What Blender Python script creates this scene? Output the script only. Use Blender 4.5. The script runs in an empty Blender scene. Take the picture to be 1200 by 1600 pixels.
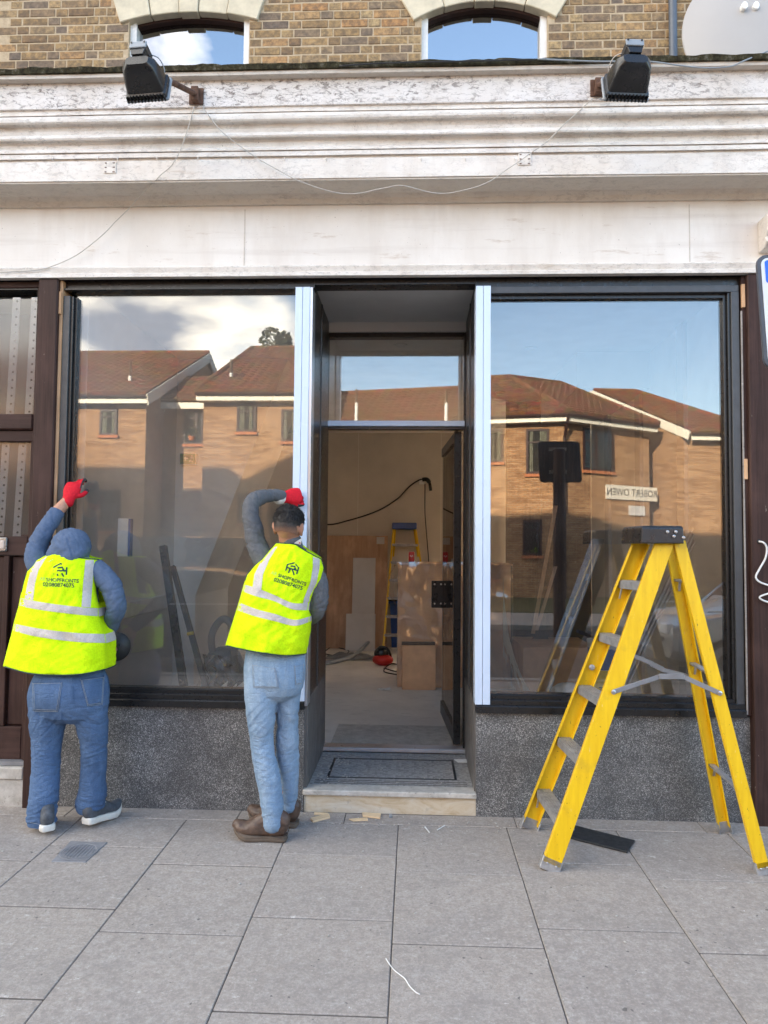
import bpy, bmesh, math, random
from math import sin, cos, pi, radians, sqrt, atan2
from mathutils import Vector, Matrix, noise
from mathutils.bvhtree import BVHTree

SC = bpy.context.scene
COL = SC.collection
random.seed(7)

# ------------------------------------------------------------------ camera
F, YAW, PIT, ROL = 1118.5, .0424, .0475, .009      # focal length in pixels of a 1200 wide picture
CAM = Vector((0, -4.285, 1.5715))
SL = .018                                          # fall of the pavement towards the kerb
_f = Vector((-sin(YAW)*cos(PIT), cos(YAW)*cos(PIT), sin(PIT)))
_R = Vector((cos(YAW), sin(YAW), 0)); _U = _R.cross(_f)
_r = cos(ROL)*_R + sin(ROL)*_U; _u = cos(ROL)*_U - sin(ROL)*_R
cd = bpy.data.cameras.new('camera'); cam = bpy.data.objects.new('camera', cd); COL.objects.link(cam)
m = Matrix((_r, _u, -_f)).transposed().to_4x4(); m.translation = CAM
cam.matrix_world = m
cd.sensor_fit = 'VERTICAL'; cd.sensor_height = 36; cd.lens = F/1600*36
cd.clip_start = .05; cd.clip_end = 600
SC.camera = cam
SC.render.resolution_x, SC.render.resolution_y = 768, 1024

def ray(px, py): return _f + (px-600)/F*_r - (py-800)/F*_u
def at(px, py, Y):
    d = ray(px, py); return CAM + d*((Y-CAM.y)/d.y)
def atz(px, py, z):
    d = ray(px, py); return CAM + d*((z-CAM.z)/d.z)
def pav(px, py):
    d = ray(px, py); return CAM + d*((SL*CAM.y-CAM.z)/(d.z-SL*d.y))
MIR = .05
def mir(px, py, Yv):                               # a point of the far side of the street met through the shop glass
    p = at(px, py, Yv); return Vector((p.x, 2*MIR-p.y, p.z))

# ------------------------------------------------------------------ sky, sun, exposure
SUN_EL, SUN_AZ = 18.5, -25.0
W = bpy.data.worlds.new('World'); SC.world = W; W.use_nodes = True
nt = W.node_tree; nt.nodes.clear()
def wn(t, **k):
    n = nt.nodes.new(t)
    for a, b in k.items(): setattr(n, a, b)
    return n
def wl(a, b): nt.links.new(a, b)
sky = wn('ShaderNodeTexSky', sky_type='NISHITA', sun_disc=False, sun_elevation=radians(SUN_EL), sun_rotation=radians(SUN_AZ),
         air_density=1.0, dust_density=1.6, ozone_density=1.0)
tc = wn('ShaderNodeTexCoord'); sx = wn('ShaderNodeSeparateXYZ'); wl(tc.outputs['Generated'], sx.inputs[0])
def wm(op, a, b=None, clamp=False):
    n = wn('ShaderNodeMath', operation=op, use_clamp=clamp)
    for i, v in enumerate((a, b)):
        if v is None: continue
        if isinstance(v, (int, float)): n.inputs[i].default_value = v
        else: wl(v, n.inputs[i])
    return n.outputs[0]
den = wm('ADD', wm('MAXIMUM', sx.outputs[2], 0.0), .22)
cx = wm('DIVIDE', sx.outputs[0], den); cy = wm('DIVIDE', sx.outputs[1], den)
cb = wn('ShaderNodeCombineXYZ'); wl(cx, cb.inputs[0]); wl(cy, cb.inputs[1])
n1 = wn('ShaderNodeTexNoise'); n1.inputs['Scale'].default_value = 1.5; n1.inputs['Detail'].default_value = 9; n1.inputs['Roughness'].default_value = .56; n1.inputs['Distortion'].default_value = .25
wl(cb.outputs[0], n1.inputs['Vector'])
n2 = wn('ShaderNodeTexNoise'); n2.inputs['Scale'].default_value = 2.6; n2.inputs['Detail'].default_value = 7; n2.inputs['Roughness'].default_value = .55
va = wn('ShaderNodeVectorMath', operation='ADD'); va.inputs[1].default_value = (3.7, 1.9, .4); wl(cb.outputs[0], va.inputs[0]); wl(va.outputs[0], n2.inputs['Vector'])
# a bank of cloud to the west (x < 0), clearer sky to the east
bank = wm('MULTIPLY', wm('ADD', cx, .24), -2.0)
bank = wm('MINIMUM', wm('MAXIMUM', bank, -.20), .22)
cov = wm('MULTIPLY', wm('SUBTRACT', wm('ADD', n1.outputs[0], bank), .53), 7.0, clamp=True)
crp = wn('ShaderNodeValToRGB'); e = crp.color_ramp.elements
e[0].position = .40; e[0].color = (.36, .39, .46, 1); e[1].position = .60; e[1].color = (1.5, 1.38, 1.17, 1)
wl(n2.outputs[0], crp.inputs[0])
bg1 = wn('ShaderNodeBackground'); bg1.inputs[1].default_value = .14; wl(sky.outputs[0], bg1.inputs[0])
bg2 = wn('ShaderNodeBackground'); bg2.inputs[1].default_value = .95; wl(crp.outputs[0], bg2.inputs[0])
mx = wn('ShaderNodeMixShader'); wl(cov, mx.inputs[0]); wl(bg1.outputs[0], mx.inputs[1]); wl(bg2.outputs[0], mx.inputs[2])
wo = wn('ShaderNodeOutputWorld'); wl(mx.outputs[0], wo.inputs[0])

ld = bpy.data.lights.new('sun', 'SUN'); ld.energy = 4.6; ld.angle = radians(.5); ld.color = (1, .84, .64)
sun = bpy.data.objects.new('sun', ld); COL.objects.link(sun)
el, az = radians(SUN_EL), radians(SUN_AZ)
sd = Vector((sin(az)*cos(el), cos(az)*cos(el), sin(el)))
sun.rotation_euler = sd.to_track_quat('Z', 'Y').to_euler(); sun.location = sd*40
vs = SC.view_settings
SC.display_settings.display_device = 'sRGB'
vs.view_transform = 'Standard'; vs.look = 'None'; vs.gamma = 1; vs.use_curve_mapping = False
vs.exposure = 2.5
SC.render.engine = 'CYCLES'
SC.cycles.max_bounces = 12; SC.cycles.transparent_max_bounces = 24; SC.cycles.diffuse_bounces = 8; SC.cycles.glossy_bounces = 6
SC.cycles.caustics_reflective = False; SC.cycles.caustics_refractive = False
SC.cycles.sample_clamp_indirect = 8
try: SC.cycles.use_denoising = True
except Exception: pass

# ------------------------------------------------------------------ materials
class Nd:
    def __init__(s, name):
        s.m = bpy.data.materials.new(name); s.m.use_nodes = True; s.t = s.m.node_tree
        s.b = s.t.nodes['Principled BSDF']; s.o = s.t.nodes['Material Output']
        s.c = s.t.nodes.new('ShaderNodeTexCoord')
    def n(s, t, **k):
        x = s.t.nodes.new(t)
        for a, v in k.items():
            if a.startswith('i_'):
                key = a[2:]
                key = int(key) if key.isdigit() else key.replace('_', ' ')
                if hasattr(v, 'is_linked') or isinstance(v, bpy.types.NodeSocket): s.t.links.new(v, x.inputs[key])
                else: x.inputs[key].default_value = v
            else: setattr(x, a, v)
        return x
    def l(s, a, b): s.t.links.new(a, b)
    def co(s, sc=(1, 1, 1), which='Object', off=(0, 0, 0), rnd=False):
        mp = s.n('ShaderNodeMapping'); mp.inputs['Scale'].default_value = sc; mp.inputs['Location'].default_value = off
        s.l(s.c.outputs[which], mp.inputs[0])
        if rnd:
            oi = s.n('ShaderNodeObjectInfo'); ml = s.n('ShaderNodeMath', operation='MULTIPLY'); s.l(oi.outputs['Random'], ml.inputs[0]); ml.inputs[1].default_value = 37.0
            s.l(ml.outputs[0], mp.inputs['Location'])
        return mp.outputs[0]
    def noise(s, scale, detail=5, rough=.55, sc=(1, 1, 1), off=(0, 0, 0), dist=0, rnd=False):
        x = s.n('ShaderNodeTexNoise'); x.inputs['Scale'].default_value = scale; x.inputs['Detail'].default_value = detail
        x.inputs['Roughness'].default_value = rough; x.inputs['Distortion'].default_value = dist
        s.l(s.co(sc, off=off, rnd=rnd), x.inputs['Vector']); return x.outputs[0]
    def vor(s, scale, sc=(1, 1, 1), feature='F1', out='Distance', rnd=1.0):
        x = s.n('ShaderNodeTexVoronoi', feature=feature); x.inputs['Scale'].default_value = scale
        if 'Randomness' in x.inputs: x.inputs['Randomness'].default_value = rnd
        s.l(s.co(sc), x.inputs['Vector']); return x.outputs[out]
    def ramp(s, f, *st, mode='LINEAR'):
        x = s.n('ShaderNodeValToRGB'); x.color_ramp.interpolation = mode; el = x.color_ramp.elements
        while len(el) < len(st): el.new(.5)
        for k, (p, c) in zip(el, st):
            k.position = p; k.color = (c, c, c, 1) if isinstance(c, (int, float)) else (*c, 1)
        s.l(f, x.inputs[0]); return x.outputs[0]
    def mix(s, f, a, b, mode='MIX'):
        x = s.n('ShaderNodeMix', data_type='RGBA', blend_type=mode)
        for i, v in ((0, f), (6, a), (7, b)):
            if isinstance(v, bpy.types.NodeSocket): s.l(v, x.inputs[i])
            elif isinstance(v, (int, float)): x.inputs[i].default_value = v if i == 0 else (v, v, v, 1)
            else: x.inputs[i].default_value = (*v, 1)
        return x.outputs[2]
    def math(s, op, a, b=None, clamp=False):
        x = s.n('ShaderNodeMath', operation=op, use_clamp=clamp)
        for i, v in enumerate((a, b)):
            if v is None: continue
            if isinstance(v, (int, float)): x.inputs[i].default_value = v
            else: s.l(v, x.inputs[i])
        return x.outputs[0]
    def set(s, color=None, rough=None, metal=None, spec=None):
        for k, v in (('Base Color', color), ('Roughness', rough), ('Metallic', metal), ('Specular IOR Level', spec)):
            if v is None: continue
            if isinstance(v, bpy.types.NodeSocket): s.l(v, s.b.inputs[k])
            elif k == 'Base Color': s.b.inputs[k].default_value = (*v, 1)
            else: s.b.inputs[k].default_value = v
    def bump(s, h, strength=.3, dist=.01):
        x = s.n('ShaderNodeBump'); x.inputs['Strength'].default_value = strength; x.inputs['Distance'].default_value = dist
        s.l(h, x.inputs['Height'])
        prev = s.b.inputs['Normal']
        if prev.is_linked: s.l(prev.links[0].from_socket, x.inputs['Normal'])
        s.l(x.outputs[0], prev)

MATS = {}
def plain(name, c, rough=.5, metal=0, spec=.5, var=.12, scale=14, bump=.08, sc=(1, 1, 1), c2=None):
    d = Nd(name)
    n = d.noise(scale, 6, .6, sc)
    a = tuple(x*(1-var) for x in c); b = c2 or tuple(min(1, x*(1+var)) for x in c)
    d.set(d.ramp(n, (.3, a), (.7, b)), d.ramp(d.noise(scale*2.3, 4, .6, sc), (.3, max(0, rough-.08)), (.75, min(1, rough+.1))), metal, spec)
    if bump: d.bump(d.noise(scale*6, 3, .6, sc), bump, .004)
    MATS[name] = d.m; return d.m

def paint_white(name, flake=0, base=(.82, .772, .715), streak=.5):
    d = Nd(name)
    big = d.noise(2.2, 6, .62, (1, 1, .8)); st = d.noise(6, 5, .6, (1.4, 1.4, .25)); fine = d.noise(60, 3, .6)
    lng = d.noise(3.0, 5, .6, (.25, 1, 5))
    c = d.mix(d.ramp(big, (.36, 0.0), (.68, .5)), base, (.62, .55, .475))
    c = d.mix(d.math('MULTIPLY', d.ramp(st, (.48, 0), (.70, .5)), streak), c, (.55, .47, .40))
    c = d.mix(d.ramp(lng, (.54, 0), (.72, .30)), c, (.50, .43, .37)); c = d.mix(d.ramp(d.noise(5, 6, .7, (.5, 1, 2.5), off=(7, 0, 2)), (.62, 0), (.70, .45)), c, (.42, .30, .20))
    spk = d.noise(70, 3, .6); c = d.mix(d.ramp(spk, (.71, 0), (.74, .75)), c, (.20, .155, .125))
    hgt = d.math('MULTIPLY', fine, .3)
    if flake:
        cr = d.vor(26, (1, 1, 2.3), 'DISTANCE_TO_EDGE'); wob = d.noise(9, 6, .7, (1, 1, 1.6))
        crack = d.math('MULTIPLY', d.ramp(cr, (.0, 1), (.05, 0)), d.ramp(wob, (.45, 0), (.58, 1)))
        fl = d.ramp(d.noise(36, 8, .78, (.55, 1, 1.2), dist=.6), (.53, 0), (.565, 1))
        zone = d.ramp(d.noise(1.6, 4, .6, (1, 1, 2.2)), (.36, .25), (.58, 1))
        fl = d.math('MULTIPLY', fl, zone)
        k = d.math('MAXIMUM', d.math('MULTIPLY', crack, .8), fl)
        c = d.mix(d.math('MULTIPLY', k, flake), c, d.ramp(d.noise(40, 4), (.35, (.17, .135, .115)), (.65, (.36, .32, .30))))
        hgt = d.math('SUBTRACT', hgt, d.math('MULTIPLY', k, 1.4))
    d.set(c, .62); d.bump(hgt, .35, .004); d.bump(d.noise(7, 5, .6), .25, .006)
    MATS[name] = d.m

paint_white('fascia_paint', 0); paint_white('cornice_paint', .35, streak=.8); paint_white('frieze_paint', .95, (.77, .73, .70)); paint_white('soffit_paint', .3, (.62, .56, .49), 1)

def stain_wood(name, a, b, rough=.5, sc=(30, 30, 1.2)):
    d = Nd(name)
    g = d.noise(2.2, 7, .62, sc, dist=.4); w = d.noise(3, 5, .6, (1, 1, .6))
    c = d.ramp(g, (.3, a), (.7, b)); c = d.mix(d.ramp(w, (.5, 0), (.75, .45)), c, tuple(x*1.9+.012 for x in b))
    spk = d.noise(48, 4, .7, (1, 1, .35)); c = d.mix(d.ramp(spk, (.69, 0), (.73, .55)), c, (.34, .28, .24))
    d.set(c, d.ramp(w, (.3, rough), (.7, rough+.2)), spec=.22); d.bump(g, .35, .003); MATS[name] = d.m
stain_wood('dark_wood', (.028, .014, .011), (.062, .032, .026)); stain_wood('dark_wood_rail', (.028, .014, .011), (.062, .032, .026), sc=(1.2, 30, 30))
stain_wood('plywood', (.42, .25, .155), (.55, .36, .24), .55, (9, 9, .8)); stain_wood('raw_timber', (.42, .24, .13), (.60, .38, .22), .7)
plain('black_aluminium', (.012, .012, .013), .32, 0, .5, .2, 20, .02)
plain('grey_aluminium', (.055, .057, .062), .42, 0, .5, .12, 20, .03)
plain('panel_grey', (.135, .126, .12), .45, 0, .5, .15, 5, .03)
plain('film_blue', (.60, .71, .88), .3, 0, .5, .05, 3, .02, (1, 1, .4))
plain('mill_aluminium', (.62, .63, .66), .35, .85, .5, .08, 10, .03, (1, 1, .2))
plain('worn_aluminium', (.40, .40, .41), .5, .6, .5, .25, 24, .12)
plain('steel', (.5, .5, .5), .3, .9, .5, .1)
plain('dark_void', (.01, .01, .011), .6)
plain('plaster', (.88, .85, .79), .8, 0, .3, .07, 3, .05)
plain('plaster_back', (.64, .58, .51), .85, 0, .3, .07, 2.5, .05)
plain('white_board', (.60, .585, .57), .7, 0, .4, .06, 4, .03)
plain('ceiling_grey', (.84, .82, .78), .8, 0, .3, .08, 4, .04)
plain('brown_paper', (.62, .36, .20), .6, 0, .4, .14, 7, .12)
plain('grey_cloth', (.2, .2, .2), .9); plain('black_rubber', (.018, .02, .023), .5, 0, .5, .35, 16, .1)
plain('lead', (.22, .22, .23), .6, .1, .5, .25, 8, .2)
plain('white_plastic', (.78, .78, .76), .4); plain('black_plastic', (.015, .015, .016), .3, 0, .5, .4, 9, .03)
plain('grey_plastic', (.26, .29, .32), .4, 0, .5, .1); plain('red_plastic', (.5, .015, .012), .35); plain('blue_plastic', (.03, .09, .33), .35)
plain('yellow_label', (.8, .62, .03), .5); plain('cream_stone', (.58, .51, .38), .75, 0, .3, .16, 9, .25)
plain('dish_grey', (.37, .35, .335), .5, 0, .5, .04, 2, .02); plain('pipe_grey', (.085, .10, .125), .4, 0, .5, .1)
plain('rust', (.115, .062, .042), .8, 0, .3, .45, 30, .4); plain('cable_white', (.50, .465, .42), .55); plain('cable_black', (.015, .014, .014), .5)
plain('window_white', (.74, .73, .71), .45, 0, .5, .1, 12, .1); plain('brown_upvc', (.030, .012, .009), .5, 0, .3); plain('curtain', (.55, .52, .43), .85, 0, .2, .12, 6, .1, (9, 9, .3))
plain('white_fascia', (.80, .77, .66), .5, 0, .5, .06)
plain('asphalt', (.055, .055, .057), .85, 0, .3, .3, 30, .5); plain('kerb_stone', (.33, .32, .30), .8, 0, .3, .2, 20, .3)
plain('cut_wood', (.74, .55, .34), .7, 0, .3, .12, 30, .1, (1, 8, 8)); plain('tyre', (.02, .02, .02), .8)
plain('lining_yellow', (.75, .6, .08), .7)
plain('car_dark', (.012, .016, .028), .12, .2, .6, .05, 3, 0); plain('car_silver', (.48, .50, .52), .22, .5, .5, .05, 3, 0); plain('car_glass', (.02, .025, .03), .03, 0, .7, .05, 3, 0)
plain('skin', (.47, .235, .15), .5, 0, .45, .1, 26, .08, c2=(.55, .29, .19))
plain('skin_tan', (.40, .19, .12), .5, 0, .45, .1, 26, .08, c2=(.47, .24, .15))
plain('hair_black', (.012, .009, .008), .5, 0, .5, .5, 120, .5); plain('stitch', (.30, .33, .36), .8); plain('vest_binding', (.02, .05, .045), .8)
plain('print_green', (.012, .055, .05), .7, 0, .3, .15, 60, 0); plain('print_faint', (.44, .56, .10), .7)
plain('glove_red', (.62, .008, .022), .75, 0, .3, .16, 120, .35); plain('glove_black', (.022, .024, .028), .45, 0, .5, .3, 90, .3)
plain('sole_white', (.70, .68, .62), .6, 0, .4, .12, 22, .1); plain('shoe_blue', (.075, .085, .10), .7, 0, .4, .3, 40, .3)
plain('boot_brown', (.085, .052, .038), .45, 0, .5, .4, 22, .3, c2=(.135, .085, .06)); plain('boot_sole', (.12, .092, .07), .75, 0, .3, .2, 22, .2)
plain('collar_white', (.72, .72, .70), .8); plain('sign_white', (.70, .74, .80), .4, 0, .5, .02, 3, 0); plain('sign_blue', (.02, .14, .68), .4, 0, .5, .02, 3, 0)
plain('sign_rim', (.06, .065, .08), .45); plain('exit_green', (.008, .20, .085), .4); plain('board_cream', (.76, .72, .62), .6)
plain('leaf_dark', (.045, .062, .022), .6, 0, .3, .4, 3, 0); plain('leaf_olive', (.085, .085, .035), .6, 0, .3, .4, 3, 0); plain('bark', (.10, .075, .055), .9, 0, .2, .4, 10, .5, (4, 4, .6))
plain('terracotta', (.42, .15, .06), .8)
MATS['cab_yellow'] = None

d = Nd('ladder_yellow')                      # scuffed fibreglass
g = d.noise(3, 4, .6, (14, 14, .8)); sp = d.noise(70, 4, .7, (1, 1, .5)); gr = d.noise(9, 6, .7)
c = d.ramp(g, (.3, (.72, .43, .002)), (.7, (.83, .54, .006)))
c = d.mix(d.ramp(gr, (.56, 0), (.74, .35)), c, (.42, .25, .035)); c = d.mix(d.ramp(sp, (.66, 0), (.70, .85)), c, (.09, .06, .02)); sm = d.noise(5.5, 7, .8, (1, 1, 1.3), off=(2, 0, 1)); c = d.mix(d.ramp(sm, (.655, 0), (.70, .75)), c, (.07, .055, .03)); c = d.mix(d.ramp(d.noise(48, 3, .6, (2, 2, .25), off=(5, 1, 0)), (.70, 0), (.73, .6)), c, (.86, .74, .42))
d.set(c, .42); d.bump(d.noise(120, 2), .08, .002); MATS['ladder_yellow'] = d.m

d = Nd('stock_brick')                        # London stock, one brick per object
oi = d.n('ShaderNodeObjectInfo').outputs['Random']
c = d.ramp(oi, (0, (.24, .15, .08)), (.2, (.34, .22, .105)), (.4, (.42, .285, .14)), (.55, (.20, .15, .115)), (.7, (.37, .235, .11)), (.85, (.49, .345, .175)), (1, (.44, .235, .10)))
nz = d.noise(22, 6, .7, rnd=True); nb = d.noise(5, 5, .65)
c = d.mix(d.ramp(nz, (.40, .65), (.62, 0)), c, (.085, .068, .055)); c = d.mix(d.ramp(nz, (.62, 0), (.8, .5)), c, (.46, .36, .23))
c = d.mix(d.ramp(nb, (.5, 0), (.75, .45)), c, (.11, .10, .10))
d.set(c, .9, spec=.2); d.bump(d.noise(55, 5, .7, rnd=True), .6, .006); MATS['stock_brick'] = d.m
d = Nd('lime_mortar'); c = d.ramp(d.noise(30, 6, .7), (.3, (.36, .275, .18)), (.7, (.52, .41, .285))); d.set(c, .95, spec=.1); d.bump(d.noise(90, 3), .5, .004); MATS['lime_mortar'] = d.m

def brick_mat(name, c1, c2, mo, scale=1.0):
    d = Nd(name)
    b = d.n('ShaderNodeTexBrick'); b.offset = .5
    for k, v in (('Scale', 1.0), ('Mortar Size', .011), ('Mortar Smooth', .2), ('Bias', -.1), ('Brick Width', .225), ('Row Height', .075)): b.inputs[k].default_value = v
    b.inputs['Color1'].default_value = (*c1, 1); b.inputs['Color2'].default_value = (*c2, 1); b.inputs['Mortar'].default_value = (*mo, 1)
    d.l(d.c.outputs['UV'], b.inputs['Vector'])
    n = d.noise(1.2, 5, .6); n2 = d.noise(14, 4, .6)
    c = d.mix(d.ramp(n, (.35, .0), (.75, .25)), b.outputs['Color'], (.22, .12, .06)); c = d.mix(d.ramp(n2, (.4, .0), (.8, .35)), c, tuple(min(1, x*1.35) for x in c1)); c = d.mix(d.ramp(d.noise(2.2, 4, .6, (.7, .7, 4.2)), (.42, .55), (.58, 0)), c, tuple(x*.55 for x in c2)); c = d.mix(d.ramp(d.noise(3.1, 3, .6, (.8, .8, 3.4), off=(1, 5, 2)), (.55, 0), (.68, .5)), c, (.52, .31, .15))
    d.set(c, .9, spec=.2); x = d.math('SUBTRACT', 1, b.outputs['Fac']); d.bump(x, .5, .008); MATS[name] = d.m
brick_mat('house_brick', (.42, .225, .098), (.30, .145, .062), (.40, .33, .235))
brick_mat('stock_wall', (.30, .20, .11), (.20, .14, .09), (.40, .32, .23))

d = Nd('roof_tile'); n = d.noise(1.3, 5, .65); n2 = d.noise(7, 5, .75); v = d.vor(3.4, (1, 1, 1), out='Color')
c = d.ramp(n2, (.32, (.105, .045, .025)), (.68, (.285, .125, .060))); c = d.mix(d.ramp(n, (.5, 0), (.75, .5)), c, (.16, .115, .055)); c = d.mix(.45, c, d.mix(1.0, c, v, 'MULTIPLY'))
d.set(c, .85, spec=.3); MATS['roof_tile'] = d.m

d = Nd('terrazzo')                           # dark terrazzo with pale chips
v = d.n('ShaderNodeTexVoronoi'); v.inputs['Scale'].default_value = 250; d.l(d.co(), v.inputs['Vector'])
sp = d.n('ShaderNodeSeparateColor'); d.l(v.outputs['Color'], sp.inputs[0])
chip = d.ramp(sp.outputs[0], (.0, (.085, .084, .085)), (.38, (.15, .148, .147)), (.68, (.26, .256, .25)), (.90, (.46, .452, .44)), mode='CONSTANT')
st = d.noise(3.4, 6, .62, (1, 1, 1.5)); st2 = d.noise(1.1, 4, .6, off=(3, 0, 1))
c = d.mix(d.ramp(st, (.40, .55), (.62, 0)), chip, (.05, .05, .052)); c = d.mix(d.ramp(st2, (.5, 0), (.8, .32)), c, (.30, .29, .275))
c = d.mix(d.ramp(d.noise(38, 5, .8), (.70, 0), (.73, .7)), c, (.45, .44, .42))
d.set(c, .42, spec=.4); d.bump(sp.outputs[0], .15, .002); MATS['terrazzo'] = d.m

d = Nd('paving')                             # concrete flags
oi = d.n('ShaderNodeObjectInfo').outputs['Random']
fine = d.noise(260, 3, .7, rnd=True); mid = d.noise(26, 6, .65, rnd=True); big = d.noise(2.4, 5, .6, rnd=True)
c = d.mix(big, (.335, .288, .247), (.43, .372, .318)); c = d.mix(d.ramp(oi, (0, .0), (.5, .15), (1, .55)), c, (.30, .268, .246)); c = d.mix(d.ramp(d.noise(1.1, 4, .6), (.45, 0), (.72, .5)), c, (.29, .262, .245)); c = d.mix(d.ramp(d.noise(.9, 5, .62, off=(4, 2, 0)), (.5, 0), (.75, .45)), c, (.47, .435, .405))
c = d.mix(d.ramp(mid, (.46, 0), (.72, .5)), c, (.50, .465, .43)); c = d.mix(d.ramp(mid, (.30, .45), (.50, 0)), c, (.24, .215, .195)); gmid = d.noise(80, 3, .7, rnd=True); c = d.mix(d.ramp(gmid, (.36, .5), (.52, 0)), c, (.23, .205, .19)); c = d.mix(d.ramp(gmid, (.56, 0), (.70, .5)), c, (.54, .505, .47)); c = d.mix(d.ramp(d.noise(4.5, 6, .7, (1, 1.4, 1), rnd=True), (.54, 0), (.70, .5)), c, (.26, .235, .215)); c = d.mix(d.ramp(fine, (.35, .45), (.55, 0)), c, (.22, .205, .195))
sc_ = d.noise(11, 7, .78, (1, 1.8, 1), rnd=True); c = d.mix(d.ramp(sc_, (.62, 0), (.68, .7)), c, (.62, .59, .55))
spot = d.noise(34, 2, .4, rnd=True); c = d.mix(d.ramp(spot, (.735, 0), (.75, .8)), c, (.12, .11, .105))
sp2 = d.noise(60, 3, .6, (1, .5, 1), rnd=True); c = d.mix(d.ramp(sp2, (.74, 0), (.76, .9)), c, (.72, .71, .69))
d.set(c, .8, spec=.3); d.bump(fine, .25, .003); d.bump(mid, .2, .004); MATS['paving'] = d.m
plain('joint', (.12, .105, .095), .95, 0, .1, .3, 20, .3)
d = Nd('concrete_floor'); c = d.ramp(d.noise(2.5, 7, .65), (.3, (.62, .575, .52)), (.7, (.78, .735, .675))); c = d.mix(d.ramp(d.noise(30, 5, .7), (.62, 0), (.72, .5)), c, (.62, .60, .57)); c = d.mix(d.ramp(d.noise(6, 6, .7, (1, 1.5, 1)), (.56, 0), (.72, .4)), c, (.24, .215, .19)); d.set(c, .7); MATS['concrete_floor'] = d.m
d = Nd('marble'); a = d.noise(5, 8, .65, (.8, 1, 2.4), dist=1.2); c = d.ramp(a, (.30, (.42, .30, .17)), (.45, (.58, .48, .34)), (.62, (.66, .60, .50)), (.75, (.50, .42, .31))); c = d.mix(d.ramp(d.noise(20, 5, .7), (.6, 0), (.75, .5)), c, (.22, .18, .14)); d.set(c, .45); MATS['marble'] = d.m
d = Nd('nosing'); c = d.ramp(d.noise(14, 7, .7), (.3, (.36, .33, .29)), (.65, (.58, .55, .50))); c = d.mix(d.ramp(d.noise(45, 4, .7), (.6, 0), (.68, .6)), c, (.17, .155, .14)); d.set(c, .6); MATS['nosing'] = d.m
d = Nd('mosaic'); v = d.n('ShaderNodeTexVoronoi'); v.inputs['Scale'].default_value = 60; v.inputs['Randomness'].default_value = .15; d.l(d.co(), v.inputs['Vector']); sm = d.n('ShaderNodeSeparateColor'); d.l(v.outputs['Color'], sm.inputs[0]); c = d.ramp(sm.outputs[0], (0, (.22, .215, .21)), (1, (.40, .395, .385))); c = d.mix(d.ramp(d.noise(7, 6, .7), (.5, 0), (.7, .5)), c, (.42, .39, .35)); d.set(c, .6); MATS['mosaic'] = d.m
d = Nd('moss'); c = d.ramp(d.noise(24, 7, .75), (.36, (.020, .017, .013)), (.55, (.058, .052, .030)), (.72, (.21, .19, .16))); d.set(c, .95, spec=.1); d.bump(d.noise(60, 4), .8, .01); MATS['moss'] = d.m

def denim(name, a, b, c3):
    d = Nd(name)
    n = d.noise(4.2, 5, .6, (1, 1, .7)); wv = d.noise(330, 2, .6, (1, 1, .4)); st = d.noise(26, 5, .65, (1, 1, .22))
    c = d.ramp(n, (.34, a), (.66, b)); c = d.mix(d.ramp(st, (.46, 0), (.75, .5)), c, c3); c = d.mix(d.ramp(wv, (.4, .3), (.6, 0)), c, tuple(x*.55 for x in a))
    d.set(c, .85, spec=.2); d.bump(wv, .25, .002); d.bump(d.noise(30, 4, .6, (1, 1, 1.7), dist=.8), .45, .008); d.bump(d.ramp(d.noise(9, 3, .55, (.8, .8, 2.6), dist=1.1), (.44, 1), (.5, 0), (.56, 1)), .35, .008); MATS[name] = d.m
denim('denim_mid', (.055, .105, .21), (.105, .175, .31), (.15, .235, .38))
denim('denim_pale', (.20, .30, .43), (.32, .43, .56), (.43, .52, .62))
def fabric(name, a, b, sc=40, bump=.25):
    d = Nd(name); n = d.noise(sc, 5, .65); f = d.noise(sc*9, 2)
    d.set(d.mix(d.ramp(f, (.35, .25), (.6, 0)), d.ramp(n, (.3, a), (.7, b)), tuple(x*.5 for x in a)), .9, spec=.15); d.bump(f, bump, .002); d.bump(n, .2, .005); d.bump(d.ramp(d.noise(7, 3, .55, (1, 1, 1.3), dist=1.3), (.45, 1), (.5, 0), (.55, 1)), .22, .008); MATS[name] = d.m
fabric('hoodie_blue', (.085, .125, .205), (.125, .17, .265)); fabric('jersey_grey', (.105, .11, .12), (.145, .15, .162))
fabric('vest_yellow', (.60, .90, .004), (.70, .99, .008), 14, .3); fabric('reflective_grey', (.54, .50, .48), (.62, .575, .55), 20, .12)

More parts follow.
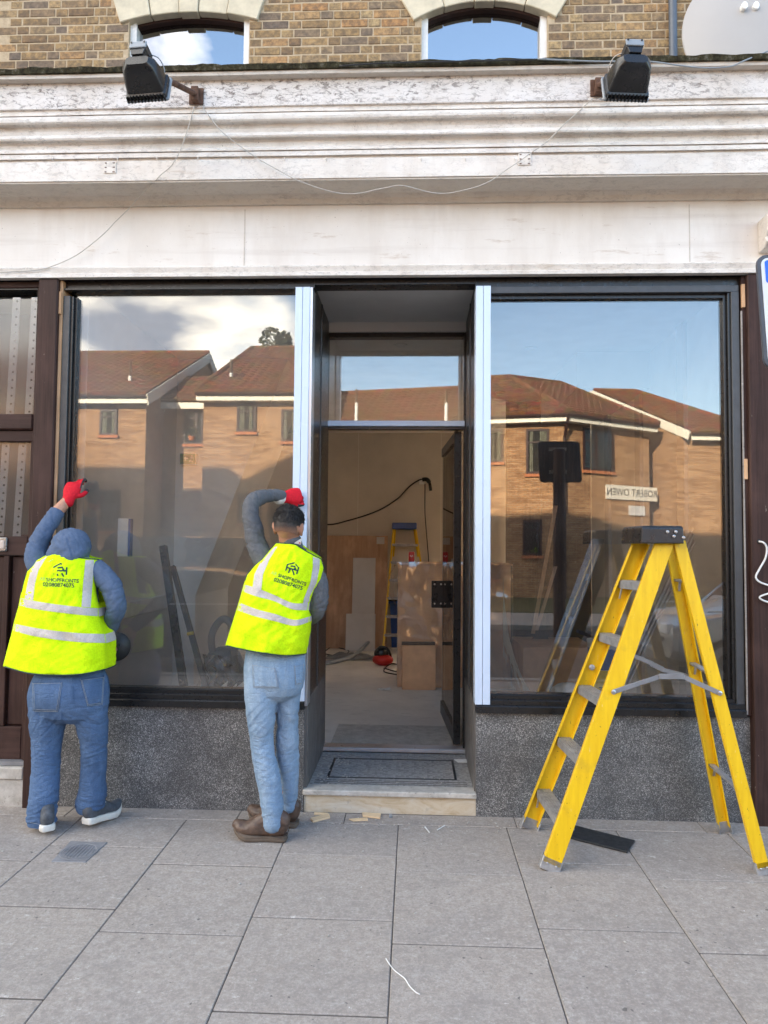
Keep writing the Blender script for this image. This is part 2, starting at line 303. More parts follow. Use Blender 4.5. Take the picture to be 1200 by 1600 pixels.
def glass(name, refl, tint=(1, 1, 1), rough=0, haze=0):
    m_ = bpy.data.materials.new(name); m_.use_nodes = True; t = m_.node_tree; t.nodes.clear()
    o = t.nodes.new('ShaderNodeOutputMaterial'); tr = t.nodes.new('ShaderNodeBsdfTransparent'); tr.inputs[0].default_value = (*tint, 1)
    gl = t.nodes.new('ShaderNodeBsdfGlossy'); gl.inputs['Roughness'].default_value = rough
    lw = t.nodes.new('ShaderNodeFresnel'); lw.inputs['IOR'].default_value = 1.45
    mt = t.nodes.new('ShaderNodeMath'); mt.operation = 'ADD'; mt.use_clamp = True; mt.inputs[1].default_value = refl
    x = t.nodes.new('ShaderNodeMixShader'); t.links.new(lw.outputs[0], mt.inputs[0]); t.links.new(mt.outputs[0], x.inputs[0]); t.links.new(tr.outputs[0], x.inputs[1]); t.links.new(gl.outputs[0], x.inputs[2])
    last = x
    if haze:                                  # pale diffuse film: dust, plus brightness added to the left pane
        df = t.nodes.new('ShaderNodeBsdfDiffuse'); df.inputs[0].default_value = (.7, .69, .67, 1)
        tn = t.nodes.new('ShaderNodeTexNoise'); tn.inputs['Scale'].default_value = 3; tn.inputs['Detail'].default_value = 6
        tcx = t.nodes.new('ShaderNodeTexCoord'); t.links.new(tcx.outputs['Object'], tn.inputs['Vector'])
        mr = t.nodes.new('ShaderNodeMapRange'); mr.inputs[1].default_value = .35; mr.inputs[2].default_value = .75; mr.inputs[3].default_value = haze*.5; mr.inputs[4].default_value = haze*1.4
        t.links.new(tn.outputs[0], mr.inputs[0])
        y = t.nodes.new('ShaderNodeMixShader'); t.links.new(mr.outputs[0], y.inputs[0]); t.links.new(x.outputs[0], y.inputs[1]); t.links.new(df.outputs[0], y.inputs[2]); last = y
    t.links.new(last.outputs[0], o.inputs[0]); MATS[name] = m_; return m_
glass('pane_glass', .085, (.985, .99, .985), 0, .012); glass('dusty_lifted_glass', .085, (.985, .99, .985), 0, .05); glass('door_glass', .02, (.9, .92, .9)); glass('upper_glass', .42, (.5, .5, .5)); glass('house_glass', .05, (.8, .82, .8))  # left pane: some dust, its haze raised to brighten the view inside
glass('plastic_film', .10, (.97, .96, .95), .09, .045); glass('obscure_glass', .03, (.80, .80, .80), .12, .05); glass('perspex', .02, (.93, .93, .92), .05, .03)

m_ = bpy.data.materials.new('added_frosted_glass'); m_.use_nodes = True; t = m_.node_tree; t.nodes.clear(); MATS['added_frosted_glass'] = m_
o = t.nodes.new('ShaderNodeOutputMaterial'); x = t.nodes.new('ShaderNodeBsdfTranslucent'); x.inputs[0].default_value = (.93, .92, .89, 1); t.links.new(x.outputs[0], o.inputs[0])  # diffusing pane of the rear windows added to light the shop

# ------------------------------------------------------------------ mesh helpers
class MB:
    def __init__(s): s.v = []; s.f = []; s.uv = {}
    def add(s, vs, fs):
        o = len(s.v); s.v += [Vector(p) for p in vs]; s.f += [tuple(o+i for i in q) for q in fs]; return s
    def box(s, x0, x1, y0, y1, z0, z1):
        return s.add([(x, y, z) for z in (z0, z1) for y in (y0, y1) for x in (x0, x1)], [(0, 2, 3, 1), (4, 5, 7, 6), (0, 1, 5, 4), (2, 6, 7, 3), (0, 4, 6, 2), (1, 3, 7, 5)])
    def hexa(s, p):                            # eight corners: bottom ring then top ring
        return s.add(p, [(3, 2, 1, 0), (4, 5, 6, 7), (0, 1, 5, 4), (1, 2, 6, 5), (2, 3, 7, 6), (3, 0, 4, 7)])
    def bar(s, a, b, w, h, up=(0, 0, 1)):      # rectangular bar from a to b: w sideways, h along up
        a, b = Vector(a), Vector(b); t = (b-a).normalized(); x = t.cross(Vector(up))
        if x.length < 1e-5: x = t.cross(Vector((1, 0, 0)))
        x.normalize(); y = x.cross(t).normalized(); x *= w/2; y *= h/2
        return s.hexa([a-x-y, a+x-y, a+x+y, a-x+y, b-x-y, b+x-y, b+x+y, b-x+y])
    def tube(s, pts, r, n=8, caps=True):
        pts = [Vector(p) for p in pts]; rr = r if isinstance(r, (list, tuple)) else [r]*len(pts)
        rings = []; ref = None
        for i, p in enumerate(pts):
            t = (pts[min(i+1, len(pts)-1)]-pts[max(i-1, 0)]).normalized()
            if ref is None: ref = Vector((0, 0, 1)) if abs(t.z) < .9 else Vector((1, 0, 0))
            a = (ref-t*ref.dot(t)).normalized(); b = t.cross(a); ref = a
            rings.append([p+(a*cos(2*pi*k/n)+b*sin(2*pi*k/n))*rr[i] for k in range(n)])
        return s.rings(rings, caps)
    def rings(s, rings, caps=True):
        n = len(rings[0]); o = len(s.v)
        for q in rings: s.v += [Vector(p) for p in q]
        for i in range(len(rings)-1):
            for k in range(n):
                a, b = o+i*n+k, o+i*n+(k+1) % n; s.f.append((a, b, b+n, a+n))
        if caps: s.f.append(tuple(o+k for k in reversed(range(n)))); s.f.append(tuple(o+(len(rings)-1)*n+k for k in range(n)))
        return s
    def lathe(s, c, axis, prof, n=20):          # prof: (distance along axis, radius)
        c = Vector(c); t = Vector(axis).normalized(); a = t.orthogonal().normalized(); b = t.cross(a)
        return s.rings([[c+t*h+(a*cos(2*pi*k/n)+b*sin(2*pi*k/n))*max(r_, 1e-4) for k in range(n)] for h, r_ in prof])
    def poly(s, pts, th):                       # flat polygon given thickness th (a vector)
        n = len(pts); th = Vector(th); p = [Vector(q) for q in pts]
        return s.add(p+[q+th for q in p], [tuple(reversed(range(n))), tuple(range(n, 2*n))]+[(i, (i+1) % n, n+(i+1) % n, n+i) for i in range(n)])
    def grid(s, fn, nu, nv):
        o = len(s.v)
        s.v += [Vector(fn(i/nu, j/nv)) for j in range(nv+1) for i in range(nu+1)]
        s.f += [(o+j*(nu+1)+i, o+j*(nu+1)+i+1, o+(j+1)*(nu+1)+i+1, o+(j+1)*(nu+1)+i) for j in range(nv) for i in range(nu)]; return s
    def extr(s, prof, x0, x1, nx=1, wob=0):     # (y, z) profile swept along x, closed
        n = len(prof); o = len(s.v)
        for i in range(nx+1):
            x = x0+(x1-x0)*i/nx
            for k, (y, z) in enumerate(prof):
                dy = wob*noise.noise((x*1.7, k*.37, 0)); dz = wob*noise.noise((x*1.1, k*.29, 5))
                s.v.append(Vector((x, y+dy, z+dz)))
        for i in range(nx):
            for k in range(n):
                a, b = o+i*n+k, o+i*n+(k+1) % n; s.f.append((a, b, b+n, a+n))
        s.f.append(tuple(o+k for k in reversed(range(n)))); s.f.append(tuple(o+nx*n+k for k in range(n))); return s
    def mesh(s, name, bevel=0, seg=1, recalc=True):
        me = bpy.data.meshes.new(name); me.from_pydata([tuple(v) for v in s.v], [], s.f)
        b = bmesh.new(); b.from_mesh(me)
        if recalc: bmesh.ops.recalc_face_normals(b, faces=b.faces)
        if bevel: bmesh.ops.bevel(b, geom=[e for e in b.edges if len(e.link_faces) == 2 and e.calc_face_angle(0) > .5], offset=bevel, segments=seg, affect='EDGES', profile=.5, clamp_overlap=True)
        b.to_mesh(me); b.free(); return me
    def build(s, name, mat, parent=None, bevel=0, smooth=False, seg=1, **tags):
        me = s.mesh(name, bevel, seg); return link(name, me, mat, parent, smooth, **tags)

def wmat(o): return WM.get(o.name, Matrix.Identity(4))
WM = {}
def par(o, p):
    o.parent = p; o.matrix_parent_inverse = wmat(p).inverted()
def link(name, me, mat, parent=None, smooth=False, **tags):
    o = bpy.data.objects.new(name, me); COL.objects.link(o)
    ms = mat if isinstance(mat, (list, tuple)) else [mat]
    if not me.materials:
        for k in ms: me.materials.append(MATS[k])
    if smooth: smooth_mesh(me, smooth)
    if parent is not None: par(o, parent)
    for k, v in tags.items(): o[k] = v
    return o
def smooth_mesh(me, ang=None):
    me.polygons.foreach_set('use_smooth', [True]*len(me.polygons))
    if ang and ang is not True:
        try: me.set_sharp_from_angle(angle=radians(ang))
        except Exception: pass
def tag(o, label, cat, group=None):
    o['label'] = label; o['category'] = cat
    if group: o['group'] = group
    return o
def empty(name, loc, label=None, cat=None, group=None):
    o = bpy.data.objects.new(name, None); COL.objects.link(o); o.location = loc; o.empty_display_size = .1
    WM[o.name] = Matrix.Translation(Vector(loc))
    if label: tag(o, label, cat, group)
    return o
def text_mesh(body, size=1, extrude=0, bold=0, align='CENTER'):
    c = bpy.data.curves.new('lettering', 'FONT'); c.body = body; c.size = size; c.extrude = extrude; c.offset = bold; c.align_x = align; c.align_y = 'CENTER'; c.resolution_u = 3
    o = bpy.data.objects.new('lettering', c); COL.objects.link(o); dg = bpy.context.evaluated_depsgraph_get()
    me = bpy.data.meshes.new_from_object(o.evaluated_get(dg)); bpy.data.objects.remove(o); bpy.data.curves.remove(c); return me
def place_text(name, body, mat, parent, org, right, up, size, extrude=.001, bold=.0):
    me = text_mesh(body, size, extrude, bold); r, u = Vector(right).normalized(), Vector(up).normalized(); n = r.cross(u); o = Vector(org)
    for v in me.vertices: v.co = o+r*v.co.x+u*v.co.y+n*v.co.z
    me.materials.clear(); return link(name, me, mat, parent)
def spline(pts, n=8):                          # Catmull-Rom through the points
    p = [Vector(q) for q in pts]; p = [2*p[0]-p[1]]+p+[2*p[-1]-p[-2]]; out = []
    for i in range(1, len(p)-2):
        for k in range(n):
            t = k/n; a, b, c, d_ = p[i-1:i+3]
            out.append(.5*((2*b)+(c-a)*t+(2*a-5*b+4*c-d_)*t*t+(3*b-a-3*c+d_)*t**3))
    return out+[p[-2]]
def cable(name, pts, r, mat, label, cat='cable', n=8, parent=None, jig=0):
    q = spline(pts, n)
    if jig: q = [p+Vector((noise.noise(p*9), noise.noise(p*9+Vector((5, 0, 0))), noise.noise(p*9+Vector((0, 7, 0)))))*jig for p in q]
    o = MB().tube(q, r, 6).build(name, mat, parent, smooth=True)
    return tag(o, label, cat) if label else o
# ================================================================== GROUND
ground = MB().box(-70, 70, -60, 30, -1.4, -.42).build('ground', 'kerb_stone', kind='structure')
LX = [-1.8994, -1.2897, -.6842, -.0778, .5306, 1.1368, 1.7466]
LX = [LX[0]-.606*k for k in (5, 4, 3, 2, 1)]+LX+[LX[-1]+.606*k for k in (1, 2, 3, 4)]
KERB = -4.72
pvm = MB().hexa([(-5.6, KERB, -.4), (4.8, KERB, -.4), (4.8, .02, -.4), (-5.6, .02, -.4), (-5.6, KERB, SL*KERB-.0045), (4.8, KERB, SL*KERB-.0045), (4.8, .02, -.0045), (-5.6, .02, -.0045)])
pavement = pvm.build('pavement', 'joint', kind='structure')
first_row = {0: -.70, 1: -.558, 2: -.719, 3: -.583, 4: -.703, 5: -.53, 6: -.703, 7: -.558, 8: -.723, 9: -.578, 10: -.719, 11: -.57}
cols = {5: -.53, 6: -.703, 7: -.558, 8: -.723, 9: -.578, 10: -.719}
MAN = (-1.795, -1.585, -.735, -.50)
slab_full = {}
def slab(x0, x1, y0, y1):
    g = .0022
    w, h = x1-x0-2*g, y1-y0-4.4*g
    key = (round(w, 3), round(h, 3))
    if key not in slab_full:
        slab_full[key] = MB().box(-w/2, w/2, -h/2, h/2, -.05, 0).mesh('paving_slab', .003)
        slab_full[key].materials.append(MATS['paving'])
    o = bpy.data.objects.new('paving_slab', slab_full[key]); COL.objects.link(o); par(o, pavement)
    yc = (y0+y1)/2
    o.location = ((x0+x1)/2, yc, SL*yc+random.uniform(-.001, .001)); o.rotation_euler = (math.atan(SL)+random.uniform(-.0012, .0012), random.uniform(-.0012, .0012), 0)
EDGE = -.155
for i in range(len(LX)-1):
    x0, x1 = LX[i], LX[i+1]
    y = cols.get(i, -.56 if i % 2 else -.71)
    ys = [EDGE, y]
    while ys[-1]-.6045 > KERB+.25: ys.append(ys[-1]-.6045)
    ys.append(KERB+.14)
    for a, b in zip(ys, ys[1:]):
        if i == 5 and b > -.6:               # cut round the access cover
            pass
        slab(x0, x1, b, a)
xe = LX[0]
for k, w in enumerate([1.1, .9, .92, 1.0, .62, .98, 1.05, .9, .7, .9]):     # narrow filler strip against the wall
    if xe+w > LX[-1]: break
    slab(xe, xe+w, EDGE, .0); xe += w
road = MB().box(-70, 70, -11.3, KERB-.15, -.42, -.215).build('road', 'asphalt', kind='structure')
kerb = MB().box(-70, 70, KERB-.149, KERB, -.42, SL*KERB-.002).build('kerb', 'kerb_stone', None, .012, kind='structure')
far_kerb = MB().box(-70, 70, -11.45, -11.301, -.42, -.10).build('kerb', 'kerb_stone', None, .012, kind='structure')
far_pave = MB().box(-70, 70, -14.2, -11.451, -.42, -.105).build('far_pavement', 'paving', kind='structure')
side_l = MB().hexa([(-70, KERB, -.41), (-5.6, KERB, -.41), (-5.6, 0, -.41), (-70, 0, -.41), (-70, KERB, SL*KERB), (-5.6, KERB, SL*KERB), (-5.6, 0, 0), (-70, 0, 0)]).build('near_pavement', 'paving', kind='structure')
side_r = MB().hexa([(4.8, KERB, -.41), (70, KERB, -.41), (70, 0, -.41), (4.8, 0, -.41), (4.8, KERB, SL*KERB), (70, KERB, SL*KERB), (70, 0, 0), (4.8, 0, 0)]).build('near_pavement', 'paving', kind='structure')
lawn = MB().box(-70, 70, -60, -14.201, -.42, -.08).build('lawn', 'leaf_olive', kind='structure')

# access cover let into the pavement
mh = empty('access_cover', (-1.70, -.60, SL*-.60), 'small grey square iron access cover with round lid in the pavement behind the left man', 'access cover')
corn = [pav(80, 1347), pav(134, 1348), pav(168, 1317), pav(110, 1315)]
cz = lambda p, h: Vector((p.x, p.y, SL*p.y+h))
MB().hexa([cz(p, -.02) for p in corn]+[cz(p, .004) for p in corn]).build('cover_frame', 'lead', mh, .002)
cc = sum(corn, Vector())/4; rad = .095
lid = MB().lathe((cc.x, cc.y, SL*cc.y), (0, -SL, 1), [(-.01, rad), (.0065, rad), (.0065, rad-.012), (.0052, rad-.014), (.0052, 0)], 28).build('round_lid', 'lead', mh)
gr = MB()
for k in range(-4, 5):
    w = sqrt(max(0, (rad-.02)**2-(k*.018)**2)); p = Vector((cc.x+k*.018, cc.y, SL*cc.y+.006)); gr.bar(p+Vector((0, -w, -w*SL)), p+Vector((0, w, w*SL)), .007, .004)
gr.build('tread_rib', 'lead', lid)

# ================================================================== SHOP BUILDING
shop = empty('shop_building', (0, 0, 0), 'shop building with white cornice, dark shopfront and stock brick floor above', 'building')
XL, XR = -4.4, 3.5
# upper brick floor, set back over the flat roof of the shop
BY = 1.75
WIN = [dict(x0=-2.555, x1=-1.48, zs=6.19, zc=6.262), dict(x0=.035, x1=1.12, zs=6.17, zc=6.30)]
wall = MB(); yb0, yb1 = BY-.006, BY+.24
def upper(mb, x0, x1, z0, z1): mb.box(x0, x1, yb0, yb1, z0, z1)
xs = [XL, WIN[0]['x0'], WIN[0]['x1'], WIN[1]['x0'], WIN[1]['x1'], XR]
for k in (0, 2, 4): upper(wall, xs[k], xs[k+1], 4.2, 6.62)
for w in WIN: upper(wall, w['x0'], w['x1'], 4.2, 5.0)
bw = wall.build('brick_wall', 'lime_mortar', shop)
# the rest of the upper wall, above the picture
def uvwall(name, mat, quads, parent=None, th=.25, **tags):
    """vertical brick walls: (p, q, z0, z1) with UVs in metres"""
    me = bpy.data.meshes.new(name); b = bmesh.new(); uvl = b.loops.layers.uv.new('UVMap')
    for p, q, z0, z1 in quads:
        L = sqrt((q[0]-p[0])**2+(q[1]-p[1])**2)
        vs = [b.verts.new((p[0], p[1], z0)), b.verts.new((q[0], q[1], z0)), b.verts.new((q[0], q[1], z1)), b.verts.new((p[0], p[1], z1))]
        f = b.faces.new(vs)
        for l, uv in zip(f.loops, [(0, z0), (L, z0), (L, z1), (0, z1)]): l[uvl].uv = uv
    b.to_mesh(me); b.free(); return link(name, me, mat, parent, **tags)
uvwall('upper_wall', 'stock_wall', [((XL, BY), (XR, BY), 6.62, 10.6)], shop)
MB().box(XL, XR, BY+.01, 6.3, 10.3, 10.6).build('main_roof', 'lead', shop)
uvwall('rear_wall', 'stock_wall', [((XL, 6.3), (XR, 6.3), 3.3, 10.6), ((XL, BY), (XL, 6.3), -.4, 10.6), ((XR, BY), (XR, 6.3), -.4, 10.6)], shop)
MB().box(XL, XR, BY+.26, 6.29, 3.31, 3.5).build('upper_floor', 'ceiling_grey', shop)
# individual bricks in view
bm_s = MB().box(-.1125, .1125, -.01, .05, -.0335, .0335).mesh('brick', .004); bm_h = MB().box(-.0512, .0512, -.01, .05, -.0335, .0335).mesh('brick', .004)
for k in (bm_s, bm_h): k.materials.append(MATS['stock_brick'])
def put_brick(x0, x1, z):
    w = x1-x0
    o = bpy.data.objects.new('brick', bm_s if w > .16 else bm_h); COL.objects.link(o); o.parent = bw
    o.scale = (w/(.225 if w > .16 else .1025), 1, 1); o.location = ((x0+x1)/2, BY+random.uniform(-.003, .003), z+random.uniform(-.0015, .0015)); o.rotation_euler = (0, random.uniform(-.004, .004), random.uniform(-.01, .01))
ZB = 5.66
for c in range(12):
    z = ZB+.0785*c; x = -3.80+(.1675 if c % 2 else 0); k = 0
    while x < 2.98:
        w = .225 if (k+c) % 2 == 0 else .1025
        x0, x1 = x, x+w; ok = True
        for q in WIN:
            a, b_ = q['x0']-.004, q['x1']+.004
            # arch stones reach out past the opening higher up
            if z > q['zs']-.05: a, b_ = a-.07-(z-q['zs'])*.5, b_+.07+(z-q['zs'])*.5
            if x0 >= a and x1 <= b_: ok = False
            elif x0 < a < x1: x1 = a-.004
            elif x0 < b_ < x1: x0 = b_+.004
        if ok and x1-x0 > .03: put_brick(x0, x1, z)
        x += w+.0105; k += 1
# windows with cream stone arches
for q in WIN:
    x0, x1, zs, zc = q['x0'], q['x1'], q['zs'], q['zc']; xm = (x0+x1)/2; hw = (x1-x0)/2; rise = zc-zs
    Rr = (hw*hw+rise*rise)/(2*rise); cz_ = zc-Rr; A = math.asin(hw/Rr)
    for i, (a, b_) in enumerate([(-1.14, -.63), (-.62, -.16), (-.15, .15), (.16, .62), (.63, 1.14)]):
        dn = -.012 if i == 2 else 0; fy = BY-(.035 if i in (0, 2, 4) else .022); t0, t1 = a*A, b_*A; n = 5
        ring = []
        for yy in (fy, BY+.2):
            ring.append([Vector((xm+(Rr+dn)*sin(t0+(t1-t0)*j/n), yy, cz_+(Rr+dn)*cos(t0+(t1-t0)*j/n))) for j in range(n+1)]+[Vector((xm+(Rr+.36)*sin(t1+(t0-t1)*j/n), yy, cz_+(Rr+.36)*cos(t1+(t0-t1)*j/n))) for j in range(n+1)])
        MB().rings(ring).build('voussoir', 'cream_stone', bw, .006)
    fr = MB()
    for s_ in (x0, x1-.055): fr.box(s_, s_+.055, BY+.03, BY+.11, 5.0, zs+.02)
    fr.box(x0, x1, BY+.03, BY+.11, 4.98, 5.05)
    wnd = fr.build('arched_window', 'window_white', shop)
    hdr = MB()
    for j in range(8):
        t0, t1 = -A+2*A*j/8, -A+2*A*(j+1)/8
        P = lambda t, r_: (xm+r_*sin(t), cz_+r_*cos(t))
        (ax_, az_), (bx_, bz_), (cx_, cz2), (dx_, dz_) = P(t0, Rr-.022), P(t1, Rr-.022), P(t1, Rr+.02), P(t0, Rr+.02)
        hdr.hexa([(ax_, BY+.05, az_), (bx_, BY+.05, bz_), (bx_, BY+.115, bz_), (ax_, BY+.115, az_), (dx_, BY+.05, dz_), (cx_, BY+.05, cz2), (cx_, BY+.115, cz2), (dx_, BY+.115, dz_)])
    hdr.build('head_reflection', 'brown_upvc', wnd)  # dark arched strip drawn for the stone arch's reflection in the glass
    MB().box(x0+.02, x1-.02, BY+.10, BY+.106, 5.0, zs+rise).build('pane', 'upper_glass', wnd)
    MB().box(x0-.3, x1+.3, BY+.6, BY+.62, 4.6, 6.8).build('room_dark_sheet', 'dark_void', wnd)  # black sheet standing in for the unlit room behind the pane
# flat roof of the shop and its fascia
MB().box(XL, XR, -.25, BY+.005, 4.20, 4.284).build('flat_roof', 'lead', shop)
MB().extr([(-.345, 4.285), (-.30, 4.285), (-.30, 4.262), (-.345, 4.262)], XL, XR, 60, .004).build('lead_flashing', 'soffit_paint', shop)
d_ = MB(); n = 260                              # mossy drip edge, ragged
prof = [[(-.36, 4.284), (-.36, 4.322), (-.30, 4.336), (-.22, 4.34), (-.22, 4.284)]]
o = len(d_.v); rg = []
for i in range(n+1):
    x = XL+(XR-XL)*i/n; w1 = noise.noise((x*7, 0, 0))*.014+noise.noise((x*31, 2, 0))*.007; w2 = noise.noise((x*5, 9, 0))*.008+noise.noise((x*23, 4, 0))*.006
    rg.append([(x, -.358+w2, 4.285), (x, -.365+w2, 4.312+w1*.6), (x, -.335, 4.333+w1), (x, -.22, 4.34+w1), (x, -.22, 4.285)])
d_.rings(rg).build('mossy_edge', 'moss', shop)
MB().extr([(-.30, 4.262), (-.30, 4.107), (-.262, 4.107), (-.262, 4.262)], XL, XR, 40, .003).build('frieze_board', 'frieze_paint', shop)
zz = lambda py, Y: at(640, py, Y).z
cor = [(-.05, 4.16), (-.262, 4.16), (-.262, 4.112), (-.286, 4.108), (-.286, zz(171, -.286)), (-.272, zz(172.5, -.272))]
zb = zz(178, -.31); cor += [(-.296+.016*cos(t)*-1, zb+.022*sin(t)) for t in (1.3, .6, 0, -.6, -1.3)]
cor += [(-.288, zz(184, -.288)), (-.272, zz(190, -.272)), (-.262, zz(197, -.262)), (-.262, zz(203, -.262)), (-.29, zz(204, -.29)), (-.294, zz(207, -.294)), (-.29, zz(210, -.29)), (-.262, zz(212.5, -.262)), (-.25, zz(219, -.25)), (-.25, zz(226, -.25)),
        (-.272, zz(228, -.272)), (-.272, zz(231, -.272)), (-.258, zz(232, -.258)), (-.268, zz(234, -.268)), (-.268, zz(240.5, -.268)), (-.252, zz(241.5, -.252)), (-.252, zz(245, -.252)), (-.262, zz(246, -.262)), (-.262, 3.694), (-.06, 3.69)]
MB().extr(cor, XL, XR, 90, .0035).build('cornice', 'cornice_paint', shop, smooth=25)
cornice = bpy.data.objects['cornice']
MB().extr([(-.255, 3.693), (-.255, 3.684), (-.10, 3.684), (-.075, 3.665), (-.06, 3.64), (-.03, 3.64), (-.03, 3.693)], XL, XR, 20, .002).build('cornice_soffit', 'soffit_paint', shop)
MB().extr([(-.04, 3.665), (-.04, 3.268), (.10, 3.268), (.10, 3.665)], XL, XR, 20, .003).build('fascia_board', 'fascia_paint', shop)
MB().extr([(-.058, 3.262), (-.062, 3.255), (-.052, 3.225), (-.062, 3.218), (-.062, 3.197), (-.02, 3.197), (-.02, 3.267), (-.05, 3.267)], XL, XR, 40, .0025).build('fascia_bead', 'cornice_paint', shop)
for x in (-2.62, -1.05, 1.62): MB().box(x, x+.006, -.0415, -.03, 3.27, 3.62).build('board_joint', 'soffit_paint', shop)
for px in (17, 84, 154, 185, 246, 310, 377, 445, 510, 658, 727, 804):       # hooks under the mouldings
    p = at(px, 249, -.265); MB().tube([p+Vector((0, .01, .01)), p+Vector((0, -.012, .006)), p+Vector((0, -.016, -.008)), p+Vector((.003, -.008, -.016))], .0026, 6).build('hook', 'cornice_paint', cornice)
for px, py in ((172, 262), (820, 249)):
    p = at(px, py, -.264); k = MB().box(p.x-.037, p.x+.037, p.y-.004, p.y+.003, p.z-.035, p.z+.035).build('bracket_plate', 'cornice_paint', cornice, .002)
    h_ = MB()
    for dx in (-.027, -.022, .02, .027):
        for dz in (-.027, .0, .026): h_.lathe((p.x+dx, p.y-.003, p.z+dz), (0, -1, 0), [(0, .0035), (.0022, .0035)], 8)
    h_.build('screw', 'rust', k)
# shopfront head, posts, plinths
MB().box(XL, -.62, .012, .12, 3.149, 3.205).box(.36, 1.94, .012, .12, 3.142, 3.205).box(-.6195, .3595, .012, .12, 3.168, 3.205).build('timber_head', 'black_aluminium', shop)
MB().box(XL, XR, -.02, .3, 3.206, 3.262).build('lintel', 'dark_wood_rail', shop)
for nm, a, b_ in (('pilaster', -2.318, -2.196), ('pilaster', 1.952, 2.36)):
    pb = MB().box(a, b_, -.05, .16, -.02, 3.196)
    pl_ = pb.build(nm, 'dark_wood', shop, .006)
MB().box(-2.195, -2.178, -.022, .1, .60, 3.19).build('packing_strip', 'raw_timber', shop)
MB().box(1.930, 1.951, -.02, .1, .61, 3.19).build('packing_strip', 'dark_wood', shop)
for z0, z1 in ((3.0, 3.14), (1.98, 2.10)): MB().box(1.926, 1.946, -.034, -.018, z0, z1).build('timber_packer', 'raw_timber', shop, .002)
MB().box(-2.196, -2.18, -.036, -.02, 2.98, 3.12).build('timber_packer', 'raw_timber', shop, .002)
MB().box(1.921, 1.929, -.028, -.02, .62, 2.98).build('sealant_strip', 'paving', shop)
for a, b_ in ((-2.196, -.645), (.372, 1.951)):
    MB().box(a, b_, 0, .16, -.03, .602).build('stall_riser', 'terrazzo', shop)
# shop windows: frame, sill, mullion, pane
def shop_window(xa, xb, gl0, gl1, left):
    top = MB().box(xa, xb, -.012, .09, 3.10 if not left else 3.136, 3.141 if not left else 3.1485).build('shop_window', 'grey_aluminium' if not left else 'black_aluminium', shop, .002)
    fr = MB()
    jx = xa if left else gl1+.03
    if left:
        MB().box(xa, xa+.042, -.014, .09, .66, 3.10).build('frame_jamb', 'grey_aluminium', top, .002)
        fr.box(xa+.043, xa+.058, .0, .09, .70, 3.10).box(xa+.0585, gl0+.004, .02, .09, .70, 3.10)
    else:
        MB().box(xb-.046, xb, -.014, .09, .66, 3.10).build('frame_jamb', 'grey_aluminium', top, .002)
        fr.box(xb-.062, xb-.047, .0, .09, .70, 3.10).box(gl1-.004, xb-.0625, .02, .09, .70, 3.10)
        fr.box(gl0, gl1, .02, .09, 3.075, 3.099)
    fr.build('glazing_bead', 'black_aluminium', top, .0015)
    si = MB().extr([(-.035, .602), (-.035, .640), (-.03, .645), (-.018, .648), (-.018, .672), (-.012, .677), (.0, .68), (.0, .70), (.02, .706), (.09, .706), (.09, .602)], xa if left else gl0-.083, (gl1+.09) if left else xb, 1)
    si.build('window_sill', 'black_aluminium', top)
    MB().box(gl0-.01, gl1+.01, .046, .056, .69, 3.12 if not left else 3.14).build('pane', 'dusty_lifted_glass' if left else 'pane_glass', top)
    m0 = gl1 if left else gl0-.089
    for k in (0, 1): MB().box(m0+k*.0455, m0+k*.0455+.043, -.028, .09, .649, 3.141).build('mullion', 'film_blue', top, .0015)
    if left: MB().box(m0+.0885, m0+.105, -.02, .09, .62, 3.141).build('mullion_trim', 'mill_aluminium', top, .001)
shop_window(-2.177, -.63, -2.108, -.731, True)
shop_window(.37, 1.918, .451, 1.842, False)
# a small spirit level resting against the mullion foot, and the entrance lobby
DY = .85
for s_, x0, x1 in ((0, -.655, -.628), (1, .363, .388)):
    MB().box(x0, x1, .03 if s_ else .03, DY-.02, .12, .655).build('lobby_panel', 'panel_grey', shop, .002)
    MB().box(x0, x1, .092, DY-.02, .656, 3.187).build('lobby_side', 'black_aluminium', shop)
    xf = x1 if s_ == 0 else x0-.006
    MB().box(xf, xf+.006, .40, .425, .656, 3.18).build('lobby_trim', 'grey_aluminium', shop)
MB().box(-.64, .372, .03, DY-.04, 3.188, 3.204).build('lobby_soffit', 'white_board', shop)
MB().box(-.64, .372, DY-.038, DY+.02, 3.118, 3.187).build('soffit_trim', 'white_board', shop)
# door frame and transom light
tr = MB().box(-.655, -.632, DY-.02, DY+.06, .14, 3.117).box(.352, .388, DY-.02, DY+.06, .14, 3.117).box(-.631, .351, DY-.02, DY+.06, 3.085, 3.117).build('door_frame', 'black_aluminium', shop, .002)
MB().box(-.634, .355, DY-.035, DY+.06, 2.432, 2.472).build('transom_bar', 'film_blue', tr, .002)
MB().box(-.631, .351, DY-.015, DY+.06, 2.415, 2.431).build('transom_stop', 'black_aluminium', tr)
MB().box(-.631, .351, DY-.01, DY-.0, 2.473, 3.085).build('pane', 'pane_glass', tr)
MB().box(-.655, .388, DY-.06, DY+.05, .131, .158).build('threshold', 'mill_aluminium', tr, .003)
